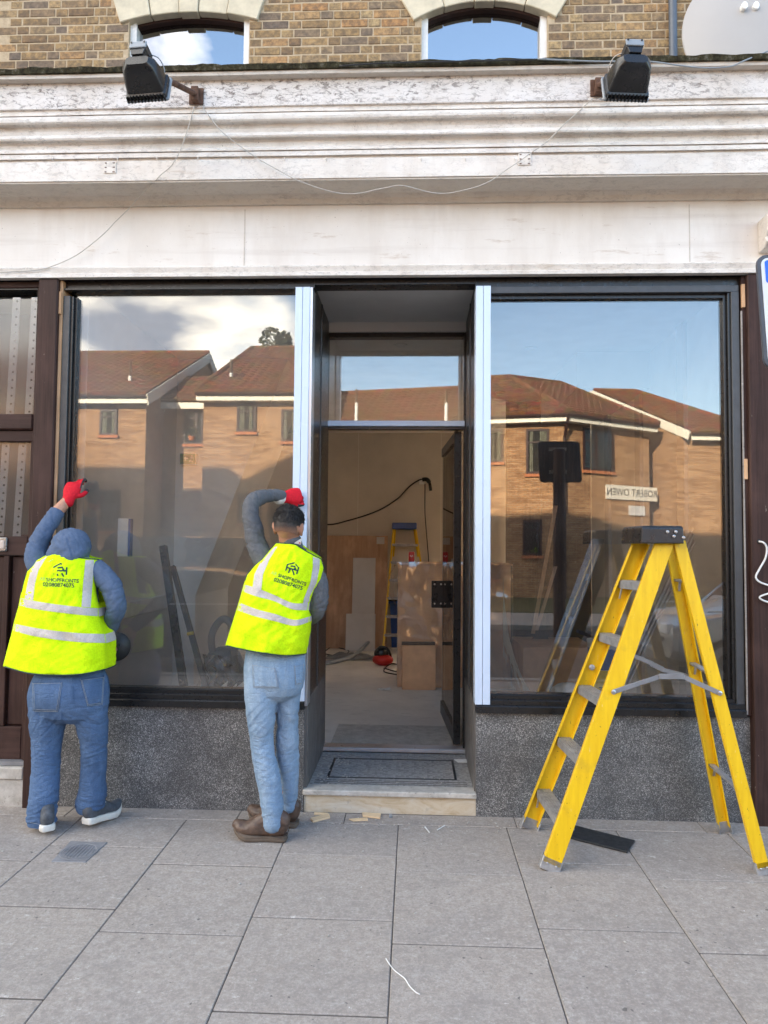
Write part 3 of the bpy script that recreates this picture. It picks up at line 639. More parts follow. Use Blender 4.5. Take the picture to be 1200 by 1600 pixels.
# glazed door standing open into the shop
hx = .338
dr = empty('shop_door', (hx, DY+.05, .165)); par(dr, shop); WM[dr.name] = Matrix.Translation((hx, DY+.05, .165)); 
y0, y1 = DY+.05, DY+1.08
x0, x1 = hx-.05, hx
st = MB().box(x0, x1, y0, y0+.055, .165, 2.41).build('hinge_stile', 'black_aluminium', dr, .002)
MB().box(x0+.022, x1, y1-.055, y1, .165, 2.41).build('lock_stile', 'black_aluminium', dr, .002)
MB().box(x0+.004, x1-.004, y0+.056, y1-.056, 2.34, 2.41).build('top_rail', 'black_aluminium', dr, .002)
MB().box(x0+.004, x1-.004, y0+.056, y1-.056, .165, .27).build('bottom_rail', 'black_aluminium', dr, .002)
MB().box(x0+.02, x0+.03, y0+.05, y1-.05, .265, 2.345).build('pane', 'door_glass', dr)
p = at(695, 928, y1-.03)
lk = MB().box(p.x-.055, p.x+.05, y1-.075, y1-.062, p.z-.115, p.z+.115).build('lock_plate', 'black_plastic', dr, .004)
for dx in (-.03, .025):
    for dz in (-.08, .085): MB().lathe((p.x+dx, y1-.076, p.z+dz), (0, -1, 0), [(0, .008), (.005, .008)], 10).build('screw', 'steel', lk)
MB().lathe((hx-.03, y0+.03, 2.40), (0, 0, 1), [(0, .012), (.03, .012)], 10).build('pivot', 'steel', dr)
dr.rotation_euler = (0, 0, radians(3.6))
# door step: marble riser, nosing, mosaic tread
stp = MB().box(-.642, .372, .012, .16, -.02, .098).build('door_step', 'marble', shop)
MB().box(-.648, .375, -.012, .10, .099, .131).build('step_nosing', 'nosing', stp, .006, seg=2)
MB().box(-.64, .37, .101, DY-.06, .05, .127).build('mosaic_tread', 'mosaic', stp)
for y in (.125, .155, .185): MB().box(-.6, .33, y, y+.006, .12, .1285).build('tread_groove', 'joint', stp)
for q in ((-.52, .26, .235, .25), (-.52, .26, .63, .645), (-.535, -.52, .235, .645), (.26, .275, .235, .645)): MB().box(q[0], q[1], q[2], q[3], .12, .129).build('mosaic_border', 'black_rubber', stp)

# ---- neighbour's brown door on the left
nd = empty('street_door', (-2.9, .04, .22)); par(nd, shop); WM[nd.name] = Matrix.Translation((-2.9, .04, .22))
z = lambda py: at(25, py, .03).z
xq = lambda px, py, Y=.03: at(px, py, Y).x
MB().box(-3.6, -2.319, -.02, .12, z(1192), z(1186)).build('door_sill', 'lead', nd)
MB().box(-3.6, -2.319, .0, .1, z(452), 3.196).build('door_head', 'dark_wood_rail', nd, .004)
MB().box(-2.352, -2.319, .0, .1, z(1186), z(452)).build('door_jamb', 'dark_wood', nd, .004)
MB().box(-3.6, -2.353, -.005, .1, z(672), z(648)).build('transom_rail', 'dark_wood_rail', nd, .008)
xr = -2.353; xg = xq(47, 760); zg0, zg1 = z(838), z(690)
MB().box(-3.6, xr, .02, .08, zg1, z(673)).build('top_rail', 'dark_wood_rail', nd, .004)
MB().box(xg, xr, .02, .08, z(1186), zg1).build('stile', 'dark_wood', nd, .004)
MB().box(-3.6, xg-.0005, .02, .08, z(868), zg0).build('lock_rail', 'dark_wood_rail', nd, .004)
MB().box(-3.6, xg-.0005, .02, .08, z(1186), z(1135)).build('bottom_rail', 'dark_wood_rail', nd, .004)
xm = xq(6, 1000); MB().box(xm-.012, xm+.022, .02, .08, z(1134.5), z(868.5)).build('muntin', 'dark_wood', nd, .004)
MB().box(xm+.024, xg-.002, .045, .07, z(1134.5), z(868.5)).build('lower_panel', 'dark_wood', nd, .01)
MB().box(xm-.6, xm-.014, .045, .07, z(1134.5), z(868.5)).build('lower_panel', 'dark_wood', nd, .01)
MB().box(xg-.05, xg-.001, .035, .05, zg0, zg0+.01).build('glazing_bead', 'dark_wood', nd)
MB().box(-3.6, xg, .05, .056, zg0, zg1).build('pane', 'obscure_glass', nd)
MB().box(-3.6, -2.353, .05, .056, z(648), z(465)).build('pane', 'obscure_glass', nd)
p0 = at(5, 850, .018)
lp = MB().box(p0.x-.13, p0.x+.028, .006, .02, p0.z-.045, p0.z+.04).build('letter_plate', 'steel', nd, .006); MB().box(p0.x-.12, p0.x+.014, .002, .006, p0.z-.028, p0.z+.022).build('flap', 'mill_aluminium', lp, .003)
def strap(xa, z0, z1, lean=0):
    b_ = MB().hexa([(xa, .062, z0), (xa+.05, .062, z0), (xa+.05, .066, z0), (xa, .066, z0), (xa+lean, .062, z1), (xa+.05+lean, .062, z1), (xa+.05+lean, .066, z1), (xa+lean, .066, z1)]).build('perforated_strip', 'white_plastic', nd)
    h_ = MB(); n_ = int((z1-z0)/.048)
    for k in range(n_):
        t = (k+.5)/n_; h_.lathe((xa+.030+lean*t, .0615, z0+(z1-z0)*t), (0, -1, 0), [(-.0005, .007), (.001, .007)], 10)
    h_.build('perforation', 'black_plastic', b_)
for px, py in ((16, 560), (45, 560)): strap(xq(px, py, .09), z(648), z(462), .02)
for px, py in ((0, 765), (26, 765)): strap(xq(px, py, .09), zg0, zg1, .02)
MB().box(-4.0, -2.3, .62, .64, .2, 3.2).build('hall_wall', 'panel_grey', nd)
sp_ = MB().box(-3.6, -2.319, -.03, .14, -.03, z(1212)).build('stone_step', 'nosing', nd, .008)
MB().box(-3.6, -2.319, -.05, .14, z(1212)+.001, z(1193)).build('step_slab', 'nosing', nd, .006)

# ---- shop interior
FZ = .125
shop_floor = MB().box(-4.0, 3.45, DY+.06, 6.05, -.3, FZ).build('shop_floor', 'concrete_floor', kind='structure')
MB().box(-4.0, -.66, .1, DY+.059, -.3, FZ).build('shop_floor', 'concrete_floor', kind='structure')
MB().box(.39, 3.45, .1, DY+.059, -.3, FZ).build('shop_floor', 'concrete_floor', kind='structure')
MB().box(-4.0, 3.45, .10, 6.2, 3.215, 3.30).build('shop_ceiling', 'ceiling_grey', shop)
REAR = [(-3.9, -2.75), (2.62, 3.40)]              # frosted windows added out of view, to brighten the interior with sun
bk = MB().box(-4.1, REAR[0][0], 6.05, 6.25, 0, 3.3).box(REAR[0][1], REAR[1][0], 6.05, 6.25, 0, 3.3).box(REAR[1][1], 3.55, 6.05, 6.25, 0, 3.3)
for a, b_ in REAR: bk.box(a, b_, 6.05, 6.25, 0, .9).box(a, b_, 6.05, 6.25, 2.95, 3.3)
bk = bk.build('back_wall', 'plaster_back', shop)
for a, b_ in REAR:
    w_ = MB().box(a, a+.05, 6.12, 6.19, .9, 2.95).box(b_-.05, b_, 6.12, 6.19, .9, 2.95).box(a+.05, b_-.05, 6.12, 6.19, .9, .95).box(a+.05, b_-.05, 6.12, 6.19, 2.9, 2.95).build('added_rear_window', 'window_white', shop)
    MB().add([(a+.05, 6.15, .95), (b_-.05, 6.15, .95), (b_-.05, 6.15, 2.9), (a+.05, 6.15, 2.9)], [(0, 1, 2, 3)]).build('pane', 'added_frosted_glass', w_)
for x in (-.82, .38): MB().box(x, x+.005, 6.046, 6.052, FZ, 3.21).build('board_joint', 'ceiling_grey', shop)
MB().box(-2.22, -2.10, .17, 1.9, 0, 3.21).build('party_wall', 'plaster', shop)
xl = at(268, 800, 1.9).x; xe = at(305, 930, 1.9); xt = at(410, 662, 1.9); sl = (xt.x-xe.x)/(xt.z-xe.z)
MB().poly([(-2.2, 1.905, FZ), (xe.x, 1.905, FZ), (xe.x, 1.905, xe.z), (xe.x+sl*(3.21-xe.z), 1.905, 3.21), (-2.2, 1.905, 3.21)], (0, 1.1, 0)).build('stair_enclosure', 'plaster', shop)
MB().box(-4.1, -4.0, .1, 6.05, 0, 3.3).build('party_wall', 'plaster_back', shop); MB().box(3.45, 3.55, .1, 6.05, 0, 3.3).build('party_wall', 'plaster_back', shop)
MB().box(1.955, 2.1, .165, 3.7, 0, 3.21).build('side_wall', 'plaster', shop)
MB().box(2.1, 3.45, 3.55, 3.7, 0, 3.21).build('side_wall', 'plaster', shop)
MB().box(1.02, 1.954, 3.72, 3.76, FZ, 3.21).build('brown_partition', 'dark_wood', shop)
for y in (.9, 1.9, 2.9): MB().box(1.925, 1.954, y, y+.14, FZ, 3.21).build('wall_batten', 'white_board', shop)
MB().box(1.35, 1.95, 1.7, 3.4, 2.9, 3.21).build('bulkhead', 'white_board', shop)
for a, b_ in ((.15, .75), (.76, 1.89)): MB().box(-2.099, -2.085, a, b_, FZ, 1.03).build('dado_board', 'white_board', shop)
MB().box(-2.099, -2.06, .15, 1.89, 1.04, 1.15).build('dado_trunking', 'white_plastic', shop, .004)
MB().box(-.60, .30, DY+.12, DY+.72, FZ, FZ+.003).build('mat_well', 'nosing', shop_floor)
for x, y in ((-.12, 1.5), (.95, 1.6), (-.1, 3.2), (.9, 3.3)):
    dl = MB().lathe((x, y, 3.214), (0, 0, -1), [(0, .055), (.006, .055), (.006, .04), (.002, .038), (.002, .0)], 20).build('downlight', 'white_plastic', shop)
# street walls that close the shop at either end (out of the picture)
MB().box(XL, -3.6, .0, 1.75, -.3, 3.2).build('shop_flank', 'dark_wood', shop); MB().box(2.36, XR, .0, .15, -.3, 3.2).build('shop_flank', 'dark_wood', shop)
MB().box(XL, -4.1, .15, 6.2, -.3, 4.2).build('end_wall', 'lime_mortar', shop); MB().box(3.55, 3.6, .15, 6.2, -.3, 4.2).build('end_wall', 'lime_mortar', shop)
MB().box(XL, XR, .101, .25, 3.301, 4.19).build('shop_upstand', 'lime_mortar', shop)
# corbel at the right hand end of the fascia
p = at(1200, 366, -.1)
MB().extr([(-.06, p.z-.09), (-.11, p.z-.085), (-.15, p.z-.06), (-.13, p.z-.03), (-.16, p.z+.0), (-.16, p.z+.10), (-.04, p.z+.10), (-.04, p.z-.09)], p.x-.03, p.x+.2, 1).build('corbel', 'cornice_paint', shop, .004)

# ---- the rest of the terrace, which throws its shadow across the street
def terrace(x0, x1, h, label, gable=None):
    t = empty('terrace_house', ((x0+x1)/2, 1.75, 0), label, 'house')
    uvwall('wall', 'stock_wall', [((x0, BY), (x1, BY), 3.2, h), ((x0, 11), (x1, 11), -.3, h), ((x0, BY), (x0, 11), -.3, h), ((x1, BY), (x1, 11), -.3, h)], t)
    MB().box(x0, x1, 0, BY-.01, -.3, 4.1).build('shop_unit', 'fascia_paint', t)
    if gable: MB().poly([(x0, BY+.02, h), (x1, BY+.02, h), ((x0+x1)/2, BY+.02, h+gable)], (0, 9, 0)).build('roof', 'lead', t)
    else: MB().box(x0, x1, BY+.02, 10.98, h-.2, h).build('roof', 'lead', t)
    n_ = max(2, int((x1-x0)/2.4))
    for k in range(n_):
        xc = x0+(k+.5)*(x1-x0)/n_
        for zz_ in (5.1, 8.0):
            if zz_+1.6 < h: w_ = MB().box(xc-.5, xc+.5, BY-.03, BY+.03, zz_, zz_+1.5).build('window', 'window_white', t); MB().box(xc-.44, xc+.44, BY-.04, BY-.031, zz_+.06, zz_+1.44).build('pane', 'upper_glass', w_)
    return t
terrace(-10.0, XL-.01, 10.5, 'brick terrace house next to the shop, beyond the brown door')
terrace(-16, -10.01, 11.2, 'taller gabled brick terrace house further along from the brown door', 1.6)
terrace(-30, -16.01, 11.9, 'tall brick terrace block at the far end beyond the gabled house')
terrace(XR+.01, 14, 10.2, 'brick terrace house on the side of the shop with the blue parking sign')
# ================================================================== ACROSS THE STREET (met in the shop glass)
def tiles(name, p0, p1, p2, p3, parent, tw=.30, tl=.335):
    """pantiled slope: p0-p1 eave, p3-p2 top edge, clipped to that quadrilateral (or triangle)"""
    p0, p1, p2, p3 = map(Vector, (p0, p1, p2, p3))
    ex = (p1-p0).normalized(); nrm = ex.cross(((p3+p2)/2-(p0+p1)/2)).normalized()
    if nrm.z < 0: nrm = -nrm
    ey = nrm.cross(ex).normalized()
    if ey.z < 0: ey = -ey
    q = [(v-p0) for v in (p0, p1, p2, p3)]; q = [(v.dot(ex), v.dot(ey)) for v in q]
    u0, u1 = min(a for a, _ in q), max(a for a, _ in q); v1 = max(b for _, b in q)
    def span(v):                               # clip a course to the outline
        xs_ = []
        for (a, b), (c, d_) in zip(q, q[1:]+q[:1]):
            if (b-v)*(d_-v) <= 0 and abs(b-d_) > 1e-6: xs_.append(a+(c-a)*(v-b)/(d_-b))
        return (min(xs_), max(xs_)) if len(xs_) >= 2 else None
    mb = MB(); nrow = int(v1/tl)+1; per = 6; jit = random.Random(3)
    for r_ in range(nrow):
        va, vb = r_*tl-.02, min(v1, (r_+1)*tl+.03)
        s_ = span(min(max((va+vb)/2, .01), v1-.01))
        if not s_: continue
        a, b = s_; n_ = max(1, int((b-a)/(tw/per))); o = len(mb.v); dv = jit.uniform(-.006, .006)
        for j, (v, lift) in enumerate(((va, .075), (va+.004, .05), (vb, .008))):
            for i in range(n_+1):
                x = a+(b-a)*i/n_; h = lift+.055*abs(sin(pi*x/tw))
                if j == 0: h = .0
                mb.v.append(p0+ex*x+ey*(v+dv)+nrm*(h+(0 if j == 0 else .015)))
        for j in range(2):
            for i in range(n_):
                k = o+j*(n_+1)+i; mb.f.append((k, k+1, k+n_+2, k+n_+1))
    o_ = mb.build(name, 'roof_tile', parent, smooth=50); o_['kind'] = 'stuff'
    return o_
def ridge(pts, parent): return MB().tube([Vector(p)+Vector((0, 0, .05)) for p in pts], .11, 8).build('ridge_tiles', 'roof_tile', parent)
def fascia_strip(a, b, h, parent, t=.03, off=(0, 0, 0)):
    a, b = Vector(a)+Vector(off), Vector(b)+Vector(off)
    return MB().bar(a-Vector((0, 0, h/2)), b-Vector((0, 0, h/2)), t, h).build('eaves_board', 'white_fascia', parent)
def gutter(a, b, parent): return MB().tube([Vector(a), Vector(b)], .055, 8).build('gutter', 'brown_upvc', parent)
def win_on(a, b, s0, s1, z0, z1, parent, split=None, curtain=True, outward=None):
    """window on a vertical wall running a -> b (x, y), between distances s0..s1"""
    a, b = Vector((a[0], a[1], 0)), Vector((b[0], b[1], 0)); e = (b-a).normalized(); n_ = Vector((-e.y, e.x, 0))
    if n_.y < 0: n_ = -n_
    P = lambda s_, z_, o_: a+e*s_+n_*(o_+.03)+Vector((0, 0, z_))
    def bx(mb, sa, sb, za, zb, o0, o1): mb.hexa([P(sa, za, o0), P(sb, za, o0), P(sb, za, o1), P(sa, za, o1), P(sa, zb, o0), P(sb, zb, o0), P(sb, zb, o1), P(sa, zb, o1)])
    f = MB(); w = .075
    bx(f, s0, s0+w, z0, z1, -.02, .03); bx(f, s1-w, s1, z0, z1, -.02, .03); bx(f, s0+w, s1-w, z0, z0+w, -.02, .03); bx(f, s0+w, s1-w, z1-w, z1, -.02, .03)
    if split:
        for k in split: bx(f, s0+(s1-s0)*k-.05, s0+(s1-s0)*k+.05, z0+w, z1-w, -.015, .028)
    bx(f, s0+w, s0+(s1-s0)*(split[0] if split else 1)-w*.6, z0+(z1-z0)*.68, z0+(z1-z0)*.68+.06, -.014, .027)
    wo_ = f.build('window', 'brown_upvc', parent)
    g = MB(); bx(g, s0+w, s1-w, z0+w, z1-w, .0, .006); g.build('pane', 'house_glass', wo_)
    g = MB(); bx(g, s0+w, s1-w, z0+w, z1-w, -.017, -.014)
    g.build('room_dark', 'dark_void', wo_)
    if curtain:
        g = MB()
        for k in range(int((s1-s0)/.055)):
            t = s0+w+.01+k*.055
            if t+.05 < s1-w and abs((t-s0)/(s1-s0)-.5) > .14: bx(g, t, t+.042, z0+w, z1-w, -.0135, -.006+.004*(k % 2))
        if g.v: g.build('curtain', 'curtain', wo_)
    g = MB(); bx(g, s0-.05, s1+.05, z0-.10, z0-.005, .0, .06); g.build('sill', 'terracotta', wo_)
    return wo_
GZ = -.1
def xy(p): return (p.x, p.y)
# house C: brown roofed block on a bend, in the right hand pane and the transom
ez = 5.72
def on_z(px, py, z_):                           # virtual point at height z_, mirrored
    p = atz(px, py, z_); return Vector((p.x, 2*MIR-p.y, p.z))
cE = mir(888, 645, 18.9); ez = cE.z
cL = on_z(767, 649.3, ez); dL = (Vector((cL.x, cL.y, 0))-Vector((cE.x, cE.y, 0))).normalized()
lnL = 11.5; cLL = Vector((cE.x, cE.y, ez))+dL*lnL
cR = on_z(1029, 664, ez)
apex = mir(797, 591, 18.9+4.3); ap2 = mir(876, 601, 18.9+6.6)
hC = empty('corner_house', (cE.x, cE.y, GZ), 'brown tiled brick house with its corner and downpipe seen in the right shop window', 'house')
ins = .38
def inset(p, d_, k): return (p.x+d_.x*k, p.y+d_.y*k)
nL = Vector((-dL.y, dL.x, 0)); nL = nL if nL.y > 0 else -nL
dR = (Vector((cR.x, cR.y, 0))-Vector((cE.x, cE.y, 0))).normalized(); nR = Vector((-dR.y, dR.x, 0)); nR = nR if nR.y > 0 else -nR
# walls set back under the eaves: offset both lines inwards and meet them
def meet(p, d1, q, d2):
    den_ = d1.x*d2.y-d1.y*d2.x; w_ = Vector((q.x-p.x, q.y-p.y, 0)); t = (w_.x*d2.y-w_.y*d2.x)/den_; return Vector((p.x+d1.x*t, p.y+d1.y*t, 0))
wl0 = Vector((cE.x, cE.y, 0))-nL*ins; wr0 = Vector((cE.x, cE.y, 0))-nR*ins; wE = meet(wl0, dL, wr0, dR); wL = wE+dL*lnL; wR = wE+dR*((cR-cE).length-.2)
uvwall('wall', 'house_brick', [(xy(wL), xy(wE), GZ, ez-.1), (xy(wE), xy(wR), GZ, ez-.1), (xy(wR), (wR.x-.5, wR.y-7), GZ, ez-.1), (xy(wL), (wL.x, wL.y-7), GZ, ez-.1)], hC)
lft = Vector((apex.x-6.3, apex.y, apex.z))
rL = apex+dL*(lnL-1.5)
tiles('roof_slope', cLL, Vector((cE.x, cE.y, ez)), apex, rL, hC)
tiles('roof_slope', Vector((cE.x, cE.y, ez)), cR, ap2, apex, hC)
MB().add([cLL-Vector((0, 0, .03)), Vector((cE.x, cE.y, ez-.03)), apex-Vector((0, 0, .03)), rL-Vector((0, 0, .03)), cR-Vector((0, 0, .03)), ap2-Vector((0, 0, .03)), Vector((cLL.x, apex.y-4, ez)), Vector((ap2.x+2, ap2.y-3, ez))], [(0, 1, 2, 3), (1, 4, 5, 2), (3, 2, 5, 7, 6)]).build('roof_deck', 'roof_tile', hC)
ridge([cE+Vector((0, 0, .02)), apex], hC); ridge([rL, apex], hC); ridge([apex, ap2, cR], hC)
up = Vector((0, 0, -.06))
fascia_strip(cLL, cE, .2, hC, .04, nL*-.06+up); fascia_strip(cE, cR, .2, hC, .04, nR*-.06+up)
gutter(cLL+nL*.02+up, cE+nL*.02+up, hC); gutter(cE+nR*.02+up, cR+nR*.02+up, hC)
for a_, b_, n_ in ((cLL, cE, nL), (cE, cR, nR)): MB().hexa([a_-n_*.03+up*4.2, b_-n_*.03+up*4.2, b_-n_*.42+up*4.2, a_-n_*.42+up*4.2, a_-n_*.03+up*4, b_-n_*.03+up*4, b_-n_*.42+up*4, a_-n_*.42+up*4]).build('eaves_soffit', 'white_fascia', hC)
MB().tube([cE+up*2, wE+Vector((0, 0, ez-.75))+(nL+nR)*.05, wE+Vector((0, 0, GZ))+(nL+nR)*.05], .05, 8).build('downpipe', 'brown_upvc', hC)
def dist_on(px, py, a, d_):                     # distance along a wall line where the reflected pixel falls
    v = ray(px, py); o = CAM; m_ = Vector((v.x, -v.y, v.z)); o2 = Vector((o.x, 2*MIR-o.y, o.z))
    den_ = m_.x*d_.y-m_.y*d_.x; w_ = Vector((a.x-o2.x, a.y-o2.y, 0)); t = (w_.x*d_.y-w_.y*d_.x)/den_
    p = o2+m_*t; return (Vector((p.x-a.x, p.y-a.y, 0))).dot(d_), p.z
def win_px(a, d_, x0, x1, y0, y1, parent, split=None, curtain=True):
    s0, z1 = dist_on(x0, y0, a, d_); s1, z0 = dist_on(x1, y1, a, d_)
    s0, s1 = min(s0, s1), max(s0, s1); b = a+d_
    return win_on(xy(a), xy(b), s0, s1, z0, z1, parent, split, curtain)
win_px(wE, dL, 822, 858, 671, 740, hC); win_px(wE, dL, 765, 786, 671, 722, hC)
win_px(wE, dR, 910, 958, 668, 738, hC, (.42,))
win_px(wE, dL, 817, 847, 812, 868, hC, None, False)
dk = win_px(wE, dL, 764, 782, 806, 905, hC, None, False)
# name board on the right hand wall
s0, zt = dist_on(945, 757, wE, dR); s1, zb_ = dist_on(1010, 783, wE, dR)
wid = abs(s1-s0); mid = wE+dR*((s0+s1)/2+.25)+nR*.03; zc_ = (zt+zb_)/2
brd = empty('name_board', (mid.x, mid.y, zc_), 'cream name board on the brick wall opposite, reading ROBERT OWEN', 'sign')
wid += .5; hb = (zt-zb_)/2
MB().hexa([mid+dR*sx_*wid/2+nR*o_+Vector((0, 0, zc_+sz*hb)) for sz in (-1, 1) for sx_, o_ in ((-1, 0), (1, 0), (1, .03), (-1, .03))]).build('board', 'board_cream', brd)
place_text('lettering', 'ROBERT OWEN', 'black_plastic', brd, mid+nR*.034+Vector((0, 0, zc_)), -dR, (0, 0, 1), wid/7.2, .002)
s2_, zt2 = dist_on(981, 790, wE, dR); s3_, zb2 = dist_on(1006, 806, wE, dR)
m2 = wE+dR*((s2_+s3_)/2)+nR*.03; h2 = (zt2-zb2)/2; w2 = abs(s3_-s2_)/2
tag(MB().hexa([m2+dR*sx_*w2+nR*o_+Vector((0, 0, (zt2+zb2)/2+sz*h2)) for sz in (-1, 1) for sx_, o_ in ((-1, 0), (1, 0), (1, .03), (-1, .03))]).build('notice_plate', 'white_board', None), 'small white notice plate on the brick wall below the name board', 'sign')
# house D: gabled wing with white bargeboard, far right
dE = mir(1081, 676, 20.9); dA = mir(928, 612, 26.0); zD = dE.z
hD = empty('gabled_house', (dE.x, dE.y, GZ), 'gabled brick house with a cream bargeboard at the right edge of the right shop window', 'house')
dG = (Vector((dA.x, dA.y, 0))-Vector((dE.x, dE.y, 0))).normalized(); dB = Vector((dA.x+dG.x*(dA-dE).to_2d().length, dA.y+dG.y*(dA-dE).to_2d().length, 0))
dS = Vector((.98, -.10, 0)).normalized(); far = dE+dS*9
we = Vector((dE.x-.3*dS.x-.1, dE.y-.35, 0))
uvwall('wall', 'house_brick', [(xy(dB), xy(we), GZ, zD-.05), (xy(we), xy(we+dS*9), GZ, zD-.05)], hD)
g_ = MB().add([(dB.x, dB.y, zD-.051), (we.x, we.y, zD-.051), (dA.x-.1, dA.y-.3, dA.z-.05)], [(0, 1, 2)]).build('gable_wall', 'house_brick', hD)
uvl = g_.data.uv_layers.new(name='UVMap')
for lp_ in g_.data.loops: v = g_.data.vertices[lp_.vertex_index].co; uvl.data[lp_.index].uv = ((Vector((v.x, v.y))-Vector((dB.x, dB.y))).length, v.z)
def along(px, py, a, d_): return dist_on(px, py, a, d_)[0]
rP = dA+dS*along(993, 613, dA, dS); far = dE+dS*along(1195, 672, dE, dS)
tiles('roof_slope', dE, far, rP, Vector((dA.x, dA.y, dA.z)), hD)
MB().add([dE-Vector((0, 0, .04)), far-Vector((0, 0, .04)), rP-Vector((0, 0, .04)), Vector((dA.x, dA.y, dA.z-.04)), (dB.x, dB.y, zD), (far.x+1, dB.y-1, zD)], [(0, 1, 2, 3), (3, 2, 5, 4), (1, 5, 2)]).build('roof_deck', 'roof_tile', hD)
ridge([dA, rP], hD); ridge([rP, far], hD)
nG = Vector((-dG.y, dG.x, 0)); nG = nG if nG.x < 0 else -nG
MB().bar(dE+nG*.12+Vector((0, 0, -.10)), dA+nG*.12+Vector((0, 0, -.10)), .05, .30).build('bargeboard', 'white_fascia', hD)
MB().bar(dA+nG*.12+Vector((0, 0, -.10)), Vector((dB.x, dB.y, zD))+nG*.12, .05, .30).build('bargeboard', 'white_fascia', hD)
fascia_strip(dE, far, .2, hD, .04, (0, -.03, -.05)); gutter(dE+Vector((0, .05, -.05)), far+Vector((0, .05, -.05)), hD)
# house B: higher hipped block, right part of the left pane
bL = mir(306, 613, 18.9); zB_ = bL.z; bR = Vector((-3.6, bL.y, zB_))
tL = mir(394, 546, 18.9+6.0); tR = Vector((-3.6, tL.y, tL.z))
hB = empty('hipped_house', ((bL.x+bR.x)/2, bL.y, GZ), 'hipped brick house with curtained window, right side of the left shop window', 'house')
ybw = bL.y-.4; xbw = at(318, 640, 2*MIR-ybw).x
uvwall('wall', 'house_brick', [((xbw, ybw), (-3.6, ybw), GZ, zB_-.1), ((xbw, ybw-8), (xbw, ybw), GZ, zB_-.1), ((-3.6, ybw-8), (-3.6, ybw), GZ, zB_-.1)], hB)
tiles('roof_slope', bL, bR, tR, tL, hB)
MB().add([bL-Vector((0, 0, .04)), bR-Vector((0, 0, .04)), tR-Vector((0, 0, .04)), tL-Vector((0, 0, .04)), (bL.x, bL.y-11, zB_), (bR.x, bR.y-11, zB_)], [(0, 1, 2, 3), (0, 3, 4), (4, 3, 2, 5)]).build('roof_deck', 'roof_tile', hB)
ridge([tL, tR], hB); ridge([bL, tL], hB); fascia_strip(bL, bR, .2, hB, .04, (0, -.05, -.07)); gutter(bL+Vector((0, .04, -.05)), bR+Vector((0, .04, -.05)), hB)
MB().box(bL.x, bR.x, bL.y-.42, bL.y-.03, zB_-.27, zB_-.25).build('eaves_soffit', 'white_fascia', hB)
wb = Vector((xbw, ybw, 0)); dX = Vector((1, 0, 0))
win_px(wb, dX, 371, 400, 630, 675, hB); win_px(wb, dX, 372, 408, 770, 818, hB, None, False); win_px(wb, dX, 440, 462, 640, 690, hB)
# link between A and B
lk0 = mir(283, 626, 20.6); ylk = lk0.y; hK = empty('link_block', (lk0.x+.8, ylk, GZ), 'low recessed brick link between the two houses in the left shop window', 'house')
xk0, xk1 = at(262, 650, 2*MIR-ylk).x-.5, xbw-.01
uvwall('wall', 'house_brick', [((xk0, ylk-.35), (xk1, ylk-.35), GZ, lk0.z-.1)], hK)
tk = mir(318, 590, 23)
tiles('roof_slope', (xk0, ylk, lk0.z), (xk1+.6, ylk, lk0.z), (xk1+.6, tk.y, tk.z), (xk0, tk.y, tk.z), hK)
fascia_strip((xk0, ylk, lk0.z), (xk1, ylk, lk0.z), .22, hK, .04, (0, -.05, -.06))
wk = win_px(Vector((xk0, ylk-.35, 0)), dX, 288, 317, 637, 694, hK, (.65,), False)
s_, z_ = dist_on(301, 690, Vector((xk0, ylk-.35, 0)), dX)
pot = tag(MB().lathe((xk0+s_, ylk-.22, z_+.02), (0, 0, 1), [(0, .09), (.16, .13), (.16, .11), (.1, .1)], 14).build('flower_pot', 'terracotta', None), 'terracotta flower pot with a bushy plant on the link window sill', 'flower pot')
lf = MB(); rr = random.Random(4)
for k in range(120):
    c_ = Vector((xk0+s_+rr.gauss(0, .11), ylk-.22+rr.gauss(0, .05), z_+.3+rr.gauss(0, .13))); a_ = Vector((rr.gauss(0, 1), rr.gauss(0, 1), rr.gauss(0, 1))).normalized()*.05; b_ = a_.orthogonal().normalized()*.03
    lf.add([c_-a_, c_+b_, c_+a_, c_-b_], [(0, 1, 2, 3)])
lf.build('foliage', 'leaf_olive', pot)
# house A: gable end with white bargeboard, left part of the left pane
aE = mir(229, 617, 18.9); zA = aE.z
X_ = aE.x; # ridge above the same gable plane
v = ray(327, 553); t = (X_-CAM.x)/v.x; rp = CAM+v*t; aA = Vector((X_, 2*MIR-rp.y, rp.z))
hA = empty('long_house', (X_-5, aE.y, GZ), 'long brick house with white gable board, left side of the left shop window', 'house')
dyA = aE.y-aA.y; yB_ = aA.y-dyA*.55; zB2 = aA.z-(aA.z-zA)*.55
ya = aE.y-.4
uvwall('wall', 'house_brick', [((X_-14, ya), (X_-.15, ya), GZ, zA-.1), ((X_-.15, ya), (X_-.15, yB_), GZ, zA-.1)], hA)
g_ = MB().add([(X_-.15, ya, zA-.11), (X_-.15, yB_, zA-.11), (X_-.15, yB_, zB2-.1), (X_-.15, aA.y, aA.z-.12)], [(0, 1, 2, 3)]).build('gable_wall', 'house_brick', hA)
uvl = g_.data.uv_layers.new(name='UVMap')
for lp_ in g_.data.loops: v = g_.data.vertices[lp_.vertex_index].co; uvl.data[lp_.index].uv = (v.y, v.z)
tiles('roof_slope', (X_-14, aE.y, zA), aE, aA, (X_-14, aA.y, aA.z), hA)
MB().add([(X_-14, aE.y, zA-.04), (X_, aE.y, zA-.04), (X_, aA.y, aA.z-.04), (X_-14, aA.y, aA.z-.04), (X_, yB_, zB2), (X_-14, yB_, zB2)], [(0, 1, 2, 3), (3, 2, 4, 5)]).build('roof_deck', 'roof_tile', hA)
ridge([(X_-14, aA.y, aA.z), aA], hA)
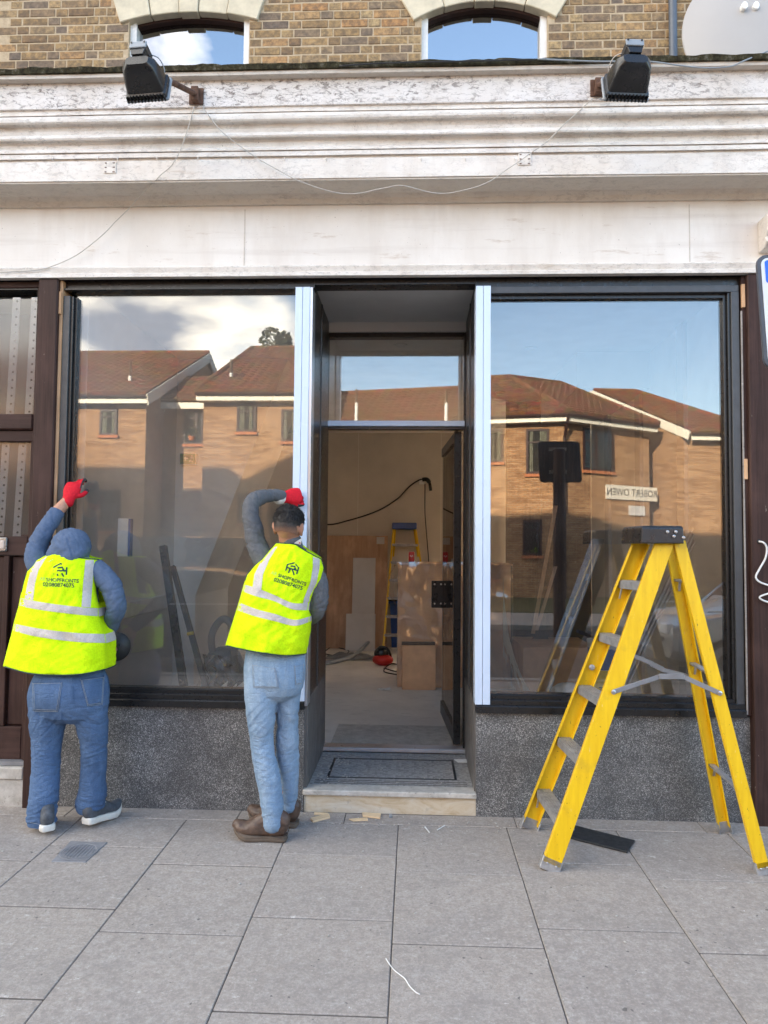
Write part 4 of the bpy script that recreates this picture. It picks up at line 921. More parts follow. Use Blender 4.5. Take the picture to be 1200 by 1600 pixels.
MB().bar((X_+.03, aE.y, zA-.16), (X_+.03, aA.y, aA.z-.16), .05, .36, (0, 1, 1)).build('bargeboard', 'white_fascia', hA)
MB().bar((X_+.03, aA.y, aA.z-.16), (X_+.03, yB_, zB2-.16), .05, .36, (0, -1, 1)).build('bargeboard', 'white_fascia', hA)
fascia_strip((X_-14, aE.y, zA), aE, .2, hA, .04, (0, -.05, -.07)); gutter((X_-14, aE.y+.04, zA-.05), (X_, aE.y+.04, zA-.05), hA)
win_px(Vector((X_-14, ya, 0)), dX, 157, 183, 640, 680, hA); win_px(Vector((X_-14, ya, 0)), dX, 157, 187, 765, 830, hA, None, False)
win_px(Vector((X_-14, ya, 0)), dX, 60, 100, 640, 690, hA, (.5,))
# flues on the roofs
def flue(px, py, Yv, h, parent, nm='flue'):
    p = mir(px, py, Yv); b_ = MB().lathe(p-Vector((0, 0, .25)), (0, 0, 1), [(0, .06), (h*.55, .06)], 12).build(nm, 'collar_white', parent); MB().lathe(p+Vector((0, 0, h*.55-.25)), (0, 0, 1), [(0, .05), (h*.5, .045)], 12).build('flue_pipe', 'bark', b_)
    MB().lathe(p-Vector((0, 0, .22)), (0, 0, 1), [(0, .22), (.10, .09)], 14).build('flashing', 'mill_aluminium', b_)
flue(203, 602, 20.5, 1.05, hA); flue(361, 595, 20.4, .95, hB)
for px in (557, 697): 
    p = at(px, 650, 20.9); q_ = Vector((p.x, 2*(DY+.03)-p.y, p.z+.1)); b_ = MB().lathe(q_-Vector((0, 0, .6)), (0, 0, 1), [(0, .06), (.95, .06)], 12).build('flue', 'collar_white', hC); MB().lathe(q_+Vector((0, 0, .35)), (0, 0, 1), [(0, .05), (.5, .045)], 12).build('flue_pipe', 'bark', b_)

# tree behind the hipped house
def tree(x, y, h, cr, label, n_=2600, seed=1, squash=1.3):
    rr = random.Random(seed); t = empty('broadleaf_tree', (x, y, GZ), label, 'tree')
    tk_ = MB().tube([(x, y, GZ), (x+.1, y, h*.3), (x-.05, y+.1, h*.6), (x, y, h*.85)], [.26, .2, .13, .04], 10)
    for k in range(9):
        a = k*2.4; z0 = h*(.35+.05*k); tk_.tube([(x, y, z0), (x+cos(a)*cr*.4, y+sin(a)*cr*.4, z0+h*.08), (x+cos(a)*cr*.8, y+sin(a)*cr*.8, z0+h*.12)], [.09, .05, .02], 6)
    tk_.build('trunk', 'bark', t)
    cl = [(Vector((rr.gauss(0, cr*.42), rr.gauss(0, cr*.42), h*.68+rr.gauss(0, cr*.45*squash))), rr.uniform(.35, .75)*cr*.5) for _ in range(26)]
    for nm, mt in (('crown', 'leaf_olive'), ('crown', 'leaf_dark')):
        mb = MB()
        for k in range(n_//2):
            c0, rad_ = rr.choice(cl); d_ = Vector((rr.gauss(0, 1), rr.gauss(0, 1), rr.gauss(0, 1))).normalized()*rad_*rr.uniform(.4, 1)**.5
            c_ = Vector((x, y, 0))+c0+d_; a_ = Vector((rr.gauss(0, 1), rr.gauss(0, 1), rr.gauss(0, .6))).normalized()*rr.uniform(.08, .15); b_ = a_.cross(Vector((rr.gauss(0, 1), rr.gauss(0, 1), rr.gauss(0, 1)))).normalized()*.06
            mb.add([c_-a_, c_+b_, c_+a_, c_-b_], [(0, 1, 2, 3)])
        mb.build(nm, mt, t)
tp = mir(448, 500, 30); tree(tp.x, tp.y, 13.6, 2.1, 'tall olive green tree rising behind the hipped roof in the left shop window', 7000, 3)
tp = mir(408, 528, 31); tree(tp.x, tp.y, 11.3, .9, 'small thin leafy treetop beside the taller tree behind the hipped roof', 900, 8, .9)

# cars parked in the street
def car(label, x0, x1, yc, mat, h=1.47, van=False):
    L = x1-x0; t = empty('parked_car' if not van else 'parked_van', ((x0+x1)/2, yc, -.215), label, 'car' if not van else 'van'); g = -.215
    hw = .88; n_ = 12
    if van: S = [(0, .55, .9, .95), (.03, .35, 1.05, 1.1), (.16, .3, 1.15, 1.2), (.28, .3, 1.2, h-.1), (.4, .3, 1.2, h), (.9, .3, 1.2, h), (.985, .32, 1.2, h-.08), (1, .5, 1.1, h-.3)]
    else: S = [(0, .5, .62, .66), (.02, .34, .74, .78), (.10, .27, .84, .88), (.24, .25, .93, .97), (.38, .25, .97, h-.08), (.50, .25, .98, h), (.66, .25, .99, h-.02), (.82, .26, 1.0, h-.14), (.93, .3, 1.0, 1.08), (.985, .34, .9, .98), (1, .5, .78, .82)]
    rg = []
    for u_, zb2_, zm, zt_ in S:
        x = x0+L*u_; e = .8 if u_ in (0, 1) else (.93 if u_ < .05 or u_ > .95 else 1); rw = hw*e; tw_ = rw*(.78 if zt_-zm > .2 else .93)
        half = [(rw*.85, zb2_), (rw, zb2_+.12), (rw*1.01, (zb2_+zm)/2), (rw*.985, zm), (tw_+(rw-tw_)*.3, zm+(zt_-zm)*.55), (tw_, zt_-.03), (tw_*.7, zt_)]
        rg.append([(x, yc+a, g+z_) for a, z_ in half]+[(x, yc-a, g+z_) for a, z_ in reversed(half)])
    MB().rings(rg).build('body', mat, t, smooth=40)
    wx = (x0+L*.17, x0+L*.80)
    for sy in (-1, 1):
        gl = MB(); u0, u1 = (.36, .84) if not van else (.27, .42)
        zb_w, zt_w = g+1.02, g+h-.13
        if van: zb_w = g+1.25
        for k, (ua, ub) in enumerate(((u0, (u0+u1)/2-.012), ((u0+u1)/2+.012, u1))):
            ia, ib = (.055 if k == 0 else 0), (.07 if k == 1 else 0)
            yo = yc+sy*hw*1.0; yi = yc+sy*hw*.83
            MB().hexa([(x0+L*ua, yo-.01*sy, zb_w), (x0+L*ub, yo-.01*sy, zb_w), (x0+L*ub, yo+.004*sy, zb_w), (x0+L*ua, yo+.004*sy, zb_w), (x0+L*(ua+ia), yi, zt_w), (x0+L*(ub-ib), yi, zt_w), (x0+L*(ub-ib), yi+.014*sy, zt_w), (x0+L*(ua+ia), yi+.014*sy, zt_w)]).build('side_window', 'car_glass', t)
        MB().bar((x0+L*.12, yc+sy*hw*1.0, g+.97), (x0+L*.9, yc+sy*hw*1.0, g+1.0), .012, .02).build('trim_strip', 'mill_aluminium', t)
        for x in wx:
            w_ = MB().lathe((x, yc+sy*(hw-.19), g+.32), (0, sy, 0), [(0, .3), (.02, .325), (.18, .325), (.205, .29)], 24).build('wheel', 'tyre', t)
            MB().lathe((x, yc+sy*(hw+.0), g+.32), (0, sy, 0), [(0, .21), (.02, .21), (.012, .05), (.025, .04), (.025, 0)], 20).build('rim', 'mill_aluminium', w_)
        for x, mt in ((x0+L*.015, 'sign_white'), (x1-L*.015, 'red_plastic')): MB().box(x-.06, x+.06, yc+sy*hw*.75-.12, yc+sy*hw*.75+.12, g+.66, g+.80).build('headlight' if mt == 'sign_white' else 'tail_light', mt, t, .02)
        MB().box(x0+L*.335, x0+L*.36, yc+sy*(hw+.02)-.07, yc+sy*(hw+.02)+.07, g+.98, g+1.09).build('wing_mirror', mat, t, .02)
    MB().hexa([(x0+L*.25, yc-.66, g+.99), (x0+L*.375, yc-.6, g+h-.12), (x0+L*.375, yc+.6, g+h-.12), (x0+L*.25, yc+.66, g+.99), (x0+L*.25+.01, yc-.66, g+1.02), (x0+L*.375+.01, yc-.6, g+h-.09), (x0+L*.375+.01, yc+.6, g+h-.09), (x0+L*.25+.01, yc+.66, g+1.02)]).build('windscreen', 'car_glass', t)
    return t
car('dark blue parked car at the near kerb, faint in the left shop window', -5.6, -1.25, -6.0, 'car_dark')
car('silver parked car at the near kerb, faint at the right of the right shop window', 3.3, 7.6, -6.0, 'car_silver', 1.62)
car('dark parked van across the street, faint in the left shop window', -7.4, -2.6, -10.3, 'car_dark', 1.95, True)

# parking sign on its post, the front seen at the right edge, the back in the glass
sx0, sy_ = 1.088, -1.99
sg = empty('parking_sign', (sx0+.185, sy_+.06, SL*sy_), 'white and blue parking sign on a dark post at the right edge', 'sign')
MB().lathe((sx0+.175, sy_+.075, SL*sy_-.1), (0, 0, 1), [(0, .052), (2.56, .052), (2.57, .03)], 18).build('post', 'dark_wood', sg)
def rrect(x0, x1, z0, z1, r_, y):
    q = []
    for cx_, cz_, a0 in ((x1-r_, z1-r_, 0), (x0+r_, z1-r_, 90), (x0+r_, z0+r_, 180), (x1-r_, z0+r_, 270)):
        for k in range(5): a = radians(a0+22.5*k); q.append((cx_+r_*cos(a), y, cz_+r_*sin(a)))
    return q
tilt = lambda q, k=.055: [(x+(2.51-z_)*k-.0, y, z_) for x, y, z_ in q]
pt = MB().poly(tilt(rrect(sx0, sx0+.37, 2.146, 2.512, .03, sy_)), (0, .012, 0)).build('sign_plate', 'sign_rim', sg)
MB().poly(tilt(rrect(sx0+.011, sx0+.359, 2.157, 2.501, .022, sy_-.002)), (0, .004, 0)).build('sign_face', 'sign_white', pt)
MB().poly(tilt(rrect(sx0+.022, sx0+.135, 2.42, 2.493, .008, sy_-.004)), (0, .003, 0)).build('blue_square', 'sign_blue', pt)
place_text('lettering', 'P', 'sign_white', pt, (sx0+.072, sy_-.0052, 2.457), (1, 0, -.0), (0, 0, 1), .085, .0004, .002)
for z_ in (2.24, 2.44): MB().box(sx0+.10, sx0+.25, sy_+.013, sy_+.03, z_-.015, z_+.015).build('clamp', 'steel', sg)
# ================================================================== PEOPLE
def limb(mb, st, n=18, sub=4, ax=(1, 0, 0), flat=False):
    """closed tapering tube: stations (centre, half width, half depth); width lies along ax"""
    C_ = [Vector(s[0]) for s in st]; A = [Vector((s[1], s[2], 0)) for s in st]
    if len(st) > 1 and sub > 1: C_ = spline(C_, sub); A = spline(A, sub)
    rg = []; ref = Vector(ax)
    for i, c in enumerate(C_):
        t = (C_[min(i+1, len(C_)-1)]-C_[max(i-1, 0)])
        t = t.normalized() if t.length > 1e-6 else Vector((0, 0, 1))
        a = ref-t*ref.dot(t)
        if a.length < .2: a = Vector((0, 1, 0))-t*t.y
        a.normalize(); b = t.cross(a)
        rx, ry = max(.002, A[i].x), max(.002, A[i].y)
        rg.append([c+a*(rx*cos(2*pi*k/n))+b*(ry*sin(2*pi*k/n)) for k in range(n)])
    # rounded ends
    def cap(rg, end):
        q = rg[-1] if end else rg[0]; p = rg[-2] if end else rg[1]; c = sum(q, Vector())/n; t = (c-sum(p, Vector())/n).normalized(); r_ = min((v-c).length for v in q)
        return [[c+(v-c)*cos(x)+t*r_*.8*sin(x) for v in q] for x in (.5, .95, 1.3)]
    e_, s_ = ([] if flat else cap(rg, True)), cap(rg, False)
    return mb.rings(list(reversed(s_))+rg+e_)
def blob(mb, c, rx, ry, rz, n=18, m_=10, M=None):
    c = Vector(c); M = M or Matrix.Identity(3)
    return mb.rings([[c+M @ Vector((rx*sin(t)*cos(2*pi*k/n), ry*sin(t)*sin(2*pi*k/n), rz*cos(t))) for k in range(n)] for t in [.02+(pi-.04)*j/m_ for j in range(m_+1)]])
def remesh(mb, name, vox, smooth=6, fac=.5):
    me = mb.mesh(name); o = bpy.data.objects.new(name, me); COL.objects.link(o)
    k = o.modifiers.new('r', 'REMESH'); k.mode = 'VOXEL'; k.voxel_size = vox; k.use_smooth_shade = True
    if smooth: q = o.modifiers.new('s', 'SMOOTH'); q.factor = fac; q.iterations = smooth
    dg = bpy.context.evaluated_depsgraph_get(); out = bpy.data.meshes.new_from_object(o.evaluated_get(dg)); out.name = name
    bpy.data.objects.remove(o); bpy.data.meshes.remove(me); smooth_mesh(out); return out
def displace(me, fn):
    N = [v.normal.copy() for v in me.vertices]
    for v, n_ in zip(me.vertices, N):
        v.co = v.co+n_*fn(v.co, n_)
    me.update()
nz = noise.noise
def ridged(p): return 1-2*abs(nz(p))
def folds(p, a, b, f, amp, low=7, seed=0):      # creases across the run a -> b
    a, b = Vector(a), Vector(b); t = b-a; L = t.length; t = t/L; s_ = (p-a).dot(t)
    if s_ < -.03 or s_ > L+.03: return 0
    q = (p-a)-t*s_
    w_ = min(1, (s_+.03)/.05, (L+.03-s_)/.05)
    k_ = Vector((q.x*low+seed, q.y*low, s_*f+q.x*f*.55+q.z*f*.3))
    big = nz(Vector((q.x*6+seed, q.y*6, s_*9)))
    return w_*(amp*.55*(ridged(k_)-.25)*(.55+.9*abs(nz(p*6+Vector((seed, 0, 0)))*2))-amp*.8*max(0, 1-abs(nz(Vector((q.x*9+seed, q.y*9+q.x*5, s_*17+q.x*14))))*5)+amp*1.1*big)
def row(y, xl, xr, Y, kd):
    c = at((xl+xr)/2, y, Y); h_ = (at(xr, y, Y)-at(xl, y, Y)).length/2; return (c, h_, h_*kd)
def shrink(st, k, kd=None): return [(c, a*k, b*(kd or k)) for c, a, b in st]
def surf_tube(bvh, pxs, r, off=.001, sub=5):
    pts = []
    for q in pxs:
        d_ = ray(*q).normalized(); h_ = bvh.ray_cast(CAM, d_)[0]
        if h_ is not None: pts.append(h_-d_*off)
    return MB().tube(pts, r, 5) if len(pts) > 1 else None
def px_line(pts, n=10):
    out = []
    for a, b in zip(pts, pts[1:]): out += [(a[0]+(b[0]-a[0])*k/n, a[1]+(b[1]-a[1])*k/n) for k in range(n)]
    return out+[pts[-1]]
def hand(mb, W_, d_, nb, s_, size=1.0, curls=None, thumb=None, spread=.06, fat=1.0):
    """five-fingered hand: palm from wrist W_ along d_, back towards nb, thumb on side s_"""
    W_ = Vector(W_); d_ = Vector(d_).normalized(); nb = Vector(nb); nb = (nb-d_*nb.dot(d_)).normalized(); s_ = Vector(s_); s_ = (s_-d_*s_.dot(d_)-nb*s_.dot(nb)).normalized()
    k = size
    limb(mb, [(W_-d_*.03*k, .030*k*fat, .023*k*fat), (W_+d_*.01*k, .033*k*fat, .022*k*fat), (W_+d_*.045*k, .043*k*fat, .0205*k*fat), (W_+d_*.08*k, .0445*k*fat, .018*k*fat), (W_+d_*.098*k, .041*k*fat, .014*k*fat)], 16, 3, s_)
    Ls = [(.044, .026, .021), (.049, .030, .022), (.046, .028, .021), (.036, .021, .018)]; of = [.0315, .0105, -.0105, -.0305]; st = [.090, .094, .090, .082]; rr_ = [.0098, .0102, .0098, .0086]
    curls = curls or [(20, 25, 15)]*4
    for i in range(4):
        p = W_+d_*st[i]*k+s_*of[i]*k; pts = [(W_+d_*.055*k+s_*of[i]*.8*k, rr_[i]*k*fat, rr_[i]*k*fat), (p, rr_[i]*1.08*k*fat, rr_[i]*1.05*k*fat)]; th = 0; sp_ = (1.5-i)*spread
        for L, c_ in zip(Ls[i], curls[i]):
            th += radians(c_); p = p+(d_*cos(th)-nb*sin(th)+s_*sp_*cos(th))*L*k; pts.append((p, rr_[i]*.96*k*fat, rr_[i]*.92*k*fat))
        limb(mb, pts, 10, 3, s_)
    th = thumb or [(.55, .8, -.25), (.8, .5, -.3), (.95, .15, -.3)]
    p = W_+d_*.022*k+s_*.022*k-nb*.006*k; pts = [(p, .014*k*fat, .014*k*fat)]
    for L, (a, b, c) in zip((.040, .032, .026), th):
        p = p+(d_*a+s_*b+nb*c).normalized()*L*k; pts.append((p, .0122*k*fat, .0118*k*fat))
    limb(mb, pts, 10, 3, nb)
    return nb
def two_tone(me, cond):
    for p in me.polygons: p.material_index = 1 if cond(p.center, p.normal) else 0
def shoe(name, parent, heel, yaw, L, mats, boot=False, pitch=0, wid=.05):
    """heel: back of the sole on the ground; yaw: direction of the toe in degrees from +y towards -x"""
    d_ = Vector((-sin(radians(yaw)), cos(radians(yaw)), 0)); s_ = Vector((d_.y, -d_.x, 0)); H = Vector(heel)
    P = lambda u, v, z_: H+d_*(u*L)*cos(pitch)+s_*v+Vector((0, 0, z_-sin(pitch)*(u*L)*(1 if pitch else 0)+sin(pitch)*L*.72))
    def lift(u): return .012*max(0, (u-.72)/.28)**2*4
    out = [(0, .55), (.04, .75), (.12, .82), (.28, .74), (.45, .78), (.62, .98), (.75, 1.0), (.87, .85), (.95, .6), (1.0, .25)]
    fp = [(u, -w_) for u, w_ in out]+[(u, w_) for u, w_ in reversed(out)]
    so_ = MB(); hs = .036 if not boot else .024
    rg = [[P(u, w_*wid*k, lift(u)+z_) for u, w_ in fp] for z_, k in ((0, .92), (.006, 1.0), (hs*.6, 1.03), (hs, .98))]
    so_.rings(rg)
    up = MB(); ht = .125 if boot else .085
    prof = [(.06, .034, .045), (.16, .037, .05), (.30, .037, .05), (.45, .039, .043), (.60, .046, .034), (.75, .047, .027), (.88, .039, .0235), (.955, .026, .018)]
    hk_ = 1.45 if boot else 1.0
    limb(up, [(P(u, 0, hs*.7+lift(u)+hh*hk_), w_*wid/.05, hh*hk_) for u, w_, hh in prof], 18, 3, s_)
    ua = .25 if boot else .18
    limb(up, [(P(ua-.02, 0, .05), .036, .046), (P(ua-.01, 0, .09), .036, .045), (P(ua, 0, ht+.01), .036, .042), (P(ua+.005, 0, ht+.03), .036, .042)], 18, 3, s_)
    me = remesh(up, name, .005, 5)
    displace(me, lambda p, n_: .0022*ridged(p*32)*(1 if boot else .5))
    o = link(name, me, mats[0], parent)
    so_.build('sole', mats[1], o, .003, smooth=40)
    if boot:
        MB().rings([[P(u, w_*wid*1.06, .024+lift(u)+z_) for u, w_ in fp] for z_ in (0, .004)]).build('welt', mats[1], o)
        p = P(.20, 0, .10)
    else:
        lc = MB()
        for k in range(5): lc.bar(P(.42+.05*k, -.026, .098-.009*k+hs*.3), P(.42+.05*k, .026, .098-.009*k+hs*.3), .006, .006)
        lc.build('laces', 'collar_white', o)
    return o

class Vest:
    def __init__(s, rows, ts, Yc, D, arm_t, seed, amp=1.0):
        s.rows, s.ts, s.Yc, s.D, s.arm, s.seed, s.amp = rows, ts, Yc, D, arm_t, seed, amp
    def lerp(s, arr, t):
        ts = s.ts
        for i in range(len(ts)-1):
            if t <= ts[i+1] or i == len(ts)-2:
                k = (t-ts[i])/(ts[i+1]-ts[i]); return arr[i]+(arr[i+1]-arr[i])*k
    def px(s, u, t):
        def pt(r_):
            k = (u+1)/2*(len(r_)-1); i = max(0, min(len(r_)-2, int(k))); f = k-i
            a, b = Vector(r_[i]), Vector(r_[i+1]); pa = Vector(r_[i-1]) if i > 0 else 2*a-b; pb = Vector(r_[i+2]) if i+2 < len(r_) else 2*b-a
            return .5*((2*a)+(b-pa)*f+(2*pa-5*a+4*b-pb)*f*f+(3*a-pa-3*b+pb)*f**3)
        ts = s.ts; P_ = [pt(r_) for r_ in s.rows]
        for i in range(len(ts)-1):
            if t <= ts[i+1] or i == len(ts)-2:
                f = (t-ts[i])/(ts[i+1]-ts[i]); return P_[i]+(P_[i+1]-P_[i])*f
    def S(s, u, t, off=0):
        ub = u if abs(u) <= 1 else (2-abs(u))*(1 if u > 0 else -1)
        Yc, D = s.lerp(s.Yc, t), s.lerp(s.D, t)
        q = s.px(ub, t); dep = D*max(0, 1-abs(ub)**2.6)**.55
        # channel down the spine and cloth creases
        w0 = at(q.x, q.y, Yc-dep); A = s.amp; low = 1-t
        wr = .013*nz((w0.x*5+s.seed, w0.z*3.2, 1))*(.5+low)+.011*ridged(Vector((w0.x*9+w0.z*5, w0.z*9-w0.x*3, s.seed)))*(.35+.8*low)+.0065*ridged(Vector((w0.x*22-w0.z*14, w0.z*15+w0.x*10, s.seed+4)))+.010*sin(u*9+s.seed)*max(0, low-.55)
        Y = Yc-(dep+wr*A*min(1, dep/.03)+off)
        p = at(q.x, q.y, Y)
        if abs(u) > 1: p = Vector((p.x, Yc+(Yc-Y)*.85, p.z))
        return p
    def body(s, parent, nu=96, nv=64):
        mb = MB(); us = [-2+4*i/nu for i in range(nu)]; V_ = [[s.S(u, j/nv) for u in us] for j in range(nv+1)]
        for r_ in V_: mb.v += r_
        for j in range(nv):
            for i in range(nu):
                uc = us[i]+2/nu
                if (j+.5)/nv > s.arm and .985 < abs(uc) < 1.32: continue
                if abs(uc) > 1.93: continue     # open down the front
                mb.f.append((j*nu+i, j*nu+(i+1) % nu, (j+1)*nu+(i+1) % nu, (j+1)*nu+i))
        # shoulder straps join back and front
        top = V_[-1]
        for i in range(nu):
            uc = us[i]+2/nu
            if .45 < abs(uc) < .98:
                a, b = i, (i+1) % nu
                def opp(k): return min(range(nu), key=lambda m_: abs(us[m_]-((2-abs(us[k]))*(1 if us[k] > 0 else -1))))
                mb.f.append((nv*nu+a, nv*nu+b, nv*nu+opp(b), nv*nu+opp(a)))
        me = mb.mesh('vest'); o = link('vest', me, 'vest_yellow', parent, smooth=True)
        k = o.modifiers.new('cloth', 'SOLIDIFY'); k.thickness = .0015; k.offset = 0
        s.bvh = BVHTree.FromPolygons([v.co.copy() for v in me.vertices], [tuple(p.vertices) for p in me.polygons]); s.o = o
        for sg_ in (-1, 1): MB().tube([s.S(sg_*.995, s.arm+(1-s.arm)*k/14, .002) for k in range(15)], .0035, 6).build('edge_binding', 'vest_binding', o, smooth=True)
        MB().tube([s.S(-1.6+3.2*k/70, 0, .002) for k in range(71)], .0033, 6).build('edge_binding', 'vest_binding', o, smooth=True); MB().tube([s.S(-.98+1.96*k/40, 1, .002) for k in range(41)], .0035, 6).build('edge_binding', 'vest_binding', o, smooth=True)
        return o
    def band(s, t0, t1, u0=-1.9, u1=1.9, n=70):
        g = MB().grid(lambda a, b: s.S(u0+(u1-u0)*a, t0+(t1-t0)*b, .0028), n, 4); return g.build('reflective_stripe', 'reflective_grey', s.o, smooth=True)
    def strip(s, left, right, n=24):             # px polylines with matching points
        def P_(a, b):
            k = b*(len(left)-1); i = min(len(left)-2, int(k)); f = k-i
            l = Vector(left[i])+(Vector(left[i+1])-Vector(left[i]))*f; r_ = Vector(right[i])+(Vector(right[i+1])-Vector(right[i]))*f; q = l+(r_-l)*a
            return s.hit(q, .0036)
        g = MB().grid(P_, 4, n); return g.build('reflective_stripe', 'reflective_grey', s.o, smooth=True)
    def hit(s, q, off):
        d_ = ray(q[0], q[1]).normalized(); h_ = s.bvh.ray_cast(CAM, d_)[0]
        if h_ is None: h_ = s.bvh.find_nearest(at(q[0], q[1], s.Yc[2]-s.D[2]))[0]
        return h_-d_*off
    def text(s, body, c, w_, ang, mat, bold=.012):
        me = text_mesh(body, 1, 0, bold); xs_ = [v.co.x for v in me.vertices]; k = w_/(max(xs_)-min(xs_)); ca, sa = cos(ang), sin(ang)
        for v in me.vertices: v.co = s.hit((c[0]+(v.co.x*ca+v.co.y*sa)*k, c[1]+(v.co.x*sa-v.co.y*ca)*k), .0026)
        me.materials.clear(); return link('lettering', me, mat, s.o)
    def logo(s, c, r_, ang):
        ca, sa = cos(ang), sin(ang); mb = MB()
        L_ = [[(-.9, -.5), (-.9, .45), (0, 1), (.9, .45), (.9, -.5)], [(-.9, -.02), (.2, -.02), (.45, .2), (.25, .5), (-.35, .38)], [(-.35, .0), (-.35, -.72)], [(.02, -.05), (.52, -.78)], [(.4, .02), (.9, .02)]]
        w_ = .105
        for ln in L_:
            for a, b in zip(ln, ln[1:]):
                a, b = Vector((*a, 0)), Vector((*b, 0)); t = (b-a).normalized(); n_ = Vector((-t.y, t.x, 0))*w_; a, b = a-t*w_*.6, b+t*w_*.6
                q = [a-n_, b-n_, b+n_, a+n_]; mb.add([s.hit((c[0]+(v.x*ca+v.y*sa)*r_, c[1]+(v.x*sa-v.y*ca)*r_), .0027) for v in q], [(0, 1, 2, 3)])
        return mb.build('printed_logo', 'print_green', s.o)

# ------------------------------------------------------------------ man on the left: blue hoodie, hood up
m1c = at(107, 1100, -.33)
man1 = bpy.data.objects.new('person', bpy.data.meshes.new('person')); COL.objects.link(man1)
tag(man1, 'man with blue hood up, yellow vest and blue jeans, reaching up the window frame', 'person')
pel = [row(1046, 56, 160, -.335, .62), row(1062, 49, 167, -.345, .66), row(1080, 45.5, 170, -.355, .70), row(1097, 45, 169.5, -.35, .66)]
lgL = [row(1086, 47, 113, -.345, .98), row(1106, 46, 111, -.35, .98), row(1130, 47, 102, -.35, 1.02), row(1160, 50, 96, -.345, 1.0), row(1190, 50.5, 93.5, -.34, 1.0), row(1220, 48.5, 92.5, -.345, 1.0), row(1245, 46, 90.5, -.35, 1.02), row(1268, 43.5, 88, -.35, 1.05), row(1286, 45, 87, -.345, 1.08)]
lgR = [row(1086, 106, 168, -.345, .98), row(1106, 111, 169, -.34, .98), row(1130, 119, 168.5, -.325, 1.02), row(1160, 125, 167, -.305, 1.0), row(1190, 127, 166, -.285, 1.0), row(1220, 125, 165, -.275, 1.0), row(1240, 122, 166, -.265, 1.02), row(1254, 119.5, 164, -.26, 1.05), row(1264, 120, 161, -.255, 1.08)]
mb = MB()
for st in (pel, lgL, lgR): limb(mb, st, 26, 4, flat=st is not pel)
me = remesh(mb, 'jeans', .0048, 5)
cx1 = at(115, 1100, -.35).x
def jean_fold(stack):
    def fn(p, n_):
        leg = 0 if p.x < cx1 else 1; a = 0
        z_ = p.z; q = Vector((p.x*7+leg*3, p.y*7, z_*30+(p.x*9 if leg else -p.x*9)))
        a += .0085*(ridged(q)-.3)*max(0, 1-abs(z_-.07)/.20)*stack
        a += .0055*(ridged(Vector((p.x*6+5, p.y*6, z_*36-p.x*12*(1 if leg else -1))))-.3)*max(0, 1-abs(z_-.40)/.16)
        a += .0075*(ridged(Vector((p.x*5+2, p.y*5+leg, z_*15+abs(p.x-cx1)*16)))-.3)*max(0, 1-abs(z_-.62)/.14)
        gv = lambda q_, w_: max(0, 1-abs(nz(q_))*w_)
        a -= .0048*gv(Vector((p.x*5+leg*4, p.y*5, z_*13+(p.x*10 if leg else -p.x*10))), 7)*max(0, 1-abs(z_-.58)/.22)+.0032*gv(Vector((p.x*6+9, p.y*6+leg, z_*17-p.x*11)), 7)*max(0, 1-abs(z_-.36)/.2)+.0040*gv(Vector((p.x*8+leg*7, p.y*8, z_*22+p.x*6)), 4)*max(0, 1-abs(z_-.10)/.16)
        a = a*.8+.0040*nz(p*9)+.0010*nz(p*34)-.0035
        return a
    return fn
displace(me, jean_fold(1.15))
j1 = link('jeans', me, 'denim_mid', man1)
jb = BVHTree.FromPolygons([v.co.copy() for v in me.vertices], [tuple(p.vertices) for p in me.polygons])
def patch(bvh, q, off, n=10):
    q = [Vector(k) for k in q]
    def P_(a, b):
        k = (q[0]*(1-a)+q[1]*a)*(1-b)+(q[3]*(1-a)+q[2]*a)*b; d_ = ray(k.x, k.y).normalized(); h_ = bvh.ray_cast(CAM, d_)[0]
        if h_ is None: h_ = bvh.find_nearest(at(k.x, k.y, -.4))[0]
        return h_-d_*off
    return MB().grid(P_, n, n)
def pocket(bvh, q, par_, mat, tip=None, mirror=False):
    o_ = patch(bvh, q, .0028).build('back_pocket', mat, par_, smooth=True)
    k = o_.modifiers.new('cloth', 'SOLIDIFY'); k.thickness = .002; k.offset = 0
    for dd in (0, 2.0):
        c_ = Vector((sum(a for a, b in q)/4, sum(b for a, b in q)/4)); qq = [tuple(c_+(Vector(v)-c_)*(1-dd/20)) for v in q]
        st_ = surf_tube(bvh, px_line([qq[0], qq[3], qq[2], qq[1]]), .0009, .0045)
        if st_: st_.build('stitching', 'stitch', o_)
    st_ = surf_tube(bvh, px_line([(q[0][0], q[0][1]+2.2), (q[1][0], q[1][1]+2.2)]), .0009, .0045)
    if st_: st_.build('stitching', 'stitch', o_)
    return o_
pocket(jb, [(50.5, 1066), (97, 1065), (90, 1112), (52, 1111)], j1, 'denim_mid')
pocket(jb, [(126, 1061), (163, 1056), (160, 1101), (137, 1103)], j1, 'denim_mid')
for ln, r_ in (([(112, 1058), (114, 1078), (115, 1096)], .0022), ([(47, 1285), (66, 1289), (86, 1284)], .001)):
    q = surf_tube(jb, px_line(ln), r_, .0006)
    if q: q.build('seam', 'denim_mid' if r_ > .0015 else 'stitch', j1)
shoe('trainer', man1, (at(76, 1300, -.43).x, -.43, .004), 40, .265, ('shoe_blue', 'sole_white'), pitch=.07, wid=.048)
shoe('trainer', man1, (at(134, 1275, -.33).x, -.335, .0), -20, .265, ('shoe_blue', 'sole_white'), pitch=.12, wid=.048)
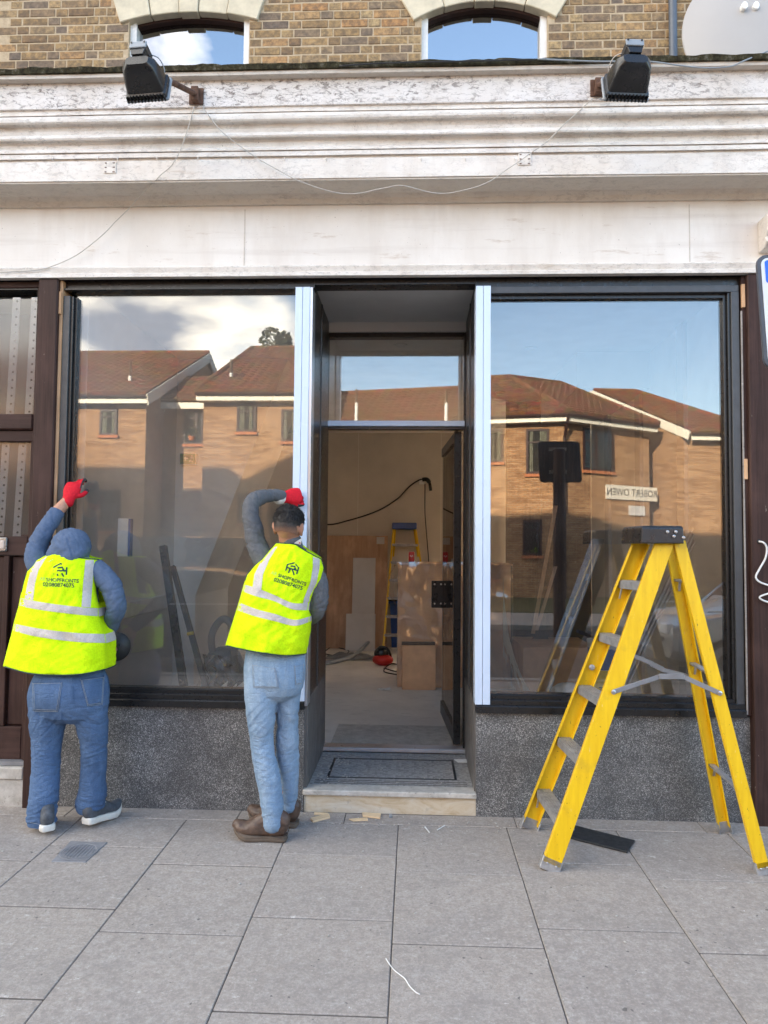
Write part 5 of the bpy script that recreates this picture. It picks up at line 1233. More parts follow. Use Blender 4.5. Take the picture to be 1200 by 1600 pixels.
# hoodie
tor = [row(1050, 56, 160, -.33, .6), row(1010, 50, 158, -.33, .60), row(960, 50, 154, -.325, .60), row(915, 55, 152, -.315, .58), row(885, 60, 150, -.305, .52), row(868, 76, 138, -.295, .5)]
sL = [(at(66, 892, -.30), .060, .066), (at(56, 873, -.295), .062, .064), (at(59, 853, -.27), .055, .057), (at(70, 830, -.24), .048, .050), (at(82, 811, -.19), .046, .047), (at(88.5, 801, -.165), .044, .043), (at(96.5, 789.5, -.14), .041, .040)]
sR = [(at(148, 890, -.30), .062, .07), (at(163, 902, -.31), .062, .068), (at(176, 922, -.325), .060, .064), (at(182, 948, -.33), .054, .057), (at(176, 968, -.27), .048, .050), (at(168, 984, -.20), .045, .046), (at(166, 992, -.155), .039, .039)]
mb = MB(); limb(mb, tor, 26, 4); limb(mb, sL[:6], 20, 4, flat=True); limb(mb, sR, 20, 4)
hc = at(106.5, 853, -.33)
hm = Matrix.Rotation(radians(-16), 3, 'Y') @ Matrix.Rotation(radians(20), 3, 'X')
blob(mb, hc+Vector((.004, .02, -.004)), .112, .125, .102, 22, 12, hm); blob(mb, hc+Vector((.03, -.02, -.045)), .088, .085, .065, 20, 10, hm); blob(mb, at(90, 862, -.355), .060, .06, .04, 18, 8, hm)
me = remesh(mb, 'hoodie', .0065, 4)
EL = at(70, 829, -.235); ER = at(181, 948, -.325)
def hood_fold(p, n_):
    a = folds(p, sL[1][0], sL[5][0], 44, .0052, 12)+folds(p, sR[1][0], sR[5][0], 40, .0058, 12, 3)
    d_ = (p-hc).length
    if d_ < .16:
        a += .005*ridged(Vector((p.x*14+p.z*9, p.z*6-p.x*7, 2)))*max(0, 1-abs(p.z-hc.z+.055)/.06)+.0028*nz(p*16)
        # seam down the hood
        sx_ = p.x-(hc.x+.052-.35*(p.z-hc.z)-2.2*max(0, p.z-hc.z-.03)**2*8)
        a -= .0055*math.exp(-(sx_/.004)**2)
    return a+.0022*nz(p*18)
displace(me, hood_fold)
ho = link('hoodie', me, 'hoodie_blue', man1)
for st in ((sL[5], sL[4]), ):
    d_ = (st[0][0]-st[1][0]).normalized(); limb(MB(), [(st[0][0]-d_*.035, .0455, .0445), (st[0][0]+d_*.008, .043, .042)], 20, 3, flat=True).build('cuff', 'hoodie_blue', ho, smooth=True)
fh = at(108, 868, -.44)
# vest
R1 = [[(4.5, 1041), (45, 1052), (90, 1055), (130, 1053), (168, 1045)], [(19, 985.5), (52, 994), (90, 1000), (130, 1004), (169, 1005)], [(21.4, 973.8), (55, 980.5), (90, 985.5), (130, 989), (166.5, 990)], [(29, 947), (58, 952.5), (90, 957), (125, 961), (156.5, 963.5)], [(31.5, 933.7), (60, 939.5), (90, 944), (125, 948), (156, 950)], [(36.5, 911), (65, 914), (93, 917), (122, 920), (151.5, 925)], [(42, 893), (69, 892), (95, 893), (122, 896), (150.5, 905)], [(53, 877), (75, 874), (97, 876), (124, 881), (152.5, 889)], [(75, 866.5), (84, 861), (97, 861), (122, 871), (155, 874)]]
T1 = [0, .26, .325, .49, .555, .68, .79, .90, 1]
v1 = Vest(R1, T1, [-.335, -.33, -.33, -.32, -.32, -.31, -.305, -.295, -.285], [.165, .16, .16, .158, .158, .15, .145, .135, .115], .60, 3.1)
v1.body(man1); v1.band(.262, .322); v1.band(.492, .552)
v1.strip([(72, 867), (58, 875), (48, 891), (43, 911), (38.5, 935)], [(76, 866), (70.5, 874), (60, 891), (54.5, 912), (51.5, 938)])
v1.strip([(133.5, 875), (132, 893), (130, 912), (127.5, 948)], [(147, 875), (146, 893), (144.5, 912), (141.5, 949)])
v1.logo((94, 891.5), 11, .06); v1.text('SHOPFRONTS', (97.5, 907), 51, .045, 'print_green', .018); v1.text('AR', (66.5, 904.5), 9, .045, 'print_faint', .006); v1.text('02080874075', (91.5, 914.2), 49, .045, 'print_green', .016)
# glove and forearm
w1 = at(107.5, 779, -.115); k1 = at(118, 752, -.065); d1 = (k1-w1).normalized()
mb = MB(); hand(mb, w1, d1, (0.05, -1, -.15), (1, 0, 0), 1.0, [(12, 30, 40), (28, 40, 30), (45, 55, 35), (55, 60, 40)], [(.45, .9, -.2), (.9, .35, -.45), (1, .05, -.5)], .05, 1.12)
me = remesh(mb, 'work_glove', .0036, 3)
nb1 = Vector((.05, -1, -.15)).normalized()
two_tone(me, lambda c, n_: n_.dot(nb1) < -.12 or (c-w1).dot(d1) > .150 or ((c-w1).x > .052 and (c-w1).dot(d1) > .075))
displace(me, lambda p, n_: .0010*ridged(p*60))
g1 = link('work_glove', me, ('glove_red', 'glove_black'), man1)
limb(MB(), [(w1-d1*.03, .037, .031), (w1-d1*.012, .036, .030)], 18, 2).build('glove_cuff', 'glove_red', g1, smooth=True)
# body under the clothes
mb = MB()
limb(mb, shrink(tor, .84), 20, 3); limb(mb, shrink(pel, .86), 20, 3)
for st in (lgL, lgR): limb(mb, shrink(st[:-2], .80)+[(Vector((st[-1][0].x, st[-1][0].y+.02, st[-2][0].z)), .042, .046), (Vector((st[-1][0].x, st[-1][0].y+.03, .075)), .04, .045), (Vector((st[-1][0].x, st[-1][0].y+.10, .06)), .035, .03)], 16, 3)
limb(mb, shrink(sL[:4], .74)+[(sL[4][0], .040, .040), (sL[5][0], .0375, .037), (w1+(sL[5][0]-w1)*.45, .033, .032), (w1, .029, .026), (w1+d1*.02, .03, .02)], 16, 3); limb(mb, shrink(sR[:4], .74)+[(sR[4][0], .036, .036), (sR[6][0], .028, .026)], 16, 3)
hand(mb, w1, d1, (0.05, -1, -.15), (1, 0, 0), .93, [(12, 30, 40), (28, 40, 30), (45, 55, 35), (55, 60, 40)], [(.45, .9, -.2), (.9, .35, -.45), (1, .05, -.5)], .05, .8)
cup = Vector((at(176, 1012, -.02).x, -.075, at(176, 1012, -.02).z))
wR = sR[6][0]; hand(mb, wR, cup+Vector((0, -.05, .03))-wR, (0, -.6, .8), (-1, .2, 0), .95, [(35, 50, 40)]*4)
limb(mb, [(at(106, 878, -.30), .055, .055), (hc+Vector((0, .05, -.05)), .052, .055)], 16, 2)
def face_head(mb, c, M, k=1.0, ears=True):
    c = Vector(c); V_ = lambda x, y, z_: c+M @ (Vector((x, y, z_))*k)
    blob(mb, c+M @ (Vector((0, -.012, .018))*k), .076*k, .094*k, .092*k, 22, 14, M); blob(mb, V_(0, .022, -.055), .058*k, .066*k, .062*k, 18, 10, M); blob(mb, V_(0, .06, -.098), .026*k, .022*k, .02*k, 12, 8, M)
    limb(mb, [(V_(0, .082, .022), .008*k, .008*k), (V_(0, .098, -.008), .011*k, .012*k), (V_(0, .106, -.03), .0165*k, .014*k)], 12, 3)
    for s_ in (-1, 1):
        blob(mb, V_(s_*.032, .075, .034), .022*k, .012*k, .007*k, 10, 6, M); blob(mb, V_(s_*.031, .073, .014), .014*k, .010*k, .009*k, 10, 6, M)
        if ears:
            E_ = M @ Matrix.Rotation(radians(14*s_), 3, 'Z'); blob(mb, V_(s_*.080, -.008, -.008), .011*k, .020*k, .034*k, 12, 10, E_); blob(mb, V_(s_*.089, -.020, .002), .007*k, .011*k, .026*k, 10, 8, E_); blob(mb, V_(s_*.08, .0, -.036), .009*k, .011*k, .012*k, 10, 6, E_)
    limb(mb, [(V_(-.022, .082, -.062), .005*k, .006*k), (V_(0, .091, -.060), .007*k, .008*k), (V_(.022, .082, -.062), .005*k, .006*k)], 10, 3, (0, 0, 1))
face_head(mb, hc+Vector((0, .05, -.02)), Matrix.Rotation(radians(-25), 3, 'X'), .93)
me = remesh(mb, 'person', .0085, 4); old = man1.data; man1.data = me; me.materials.append(MATS['skin']); bpy.data.meshes.remove(old)

# suction lifter the left man holds against the glass
sc1 = tag(MB().lathe(cup+Vector((0, .119, 0)), (0, -1, 0), [(0, .086), (.012, .088), (.03, .078), (.045, .05), (.055, .03), (.055, 0)], 28).build('suction_lifter', 'black_rubber', None, smooth=35), 'black round suction lifter stuck to the glass by the hip of the left man', 'suction lifter')
MB().bar(cup+Vector((-.05, .03, .02)), cup+Vector((.05, .03, .02)), .028, .028).build('handle', 'black_plastic', sc1, .006)

# ------------------------------------------------------------------ man by the door: grey jersey, dark hair
man2 = bpy.data.objects.new('person', bpy.data.meshes.new('person')); COL.objects.link(man2)
tag(man2, 'dark haired man in yellow vest, pale jeans and brown boots, gripping the pale mullion', 'person')
pel = [row(1016, 384, 476, -.335, .66), row(1030, 382, 478, -.345, .70), row(1050, 380, 478, -.355, .76), row(1068, 380, 475, -.355, .76)]
lgL = [row(1060, 382, 440, -.37, 1.05), row(1080, 381, 437, -.375, 1.06), row(1105, 382.5, 432, -.38, 1.05), row(1135, 387, 430, -.375, 1.05), row(1160, 391, 428, -.37, 1.05), row(1185, 394.5, 432, -.375, 1.05), row(1212, 399, 438, -.38, 1.05), row(1240, 405, 442, -.385, 1.05), row(1262, 407.5, 444.5, -.39, 1.08), row(1285, 410.5, 444, -.39, 1.1)]
lgR = [row(1060, 425, 475, -.33, 1.05), row(1080, 430, 471, -.32, 1.1), row(1105, 432, 469, -.30, 1.12), row(1135, 431, 467, -.275, 1.12), row(1160, 430, 468, -.26, 1.1), row(1185, 432, 468, -.245, 1.1), row(1212, 438, 468, -.235, 1.1), row(1240, 440, 465.5, -.225, 1.15), row(1260, 441, 462.5, -.22, 1.15)]
mb = MB()
for st in (pel, lgL, lgR): limb(mb, st, 26, 4, flat=st is not pel)
me = remesh(mb, 'jeans', .0048, 5)
cx1 = at(436, 1100, -.35).x; displace(me, jean_fold(1.0))
j2 = link('jeans', me, 'denim_pale', man2)
jb = BVHTree.FromPolygons([v.co.copy() for v in me.vertices], [tuple(p.vertices) for p in me.polygons])
pocket(jb, [(394, 1037), (430, 1043), (436, 1075), (396, 1074)], j2, 'denim_pale'); pocket(jb, [(460, 1040), (475, 1036), (473, 1068), (462, 1070)], j2, 'denim_pale')
for ln, r_ in (([(447, 1022), (447.5, 1040), (446, 1062)], .002), ([(384, 1030), (420, 1034), (476, 1028)], .0012), ([(388, 1120), (395, 1170), (404, 1230), (411, 1268)], .0014), ([(411, 1279), (428, 1284), (444, 1279)], .0012)):
    q = surf_tube(jb, px_line(ln), r_, .0006)
    if q: q.build('seam', 'denim_pale', j2)
q = lgL[-1]; limb(MB(), [(q[0]+Vector((0, 0, .032)), q[1]*1.06, q[2]*1.04), (q[0]+Vector((0, 0, -.004)), q[1]*1.08, q[2]*1.06)], 26, 3).build('turn_up', 'denim_pale', j2, smooth=True)
q = lgR[-1]; limb(MB(), [(q[0]+Vector((0, 0, .03)), q[1]*1.05, q[2]*1.03), (q[0]+Vector((0, 0, -.004)), q[1]*1.06, q[2]*1.04)], 26, 3).build('turn_up', 'denim_pale', j2, smooth=True)
h_ = pav(448, 1314); shoe('work_boot', man2, (h_.x, -.40, SL*-.4+.001), 88, .29, ('boot_brown', 'boot_sole'), True, wid=.052)
h_ = pav(466, 1290); shoe('work_boot', man2, (h_.x, -.215, SL*-.2+.001), 82, .29, ('boot_brown', 'boot_sole'), True, wid=.052)
tor = [row(1018, 388, 474, -.335, .66), row(985, 386, 478, -.335, .62), row(945, 388, 484, -.33, .62), row(912, 396, 492, -.325, .58), row(890, 408, 494, -.32, .54), row(868, 424, 486, -.31, .52), row(853, 436, 470, -.305, .7)]
sL = [(at(420, 884, -.31), .062, .068), (at(408, 868, -.31), .060, .064), (at(400, 846, -.305), .056, .06), (at(395.5, 822, -.30), .052, .056), (at(391.5, 800, -.295), .047, .050), (at(395, 783, -.275), .046, .047), (at(414, 775.5, -.21), .040, .042), (at(430, 774, -.155), .037, .038), (at(440, 775, -.125), .036, .037)]
sR = [(at(484, 886, -.31), .058, .066), (at(494, 902, -.315), .056, .062), (at(498, 924, -.32), .052, .058), (at(497, 948, -.31), .048, .054), (at(491, 962, -.25), .044, .046), (at(484, 968, -.18), .038, .038)]
mb = MB(); limb(mb, tor, 26, 4); limb(mb, sL, 20, 4); limb(mb, sR, 20, 4)
me = remesh(mb, 'jersey', .006, 4)
def jer(p, n_): return folds(p, sL[1][0], sL[4][0], 58, .0046, 13)+folds(p, sL[4][0]+Vector((0, 0, .02)), sL[8][0], 62, .0052, 13, 2)+folds(p, sR[1][0], sR[4][0], 50, .0046, 12, 5)+.0016*nz(p*22)
displace(me, jer)
je = link('jersey', me, 'jersey_grey', man2)
R2 = [[(352, 1008.5), (383, 1015.5), (415, 1021), (447, 1024.5), (478, 1022)], [(369.4, 953.2), (397.5, 963), (430, 971), (460, 978), (485, 971.6)], [(373.3, 940.6), (400, 951), (430, 959), (460, 968), (485.7, 962.5)], [(378, 924), (400, 932), (428.5, 939.6), (456, 952), (483, 954)], [(381, 912.5), (403, 919), (430, 930), (457, 941.6), (485, 941.5)], [(386, 898), (411, 901), (439, 908), (465, 920), (491, 925)], [(398, 883.5), (422, 884), (447, 889), (474, 898), (503, 909)], [(414.5, 867), (434, 867), (454, 870), (478, 876), (506.5, 888)], [(431.5, 848.5), (446, 849), (461, 850.5), (478, 861), (502, 873.5)]]
v2 = Vest(R2, T1, [-.335, -.335, -.335, -.33, -.33, -.325, -.32, -.315, -.305], [.165, .155, .155, .15, .15, .145, .14, .13, .11], .60, 7.7, 1.25)
v2.body(man2); v2.band(.262, .322); v2.band(.492, .552)
v2.strip([(425.5, 855), (409.5, 874), (397.5, 897), (394.5, 918)], [(433.5, 854), (421, 874), (411, 897), (408, 922)])
v2.strip([(489, 870), (489, 886), (485, 910), (475, 935), (473, 946)], [(500, 873), (499, 888), (494.5, 911), (484, 932), (483, 944)])
v2.logo((456.6, 889), 10, .30); v2.text('SHOPFRONTS', (456.5, 906), 46, .32, 'print_green', .018); v2.text('AR', (428, 896), 9.5, .32, 'print_faint', .006); v2.text('02080874075', (450.5, 912.5), 47, .31, 'print_green', .016)
w2 = at(444, 777, -.115); k2 = at(473, 773, -.075); d2 = (k2-w2).normalized(); nb2 = Vector((-.25, -1, .12)); hk = dict(curls=[(58, 70, 45), (62, 72, 45), (62, 72, 45), (62, 72, 45)], thumb=[(.75, .65, -.15), (.95, .25, -.15), (1, -.1, -.1)], spread=.0)
mb = MB(); hand(mb, w2, d2, nb2, (0, 0, -1), .97, fat=1.14, **hk)
me = remesh(mb, 'work_glove', .0036, 3); nn = nb2.normalized()
two_tone(me, lambda c, n_: n_.dot(nn) < -.25 or ((c-w2).z < -.040 and (c-w2).dot(d2) > .072))
displace(me, lambda p, n_: .0010*ridged(p*60))
g2 = link('work_glove', me, ('glove_red', 'glove_black'), man2)
limb(MB(), [(w2-d2*.035, .0385, .0385), (w2-d2*.012, .036, .035)], 18, 2, (0, 0, 1)).build('glove_cuff', 'collar_white', g2, smooth=True)
# head, hair, body
hd = at(452, 824, -.345); HM = Matrix.Rotation(radians(-14), 3, 'Z') @ Matrix.Rotation(radians(-12), 3, 'X') @ Matrix.Rotation(radians(4), 3, 'Y')
mb = MB(); face_head(mb, hd, HM, 1.0)
limb(mb, [(at(453, 868, -.32), .066, .062), (at(453, 850, -.325), .058, .058), (hd+Vector((0, 0, -.03)), .056, .060)], 20, 3)
limb(mb, shrink(tor, .84), 20, 3); limb(mb, shrink(pel, .86), 20, 3)
for st, dx in ((lgL, -.02), (lgR, -.02)): limb(mb, shrink(st[:-2], .80)+[(Vector((st[-1][0].x+dx, st[-1][0].y, st[-1][0].z+.06)), .036, .04), (Vector((st[-1][0].x+dx, st[-1][0].y, .07)), .036, .036), (Vector((st[-1][0].x+dx-.07, st[-1][0].y, .055)), .03, .03)], 16, 3)
limb(mb, shrink(sL[:7], .76)+[(sL[7][0], .031, .031), (w2, .028, .024), (w2+d2*.02, .03, .02)], 16, 3); limb(mb, shrink(sR[:5], .76)+[(sR[5][0], .028, .026)], 16, 3)
hand(mb, w2, d2, nb2, (0, 0, -1), .92, fat=.8, **hk)
hand(mb, sR[5][0], (-.3, 1, .1), (0.4, 0, 1), (-1, 0, .2), .95, [(35, 50, 40)]*4)
me = remesh(mb, 'person', .0078, 3); old = man2.data; man2.data = me; me.materials.append(MATS['skin_tan']); bpy.data.meshes.remove(old)
mb = MB(); blob(mb, hd+HM @ Vector((0, -.018, .034)), .082, .097, .086, 26, 16, HM)
me = remesh(mb, 'hair', .0045, 2)
b = bmesh.new(); b.from_mesh(me)
inv = HM.inverted()
def loc(p): return inv @ (p-hd)
kill = [v for v in b.verts if loc(v.co).z < (.002+.012*nz(v.co*30)+.012*nz(v.co*90) if loc(v.co).y < .02 else .055)]
bmesh.ops.delete(b, geom=kill, context='VERTS'); b.to_mesh(me); b.free()
displace(me, lambda p, n_: .0035*nz(p*55)+.0030*nz(Vector((p.x*130, p.y*60, p.z*40)))+.002*max(0, loc(p).z-.03)*20*(1 if loc(p).z < .1 else .8)*.5)
smooth_mesh(me); hr = link('hair', me, 'hair_black', man2)
rr = random.Random(2); vs_ = [(v.co.copy(), v.normal.copy()) for v in me.vertices]; mb = MB()
for k in range(5200):
    c, n_ = rr.choice(vs_); l_ = loc(c); dn = Vector((rr.gauss(0, .5), rr.gauss(0, .4), -1.0 if l_.z < .075 else rr.gauss(0, .3))); dn = (dn-n_*dn.dot(n_)).normalized()
    t = (n_*rr.uniform(.25, .8)+dn).normalized()*rr.uniform(.007, .016)*(.7 if l_.z < .03 else 1.25); w_ = t.cross(n_).normalized()*.0011
    c = c-n_*.001; mb.add([c-w_, c+w_, c+t], [(0, 1, 2)])
mb.build('hair_strands', 'hair_black', hr)['kind'] = 'stuff'
d = Nd('hair_fade'); g = d.n('ShaderNodeMapRange'); sp_ = d.n('ShaderNodeSeparateXYZ'); d.l(d.co(), sp_.inputs[0]); d.l(sp_.outputs[2], g.inputs[0])
g.inputs[1].default_value = hd.z-.050; g.inputs[2].default_value = hd.z+.008
st_ = d.noise(420, 2, .6); md = d.math('ADD', g.outputs[0], d.math('MULTIPLY', d.math('SUBTRACT', st_, .5), .9))
d.set(d.mix(d.math('MINIMUM', d.math('MAXIMUM', md, 0), 1), (.40, .20, .13), (.03, .024, .021)), .6); MATS['hair_fade'] = d.m
mb = MB(); blob(mb, hd+HM @ Vector((0, -.014, .012)), .0785, .0955, .090, 26, 16, HM); me = remesh(mb, 'hair_fade', .005, 2)
b = bmesh.new(); b.from_mesh(me); bmesh.ops.delete(b, geom=[v for v in b.verts if not (-.046 < loc(v.co).z < .045 and loc(v.co).y < .02 and not (abs(loc(v.co).x) > .07 and loc(v.co).z < .0))], context='VERTS'); b.to_mesh(me); b.free(); smooth_mesh(me); link('hair_fade', me, 'hair_fade', man2)
limb(MB(), [(at(454, 855, -.33), .072, .070), (at(454.5, 849.5, -.335), .066, .066), (at(455, 845.5, -.34), .060, .061)], 24, 3).build('collar', 'jersey_grey', man2, smooth=True)
lb = MB(); A_ = [at(459, 849, -.425), at(470, 851, -.42), at(472, 840.5, -.425), at(466, 844, -.432)]; lb.poly(A_, (0, .002, 0)); lt = lb.build('neck_label', 'collar_white', man2)
MB().poly([at(466.5, 849, -.4275), at(469.5, 849.5, -.4265), at(469, 846.5, -.4275)], (0, .001, 0)).build('red_mark', 'red_plastic', lt)
# ================================================================== THINGS ON AND BEFORE THE SHOPFRONT
# ---- yellow stepladder
fN, fF = pav(858, 1362), pav(824, 1294); rN, rF = pav(1196, 1368), pav(1131, 1300)
ld_ = empty('stepladder', (1.2, -.41, SL*-.41), 'tall yellow fibreglass stepladder with grey treads standing on the pavement', 'stepladder')
topZ = at(1028, 846, -.41).z
tN, tF = at(1040, 846, -.55), at(1001, 846, -.27); bN, bF = at(1062, 846, -.54), at(1046, 846, -.28)
tN.z = tF.z = bN.z = bF.z = topZ
def channel(a, b, web, fl, th, out, across):
    """C channel from a to b; web faces `out`, flanges point away from it; across = direction of the web's width"""
    a, b = Vector(a), Vector(b); t = (b-a).normalized(); o = Vector(out); o = (o-t*o.dot(t)).normalized(); w = t.cross(o).normalized()
    prof = [(-web/2, 0), (web/2, 0), (web/2, -fl), (web/2-th, -fl), (web/2-th, -th), (-web/2+th, -th), (-web/2+th, -fl), (-web/2, -fl)]
    return MB().rings([[p+w*x+o*y for x, y in prof] for p in (a, b)])
def rail(a, b, web, fl, out):
    d_ = (b-a).normalized()
    o = channel(a+d_*.035, b, web, fl, .005, out, None).build('rail', 'ladder_yellow', ld_, .0012)
    ft = channel(a, a+d_*.062, web+.012, fl+.008, .006, Vector(out), None)
    f_ = ft.build('foot', 'worn_aluminium', o, .002); t = Vector(out)
    w = d_.cross(t).normalized()
    for k in (-.022, .022): MB().lathe(a+d_*.033+w*k*(web/.085)+t*.001, t, [(0, .0065), (.004, .0065), (.005, .003)], 10).build('rivet', 'steel', f_)
    return o
r1 = rail(fN, tN, .088, .032, (0, -1, .15)); r2 = rail(fF, tF, .088, .032, (0, 1, .15))
r3 = rail(rN, bN, .060, .030, (0, -1, .12)); r4 = rail(rF, bF, .060, .030, (0, 1, .12))
# treads between the front rails
for i in range(5):
    z_ = .222+.293*i
    pa = fN+(tN-fN)*((z_-fN.z)/(tN.z-fN.z)); pb = fF+(tF-fF)*((z_-fF.z)/(tF.z-fF.z)); pa = pa+Vector((0, .006, 0)); pb = pb-Vector((0, .006, 0))
    d_ = pb-pa; h = .026; W_ = .078
    ux = Vector((1, 0, 0))
    tr_ = MB()
    tr_.hexa([pa-ux*W_/2-Vector((0, 0, .004)), pb-ux*W_/2-Vector((0, 0, .004)), pb+ux*W_/2-Vector((0, 0, .004)), pa+ux*W_/2-Vector((0, 0, .004)), pa-ux*W_/2, pb-ux*W_/2, pb+ux*W_/2, pa+ux*W_/2])
    for s_ in (-1, 1): tr_.hexa([p+ux*(s_*(W_/2-.002)+k) +Vector((0, 0, zz_)) for zz_ in (-.042, -.004) for p, k in ((pa, -.002), (pb, -.002), (pb, .002), (pa, .002))])
    for k in range(5):
        x_ = -.028+.014*k; tr_.hexa([p+ux*(x_+q)+Vector((0, 0, zz_)) for zz_ in (0, .003) for p, q in ((pa, -.0025), (pb, -.0025), (pb, .0025), (pa, .0025))])
    to = tr_.build('tread', 'worn_aluminium', ld_)
    if i in (0, 4):
        for p, s_ in ((pa, 1), (pb, -1)): MB().bar(p+ux*-.02+Vector((0, s_*.02, -.01)), p+ux*-.035+Vector((0, s_*.004, -.10)), .014, .004).build('tread_brace', 'worn_aluminium', to)
    if i == 0: MB().tube([pa+Vector((.01, .05, -.02)), pa+Vector((-.015, .035, -.20))], .005, 6).build('tread_brace', 'worn_aluminium', to)
for t_, w_ in ((.235, .03), (.585, .03), (.87, .03)):
    pa = rN+(bN-rN)*(1-(.0 if 0 else 1)+t_ if 0 else t_); pb = rF+(bF-rF)*t_
    b_ = MB().bar(pa+Vector((0, .004, 0)), pb-Vector((0, .004, 0)), .034, .012).build('cross_bar', 'worn_aluminium', ld_, .002)
    for p, s_ in ((pa, 1), (pb, -1)): MB().bar(p+Vector((0, s_*.05, -.004)), p+Vector((.012, s_*.004, -.06)), .012, .004).build('bar_brace', 'worn_aluminium', b_)
# cap
x0, x1 = at(1002, 838, -.59).x, at(1069, 838, -.59).x; zt = at(1028, 823, -.41).z; zb = topZ-.012
cp = MB().rings([[(x0+dx, -.59+dy, z_), (x1-dx*.3, -.59+dy, z_), (x1+.004-dx, -.41, z_), (x1-dx*.3, -.235-dy, z_), (x0+dx, -.235-dy, z_), (x0-.004+dx, -.41, z_)] for z_, dx, dy in ((zb, 0, 0), (zt-.012, .004, .006), (zt, .012, .014))]).build('top_cap', 'black_plastic', ld_, .005, seg=2)
for px, py in ((1043, 831), (1056, 831), (1053, 838), (1068, 840)):
    p = at(px, py, -.592); MB().lathe((p.x, -.589, p.z), (0, -1, 0), [(0, .008), (.005, .008), (.007, .004)], 10).build('rivet', 'steel', cp)
# folding spreaders
def on(a, b, px, py):                          # nearest point of rail a-b to a pixel ray
    best = min((k/60 for k in range(61)), key=lambda t: (lambda p: ((p-CAM).normalized()-ray(px, py).normalized()).length)(a+(b-a)*t)); return a+(b-a)*best
for (a, b, c, d_, Y, o) in ((on(fN, tN, 951, 1079), at(1031, 1056, -.58), at(1064, 1056, -.58), on(rN, bN, 1127, 1081), -.6, -.012), (on(fF, tF, 985, 1025), at(1020, 1037, -.24), at(1035, 1047, -.24), on(rF, bF, 1072, 1060), -.2, .012)):
    off = Vector((0, o, 0))
    for p, q in ((a+off, b+off), (c+off, d_+off)):
        k = MB().bar(p, q, .005, .024).build('spreader_arm', 'lead', ld_, .002)
        for e_ in (p, q): MB().lathe(e_+Vector((0, -.003 if o < 0 else .003, 0)), (0, -1 if o < 0 else 1, 0), [(0, .012), (.004, .012), (.006, .006)], 12).build('rivet', 'steel', k)
    MB().bar(b+off*1.5-Vector((.01, 0, 0)), c+off*1.5+Vector((.01, 0, 0)), .008, .028).build('spreader_hinge', 'lead', ld_, .002)
MB().lathe(on(fF, tF, 935, 1046)+Vector((0, -.012, 0)), (0, -1, 0), [(0, .016), (.008, .016), (.012, .008)], 14).build('stop_bolt', 'worn_aluminium', ld_)
# black rubber offcut under the ladder
q = [pav(872, 1296), pav(886, 1310), pav(980, 1334), pav(992, 1316), pav(893, 1291)]
tag(MB().rings([[Vector((p.x, p.y, SL*p.y+h)) for p in q] for h in (.0015, .0115)]).build('rubber_offcut', 'black_rubber', None, .002), 'flat black rubber strip lying on the pavement under the stepladder', 'offcut')

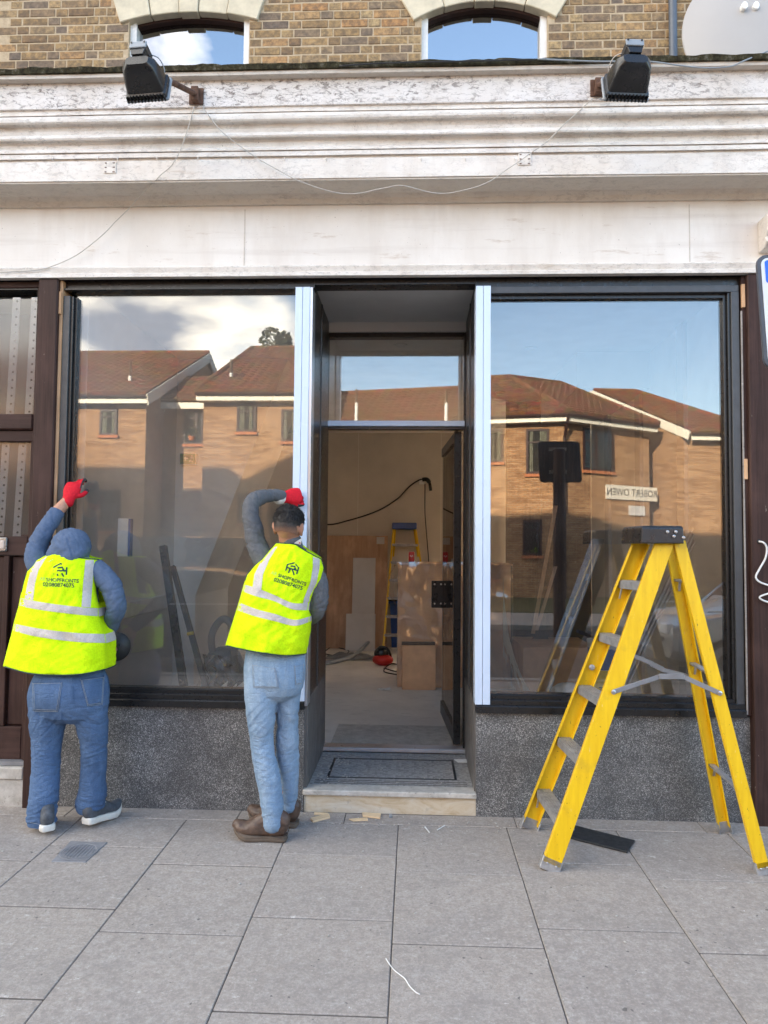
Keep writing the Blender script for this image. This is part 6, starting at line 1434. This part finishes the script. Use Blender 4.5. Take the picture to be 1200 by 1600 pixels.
# ---- floodlights on the cornice
def floodlight(plate_px, body_px, tip, yaw, label, side):
    pp = at(plate_px[0], plate_px[1], -.305); t = empty('floodlight', pp, label, 'floodlight', 'floodlights over the fascia')
    bp = MB().box(pp.x-.042, pp.x+.042, -.312, -.303, pp.z-.048, pp.z+.048).build('base_plate', 'rust', t, .002)
    MB().box(pp.x-.022, pp.x+.02, -.345, -.313, pp.z-.045, pp.z+.04).build('bracket_cheek', 'rust', bp, .003)
    c = at(body_px[0], body_px[1], tip)
    M = Matrix.Rotation(radians(yaw), 3, 'Z') @ Matrix.Rotation(radians(-14), 3, 'X')
    V_ = lambda x, y, z_: c+M @ Vector((x, y, z_*.72 if z_ < .065 else z_-.022))
    e_ = V_(.03*side, .05, .06)
    MB().tube([Vector((pp.x, -.34, pp.z-.005)), Vector((pp.x, -.34, pp.z-.005))+(e_-Vector((pp.x, -.34, pp.z)))*.5+Vector((0, 0, .01)), e_], .0155, 10).build('bracket_arm', 'rust', t, smooth=40)
    MB().bar(e_-Vector((.02, 0, .03)), e_+Vector((.02, 0, .03)), .05, .02).build('bracket_foot', 'rust', t, .003)
    def rr(w, h, y, zc, k=.3):
        q = []
        for cx_, cz_, a0 in ((1, 1, 0), (-1, 1, 90), (-1, -1, 180), (1, -1, 270)):
            for j in range(4): a = radians(a0+30*j); r_ = k*min(w, h)/2; q.append(V_(cx_*(w/2-r_)+r_*cos(a), y, zc+cz_*(h/2-r_)+r_*sin(a)))
        return q
    # housing: wide rim towards the fascia, tapering to a rounded back towards the street
    hs_ = MB().rings([rr(.215, .185, .085, -.012, .15), rr(.215, .185, .06, -.012, .15), rr(.200, .165, .055, -.008, .2), rr(.185, .145, .0, .004, .35), rr(.165, .115, -.045, .016, .5), rr(.12, .07, -.068, .022, .7)]).build('housing', 'black_plastic', t, smooth=35)
    MB().rings([rr(.232, .20, .097, -.012, .12), rr(.232, .20, .083, -.012, .12)]).build('rim', 'grey_plastic', hs_, .003)
    for k in range(12): x = -.10+.2*k/11; MB().bar(V_(x, .09, -.115), V_(x, .055, -.108), .006, .012).build('fin', 'black_plastic', hs_)
    tb = MB().rings([[V_(sx_*.042*k, y, z_) for sx_, y in ((-1, -.075), (1, -.075), (1, .0), (-1, .0))] for z_, k in ((.068, .72), (.10, .9), (.101, 1), (.138, 1))]).build('terminal_box', 'black_plastic', t, .004)
    MB().rings([[V_(sx_*.045, y, z_) for sx_, y in ((-1, -.082), (1, -.082), (1, -.072), (-1, -.072))] for z_ in (.106, .145)]).build('lid', 'grey_plastic', tb, .006, seg=2)
    for s_ in (-1, 1): MB().lathe(V_(s_*.034, -.083, .136), M @ Vector((0, -1, 0)), [(0, .005), (.003, .005)], 8).build('screw', 'black_plastic', tb)
    MB().tube(spline([V_(.03*side, -.02, .13), V_(.075*side, .01, .125), V_(.09*side, .05, .08), e_], 6), .003, 6).build('flex', 'cable_white' if side < 0 else 'grey_plastic', t, smooth=True)
    return t
floodlight((307, 151), (222, 116), -.80, -5, 'black floodlight on an angled rusty arm under the cloudy arched window', 1)
floodlight((934, 138), (986, 114), -.80, 5, 'black floodlight whose housing hides its arm, below the brick pier', -1)

# ---- cables
P_ = lambda l: [at(*q) for q in l]
cable('hanging_cable', P_([(303, 166, -.325), (290, 212, -.30), (270, 256, -.285), (248, 276, -.275), (228, 297, -.20), (205, 322, -.10), (150, 376, -.075), (112, 403, -.07), (78, 417, -.07), (40, 424, -.07), (-60, 428, -.07)]), .0029, 'cable_white', 'thin white cable drooping from the left floodlight down to the fascia end', jig=.004)
cable('hanging_cable', P_([(316, 166, -.325), (345, 204, -.31), (398, 244, -.29), (450, 274, -.285), (500, 295, -.27), (545, 303, -.25), (600, 294, -.26), (630, 290, -.265), (682, 302, -.255), (725, 297, -.265), (765, 284, -.28), (805, 256, -.29), (850, 224, -.30), (895, 182, -.31), (926, 154, -.325)]), .0029, 'cable_white', 'thin pale cable slung along the cornice between the two floodlights', jig=.004)
cable('roof_cable', P_([(840, 92, -.375), (930, 96, -.375), (1010, 96, -.375), (1060, 102, -.372), (1100, 106, -.37), (1140, 104, -.37), (1165, 94, -.37), (1215, 74, -.30)]), .0045, 'grey_plastic', 'grey cable running along the mossy edge below the satellite dish')
cable('wall_cable', P_([(530, 103, -.375), (590, 99, -.375), (660, 97, -.375), (760, 95, -.375), (838, 93, -.375)]), .004, 'cable_black', 'dark cable lying along the mossy edge between the arched windows')
cable('flex', P_([(1186, 846, -.055), (1193, 848, -.075), (1198, 856, -.08), (1196, 872, -.075), (1186, 890, -.07), (1181, 902, -.07), (1188, 910, -.075), (1205, 916, -.08), (1216, 922, -.085), (1205, 926, -.08), (1188, 932, -.07), (1190, 937, -.07), (1204, 942, -.07), (1220, 945, -.06)]), .0055, 'white_plastic', 'white flex looping out of the dark wooden pilaster at the right edge')
tag(MB().lathe(at(1186, 846, -.0515), (0, -1, 0), [(0, .014), (.002, .012), (.0022, 0)], 10).build('cable_hole', 'dark_void', None), 'small dark drilled hole in the right pilaster where the white flex leaves', 'hole')

# ---- drainpipe and satellite dish
p = at(1051, 60, 1.70)
dp = empty('drainpipe', (p.x, 1.70, 4.29), 'grey plastic drainpipe on the brick wall beside the satellite dish', 'drainpipe')
MB().lathe((p.x, 1.69, 4.30), (0, 0, 1), [(0, .034), (4.6, .034)], 18).build('pipe', 'pipe_grey', dp, smooth=40)
for z_ in (5.2, 6.9): MB().lathe((p.x, 1.69, z_), (0, 0, 1), [(0, .041), (.05, .041)], 18).build('pipe_clip', 'pipe_grey', dp)
e0 = at(1075, 85, .95); eT = at(1130, 0, .95)
R_ = .50; dc = Vector((e0.x+R_*.985, .95, at(1180, 40, .95).z+.02))
ds = empty('satellite_dish', (dc.x, .95, 4.30), 'large pale grey satellite dish standing on the flat roof', 'satellite dish')
MD = Matrix.Rotation(radians(-8), 3, 'Z') @ Matrix.Rotation(radians(-8), 3, 'X')
rg = []
for y, r_ in ((.02, .02), (.012, .2), (-.01, .36), (-.05, .495), (-.056, .503), (-.045, .50), (.0, .37), (.022, .2), (.03, .02)): rg.append([dc+MD @ Vector((r_*cos(2*pi*k/56), -y-.0, r_*1.12*sin(2*pi*k/56))) for k in range(56)])
MB().rings(rg).build('dish', 'dish_grey', ds, smooth=40)
for px in (1163, 1181): q = at(px, 10, .93); MB().rings([[q+Vector((.022*k*cos(a*pi/8), -.0+y, .03*k*sin(a*pi/8))) for a in range(16)] for y, k in ((.03, 1), (-.012, 1), (-.016, .8))]).build('mount_boss', 'white_plastic', ds)
for px, py in ((1180, 74), (1199, 66)): q = at(px, py, .90); MB().lathe(q+Vector((0, .03, 0)), (0, -1, 0), [(0, .006), (.012, .006)], 8).build('bolt', 'rust', ds)
MB().tube([dc+Vector((0, .10, 0)), (dc.x, 1.08, 4.29)], .025, 10).build('mast', 'pipe_grey', ds); MB().bar(dc+Vector((0, .0, 0)), dc+Vector((0, .12, 0)), .12, .16).build('bracket', 'pipe_grey', ds); MB().box(dc.x-.2, dc.x+.2, .95, 1.25, 4.285, 4.31).build('foot', 'lead', ds)

# ---- scraps on the pavement and the step
def chip(nm, pts, h, mat, label, cat):
    q = [pav(*k) for k in pts]; return tag(MB().rings([[Vector((p.x, p.y, SL*p.y+k)) for p in q] for k in (.001, h)]).build(nm, mat, None, .001), label, cat)
chip('wood_offcut', [(485, 1281), (514, 1274), (516, 1279), (489, 1286)], .012, 'cut_wood', 'pale split wood offcut nearest the brown boot', 'offcut')
chip('wood_offcut', [(491, 1271), (512, 1272), (513, 1275), (491, 1274)], .008, 'cut_wood', 'short pale wood offcut just behind the one nearest the boot', 'offcut')
chip('wood_offcut', [(566, 1272), (595, 1274), (594, 1280), (567, 1277)], .012, 'cut_wood', 'pale square cut wood offcut below the middle of the step', 'offcut')
chip('wood_offcut', [(545, 1281), (574, 1279), (575, 1283), (552, 1284)], .007, 'cut_wood', 'thin pale wood sliver in front of the square cut offcut', 'offcut')
chip('packing_shim', [(608, 1274), (612, 1274), (612, 1278), (608, 1278)], .01, 'grey_plastic', 'tiny grey plastic shim on the pavement right of the wood offcuts', 'shim')
for l_, w_, lab in (([(664, 1293), (671, 1302)], .006, 'white paint flake leaning left on the paving before the step'), ([(683, 1298), (695, 1291)], .004, 'thin pale splinter on the paving right of the white flake')):
    a, b = pav(*l_[0]), pav(*l_[1]); tag(MB().bar(a+Vector((0, 0, .004)), b+Vector((0, 0, .004)), w_, .004).build('paint_flake', 'collar_white', None), lab, 'flake')
st_ = [pav(*q)+Vector((0, 0, .003)) for q in ((603, 1499), (608, 1507), (616, 1517), (626, 1525), (633, 1531), (640, 1542), (649, 1551), (656, 1555))]
tag(MB().tube(spline(st_, 5), .0022, 5).build('string', 'collar_white', None), 'short white string lying across the paving joint', 'string')
rr = random.Random(11); mb = MB()
for k in range(130):
    u_ = rr.random(); x = rr.uniform(-.75, .95) if u_ < .6 else rr.uniform(-2.1, 2.0); y = -abs(rr.gauss(0, .16))-.02 if u_ < .75 else -rr.uniform(.1, 2.6)
    s_ = rr.uniform(.0015, .0055); c = Vector((x, y, SL*y+.0035)); a = rr.uniform(0, 6.3); d_ = Vector((cos(a), sin(a), 0))
    mb.bar(c-d_*s_, c+d_*s_, s_*rr.uniform(.4, 1.2), .0035)
mb.build('debris', 'nosing', None, kind='stuff')
c = atz(722, 1190, .131)
cdx = MB().poly([(c.x-.055, c.y+.03, .1325), (c.x-.03, c.y-.035, .1325), (c.x+.055, c.y-.03, .1325), (c.x+.03, c.y+.036, .1325)], (0, 0, .006)).build('plastic_wedge', 'collar_white', None, .003); tag(cdx, 'white plastic packer lying on the mosaic step by the door frame', 'packer')
mb = MB()
for k in range(90):
    x = rr.uniform(-.6, .33); y = rr.uniform(.02, .75); x = x if rr.random() > .5 else rr.uniform(-.6, -.42); s_ = rr.uniform(.002, .008); a = rr.uniform(0, 6.3); d_ = Vector((cos(a), sin(a), 0)); c = Vector((x, y, .1325)); mb.bar(c-d_*s_, c+d_*s_, s_, .003)
mb.build('step_crumbs', 'nosing', None, kind='stuff')

# ================================================================== INSIDE THE SHOP
fl = lambda px, py: atz(px, py, FZ)
def sheet(nm, x0, x1, ybase, ytop, z0, z1, th, mat, label, cat, bev=.001):
    o = MB().hexa([(x0, ybase, z0), (x1, ybase, z0), (x1, ybase+th, z0), (x0, ybase+th, z0), (x0, ytop, z1), (x1, ytop, z1), (x1, ytop+th, z1), (x0, ytop+th, z1)]).build(nm, mat, None, bev); return tag(o, label, cat)
yb = fl(550, 1012).y-.1; xa, xb = at(480, 1000, yb).x, at(604, 1000, yb).x
z1 = at(550, 837, yb+.25).z
ply = sheet('plywood_sheet', xa, xb, yb, 5.99, FZ+.002, z1, .018, 'plywood', 'tall reddish plywood sheet leaning on the back wall of the shop', 'plywood')
p = at(595, 844, 5.9); MB().box(p.x-.06, p.x+.05, 5.925, 5.93, p.z-.055, p.z+.045).build('paper_label', 'white_board', ply)
ys = yb-.12; x0, x1 = at(547, 950, ys).x, at(585, 950, ys).x
sheet('white_board', x0+.02, x1, ys, yb+.06, FZ+.002, at(565, 872, ys).z, .012, 'white_board', 'tall narrow white board leaning against the plywood sheet', 'board')
ys2 = ys-.10; sheet('white_board', at(540, 980, ys2).x, at(586, 980, ys2).x, ys2, ys2+.07, FZ+.002, at(560, 960, ys2).z, .012, 'white_board', 'short wide white board standing in front of the tall narrow board', 'board')
# wrapped counter
cb = fl(655, 1075); cy = cb.y; cxa, cxb = at(622, 900, cy).x, at(798, 900, cy).x; cz1 = at(660, 880, cy).z
ct = empty('wrapped_counter', ((cxa+cxb)/2, cy+.3, FZ), 'counter wrapped in brown paper and clear plastic beyond the open door', 'counter')
rp = random.Random(5)
def crinkle(x, z_, s): return .014*noise.noise((x*3+s, z_*3, s))+.011*ridged(Vector((x*3.4+z_*2.6, z_*3-x*3, s)))*.8+.0035*ridged(Vector((x*9+z_*4, z_*8, s+3)))
MB().box(cxa+.01, cxb-.01, cy+.012, cy+.75, FZ+.01, cz1-.02).build('carcass', 'raw_timber', ct)
MB().grid(lambda a, b: (cxa+(cxb-cxa)*a, cy-.001+.35*crinkle(a*1.6, b*1.3, 2), FZ+.008+(cz1-.03-FZ)*b), 40, 40).build('paper_wrap', 'brown_paper', ct, smooth=True)
MB().grid(lambda a, b: (cxa-.004, cy+.74*a, FZ+.008+(cz1-.03-FZ)*b), 8, 8).build('paper_wrap', 'brown_paper', ct)
MB().box(cxa-.015, cxb+.02, cy-.02, cy+.8, cz1-.018, cz1).build('worktop', 'brown_paper', ct, .004)
zf = FZ+(cz1-FZ)*.545; MB().box(cxa, cxb, cy-.014, cy-.010, zf-.004, zf).build('paper_fold', 'raw_timber', ct)
MB().grid(lambda a, b: (cxa-.01+(cxb-cxa+.03)*a, cy-.022-.04*(1-b)-1.3*crinkle(a*1.1, b*.9, 9), FZ+.02+(cz1-.005-FZ)*b), 70, 70).build('plastic_wrap', 'plastic_film', ct, smooth=True)
MB().grid(lambda a, b: (cxa-.02-.11*math.sin(b*pi)*(1-a)-.03*a, cy+.02+.15*a+.02*noise.noise((a*5, b*5, 1)), cz1-.02-(.42*b)*(1-.3*a)), 14, 16).build('plastic_corner', 'plastic_film', ct, smooth=True)
# paper sack leaning on it
sy0 = cy-.11; xa, xb = at(628, 1040, sy0).x, at(681, 1040, sy0).x; zt_ = at(640, 1002, sy0).z
sk = MB().rings([[(x+dx, y+dy, z_) for x, y, dx, dy in ((xa, sy0, 0, .0), ((xa+xb)/2, sy0-.012, 0, 0), (xb, sy0, 0, 0), (xb-.01, sy0+.09*k, 0, 0), ((xa+xb)/2, sy0+.10*k, 0, 0), (xa+.01, sy0+.09*k, 0, 0))] for z_, k in ((FZ+.002, 1), (FZ+.12, .95), (FZ+.25, .8), (zt_-.05, .5), (zt_, .25))]).build('paper_sack', 'brown_paper', None, .008, seg=2, smooth=35); tag(sk, 'brown paper sack standing on the floor in front of the wrapped counter', 'sack')
MB().extr([(sy0-.02, zt_-.035), (sy0-.024, zt_-.02), (sy0-.018, zt_), (sy0-.008, zt_-.01)], xa-.004, xb-.01, 12, .012).build('folded_top', 'boot_sole', sk)
# drinks can on the counter
p = at(643, 880, cy+.25); p.z = cz1
cn = empty('drinks_can', p, 'small red drinks can standing on the wrapped counter', 'can')
MB().lathe(p+Vector((0, 0, .001)), (0, 0, 1), [(0, .024), (.008, .033), (.10, .033), (.112, .026), (.115, .026)], 20).build('can_body', 'red_plastic', cn, smooth=40); MB().lathe(p+Vector((0, 0, .1155)), (0, 0, 1), [(0, .026), (.002, .026), (.0025, .02), (.001, .018), (.001, 0)], 20).build('can_lid', 'steel', cn)
MB().tube([p+Vector((.034*sin(-.5+k*.2), -.034*cos(-.5+k*.2), .068+.012*sin(k*1.9))) for k in range(6)], .003, 5).build('swirl', 'collar_white', cn)
# second stepladder beyond the counter
lb_ = fl(606, 1022); ly = lb_.y; l2 = empty('stepladder', (at(625, 1000, ly).x, ly, FZ), 'yellow stepladder with black top standing beyond the wrapped counter', 'stepladder')
zt2 = at(632, 825, ly+.5).z
bl, br = Vector((at(598, 1020, ly).x, ly, FZ)), Vector((at(680, 1020, ly).x, ly, FZ)); tl, tr2 = Vector((at(615, 830, ly+.5).x, ly+.5, zt2)), Vector((at(649, 830, ly+.5).x, ly+.5, zt2))
for a, b in ((bl, tl), (br, tr2)): MB().bar(a, b, .028, .07, (0, 1, 0)).build('rail', 'ladder_yellow', l2, .003)
for a, b in ((bl+Vector((.04, 1.1, 0)), tl+Vector((.02, .06, 0))), (br+Vector((-.04, 1.1, 0)), tr2+Vector((-.02, .06, 0)))): MB().bar(a, b, .025, .05, (0, 1, 0)).build('rear_rail', 'ladder_yellow', l2, .003)
for i in range(1, 7):
    k = i/7; a, b = bl+(tl-bl)*k, br+(tr2-br)*k; MB().bar(a, b, .08, .035, (0, 0, 1)).build('tread', 'worn_aluminium', l2, .003)
MB().box(tl.x-.02, tr2.x+.02, ly+.44, ly+.66, zt2-.02, zt2+.075).build('top_cap', 'blue_plastic', l2, .01); 
bn = fl(640, 1020)
# dark blue folded trestle and bin behind the ladder
bq = empty('storage_bin', (at(628, 1000, ly+.55).x, ly+.7, FZ), 'dark blue storage bin half hidden behind the indoor stepladder', 'bin')
x0, x1 = at(612, 1000, ly+.6).x, at(700, 1000, ly+.6).x
MB().rings([[(x0-k, ly+.62-k, z_), (x1+k, ly+.62-k, z_), (x1+k, ly+1.0+k, z_), (x0-k, ly+1.0+k, z_)] for z_, k in ((FZ, 0), (FZ+.62, .03), (FZ+.63, .05), (FZ+.66, .05))]).build('tub', 'blue_plastic', bq, .006); MB().box(x0-.06, x1+.06, ly+.56, ly+1.06, FZ+.661, FZ+.69).build('lid', 'black_plastic', bq, .008)
# tools on the floor
tp = fl(598, 1040); tl_ = empty('vacuum_tool', tp, 'red and black power tool on the floor by the indoor stepladder', 'power tool')
tb_ = MB(); blob(tb_, tp+Vector((0, 0, .07)), .13, .09, .07, 16, 8); tb_.build('body', 'red_plastic', tl_, smooth=True)
tb_ = MB(); blob(tb_, tp+Vector((-.02, .03, .14)), .09, .08, .085, 16, 8); tb_.build('motor', 'black_plastic', tl_, smooth=True); MB().tube(spline([tp+Vector((-.09, 0, .12)), tp+Vector((-.04, 0, .22)), tp+Vector((.06, 0, .2)), tp+Vector((.1, 0, .1))], 5), .014, 8).build('handle', 'black_plastic', tl_, smooth=True)
q = fl(545, 1030); rag = MB(); rag.grid(lambda a, b: (q.x-.30+.62*a, q.y-.10+.35*b, FZ+.012+.12*max(0, noise.noise((a*4, b*4, 2))+.35)*sin(a*pi)*sin(b*pi)), 22, 16); o = rag.build('dust_sheet', 'grey_cloth', None, smooth=True); tag(o, 'crumpled dark grey cloth on the floor below the white boards', 'cloth')
cable('vacuum_hose', [fl(505, 1040)+Vector((0, 0, .03)), fl(530, 1036)+Vector((0, 0, .03)), fl(555, 1030)+Vector((0, 0, .06)), fl(575, 1020)+Vector((0, 0, .14))], .026, 'grey_plastic', 'grey hose trailing over the crumpled cloth on the shop floor', 'hose')
for l_, lab in (([(505, 1022), (530, 1026), (545, 1018), (520, 1012), (508, 1018)], 'black cable coiled on the floor at the foot of the plywood'), ([(600, 1045), (620, 1050), (632, 1044), (612, 1038), (600, 1050), (625, 1056)], 'black cable tangled beside the red power tool')):
    cable('floor_cable', [fl(*k)+Vector((0, 0, .008)) for k in l_], .007, 'cable_black', lab)
sc_ = fl(600, 1078); o = MB().grid(lambda a, b: (sc_.x-.07+.14*a, sc_.y-.05+.1*b, FZ+.004+.02*abs(noise.noise((a*5, b*5, 7)))), 8, 6).build('paper_scrap', 'collar_white', None); tag(o, 'scrap of white paper lying on the concrete shop floor', 'paper')
# cable and black plug tool on the back wall
Y = 6.03
cable('wall_lead', [at(x, y, Y-.02) for x, y in ((440, 800), (505, 819), (545, 813), (590, 798), (620, 780), (640, 760), (655, 750), (662, 749))], .010, 'cable_black', 'black power lead looping across the back wall to the plug')
cable('wall_lead', [at(x, y, Y-.02) for x, y in ((664, 756), (664, 800), (667, 840), (670, 880), (672, 930))], .007, 'cable_black', 'thin black lead hanging straight down the back wall')
p = at(660, 752, Y); so_k = empty('wall_socket', (p.x, Y+.01, p.z), 'white socket with a black plug on the back wall of the shop', 'socket')
MB().box(p.x-.045, p.x+.03, Y-.02, Y+.018, p.z-.045, p.z+.045).build('socket_plate', 'white_plastic', so_k, .004)
MB().tube(spline([(p.x+.0, Y-.05, p.z+.02), (p.x+.06, Y-.06, p.z+.02), (p.x+.10, Y-.06, p.z-.03), (p.x+.12, Y-.06, p.z-.14)], 5), [.03]*5+[.032]*5+[.022]*6, 10).build('plug', 'black_plastic', so_k, smooth=True)

# ---- behind the left pane
# exit sign on the stair enclosure
p = at(293, 717, 1.86); ex = empty('exit_sign', (p.x, 1.9, p.z), 'green emergency exit sign with white arrow on the pale wall behind the left pane', 'sign')
w_, h_ = .075, .05; eb = MB().box(p.x-w_, p.x+w_, 1.855, 1.904, p.z-h_, p.z+h_).build('sign_box', 'white_plastic', ex, .003)
MB().box(p.x-w_+.012, p.x+w_-.004, 1.852, 1.8548, p.z-h_+.005, p.z+h_-.005).build('sign_face', 'exit_green', eb)
ar = MB(); y_ = 1.8505
ar.poly([(p.x-.030, y_, p.z+.004), (p.x-.012, y_, p.z+.022), (p.x-.012, y_, p.z+.010), (p.x+.008, y_, p.z+.010), (p.x+.008, y_, p.z-.004), (p.x-.012, y_, p.z-.004), (p.x-.012, y_, p.z-.016)], (0, .001, 0)); ar.build('arrow', 'white_plastic', eb)
mn = MB(); mn.lathe((p.x+.040, y_, p.z+.025), (0, -1, 0), [(0, .007), (.001, .007)], 10)
for a, b, w in (((.040, .016), (.034, -.008), .010), ((.034, -.006), (.046, -.026), .006), ((.034, -.006), (.022, -.024), .006), ((.040, .013), (.054, .004), .005), ((.040, .013), (.026, .006), .005)): mn.bar((p.x+a[0], y_, p.z+a[1]), (p.x+b[0], y_, p.z+b[1]), .001, w, (1, 0, 0))
mn.build('running_figure', 'white_plastic', eb)
# pack stuck behind the glass, black and grey profiles leaning
p = at(196, 840, .09); pk = MB().box(p.x-.045, p.x+.022, .075, .115, p.z-.118, p.z+.118).build('adhesive_pack', 'white_plastic', None, .003); tag(pk, 'slim white and blue pack fixed to the glass between the two men', 'pack')
MB().box(p.x+.0225, p.x+.036, .074, .116, p.z-.117, p.z+.117).build('blue_side', 'blue_plastic', pk)
def leaning(nm, a, Ya, b, Yb, w, h, mat, label, cat, up=(0, -1, 0)):
    A_, B_ = at(a[0], a[1], Ya), at(b[0], b[1], Yb); o = MB().bar(A_, B_, w, h, up).build(nm, mat, None, .002); return tag(o, label, cat), A_, B_
leaning('black_profile', (288, 1078), .22, (255, 853), .42, .045, .04, 'black_plastic', 'black frame profile leaning inside the left pane, left of the grey one', 'profile')
lv, A_, B_ = leaning('grey_profile', (324, 1082), .24, (270, 885), .5, .032, .035, 'grey_aluminium', 'grey metal profile with a spirit level leaning inside the left pane', 'profile')
mdp = A_+(B_-A_)*.45; MB().lathe(mdp+Vector((-.02, -.02, 0)), (1, 0, .2), [(0, .011), (.04, .011)], 10).build('level_vial', 'lining_yellow', lv)
# vacuum with hose under plastic
vq = Vector((at(350, 1050, 1.2).x, 1.2, FZ)); vc = empty('vacuum_cleaner', vq, 'grey vacuum cleaner with a curved pale hose behind the left pane', 'vacuum cleaner')
MB().lathe(vq, (0, 0, 1), [(0, .15), (.05, .17), (.42, .17), (.48, .15), (.52, .16), (.62, .12), (.66, .05)], 20).build('drum', 'grey_plastic', vc, smooth=40)
MB().tube(spline([vq+Vector((-.06, -.05, .55)), vq+Vector((-.08, -.08, .75)), vq+Vector((.0, -.1, .88)), vq+Vector((.08, -.12, .84)), vq+Vector((.11, -.14, .66)), vq+Vector((.12, -.14, .5))], 6), .028, 10).build('hose', 'dish_grey', vc, smooth=True)
pb = MB().grid(lambda a, b: (vq.x-.02+.36*(a-.3)+.05*noise.noise((a*5, b*6, 3)), vq.y-.22-.06*sin(a*pi)-.07*noise.noise((a*6, b*7, 8)), FZ+.02+.62*b), 34, 40).build('plastic_bag', 'plastic_film', None, smooth=True); tag(pb, 'crumpled clear plastic bag hanging in front of the vacuum cleaner', 'plastic bag')
rr = random.Random(21)
for k, (px, py, lab) in enumerate(((352, 1066, 'black and white film scrap nearest the grey profile'), (366, 1070, 'crumpled black film scrap in the middle of the sill litter'), (380, 1064, 'crumpled black film scrap nearest the pale jeans'))):
    q = at(px, py, .35); o = MB().grid(lambda a, b: (q.x-.07+.14*a, .30+.10*b, q.z-.04+.09*abs(noise.noise((a*4+k*3, b*4, k)))+.02*a), 7, 5).build('film_scrap', 'black_plastic', None); tag(o, lab, 'scrap')
    MB().poly([(q.x-.03, .30, q.z-.03), (q.x+.02, .295, q.z-.04), (q.x+.03, .30, q.z+.02)], (0, .002, 0)).build('white_liner', 'collar_white', o)
tag(MB().box(-2.0, -.8, .17, .50, FZ+.001, at(366, 1076, .4).z-.045).build('window_bench', 'plywood', None), 'low plywood window bench inside the left pane', 'bench')
# things behind the right pane
Y2 = 2.2
def leanx(nm, a, b, Y0, Y1, w, mat, label, cat, th=.012):
    A_, B_ = fl(*a) if len(a) == 2 and a[1] > 1075 else at(a[0], a[1], Y0), at(b[0], b[1], Y1); A_ = at(a[0], a[1], Y0); d_ = Vector((w, 0, 0))
    o = MB().hexa([A_, A_+d_, A_+d_+Vector((0, th, 0)), A_+Vector((0, th, 0)), B_, B_+d_, B_+d_+Vector((0, th, 0)), B_+Vector((0, th, 0))]).build(nm, mat, None); return tag(o, label, cat)
yq = fl(850, 1065).y
leanx('door_blank', (830, 1040), (846, 770), 3.2, 3.45, .16, 'dark_wood', 'dark brown door blank leaning in the gloom behind the right pane', 'door')
leanx('plywood_strip', (830, 990), (866, 790), 2.4, 2.75, .035, 'raw_timber', 'thin timber strip leaning in front of the dark door blank', 'strip')
leanx('plywood_strip', (836, 985), (866, 885), 2.3, 2.5, .03, 'plywood', 'shorter timber strip leaning beside the long thin one', 'strip')
leanx('clear_sheet', (838, 1080), (924, 842), .9, 1.3, .10, 'perspex', 'clear acrylic sheet leaning behind the right pane, left of the yellow ladder', 'sheet', .006)
sh = MB().grid(lambda a, b: (at(780, 900, 1.4).x+.03+(.08+.62*b)*a, 1.4+.25*a+.05*crinkle(a*3, b*3, 4)*6, FZ+.02+(1.18-1.12*max(0, a-.05)**1.0)*(1-b)+.0), 44, 44).build('plastic_sheet', 'plastic_film', None, smooth=True); tag(sh, 'clear plastic dust sheet draped over the counter end behind the right pane', 'dust sheet')
tag(MB().box(cxb+.05, cxb+.75, cy-.5, cy+.3, FZ+.001, FZ+.5).build('cardboard_box', 'brown_paper', None, .006), 'brown cardboard box under the plastic sheet behind the right pane', 'box')
tag(MB().box(.55, 1.75, .25, .55, FZ+.001, .62).build('window_bench', 'plywood', None), 'low plywood window bench inside the right pane', 'bench')
# long aluminium track leaning from bottom left to upper right
A_, B_ = at(968, 1082, .35), at(1100, 800, .9)
tk = MB(); d_ = (B_-A_).normalized(); s_ = d_.cross(Vector((0, 1, 0))).normalized()
for k in (-.024, .0, .024): tk.bar(A_+s_*k, B_+s_*k, .008, .03, (0, 1, 0))
tk.bar(A_+Vector((0, .018, 0)), B_+Vector((0, .018, 0)), .055, .004, (0, 1, 0)); o = tk.build('aluminium_track', 'white_board', None); o['kind'] = 'thing'; tag(o, 'long aluminium track leaning behind the right pane, crossing behind the yellow ladder', 'track')
MB().bar(B_, B_+d_*.02, .075, .05, (0, 1, 0)).build('end_cap', 'black_plastic', o)
# paint tub with blue and yellow label
p = at(942, 1040, .42); rT = .095; z0 = .622
pt = empty('paint_tub', (p.x, .42, z0), 'white paint tub with a blue and yellow label behind the yellow ladder', 'paint tub')
zt_ = at(942, 1002, .42).z
MB().lathe((p.x, .42, z0), (0, 0, 1), [(0, rT*.92), (.02, rT*.93), (zt_-z0-.02, rT), (zt_-z0, rT*1.06), (zt_-z0+.012, rT*1.06), (zt_-z0+.012, 0)], 28).build('tub', 'white_plastic', pt, smooth=35)
H_ = zt_-z0
MB().lathe((p.x, .42, z0+.03), (0, 0, 1), [(0, rT*.955), (H_*.42, rT*.985)], 28).build('yellow_band', 'yellow_label', pt, smooth=35); MB().lathe((p.x, .42, z0+.032+H_*.42), (0, 0, 1), [(0, rT*.99), (H_*.38, rT*1.015)], 28).build('blue_band', 'blue_plastic', pt, smooth=35)
me = text_mesh('TE', .045, 0, .001); 
for v in me.vertices: a = v.co.x/rT-.25; v.co = Vector((p.x+rT*1.005*sin(a), .42-rT*1.005*cos(a), z0+.045+v.co.y+.01))
me.materials.clear(); link('lettering', me, 'black_plastic', pt)
q = at(888, 1078, .32); bl_ = MB(); blob(bl_, (q.x, .33, .665), .10, .07, .045, 16, 8); blob(bl_, (q.x+.09, .34, .66), .07, .06, .04, 14, 8); me = remesh(bl_, 'white_rag', .008, 4); displace(me, lambda p, n_: .012*ridged(p*18)); tag(link('white_rag', me, 'collar_white'), 'bundled white rag on the bench behind the right pane', 'rag')
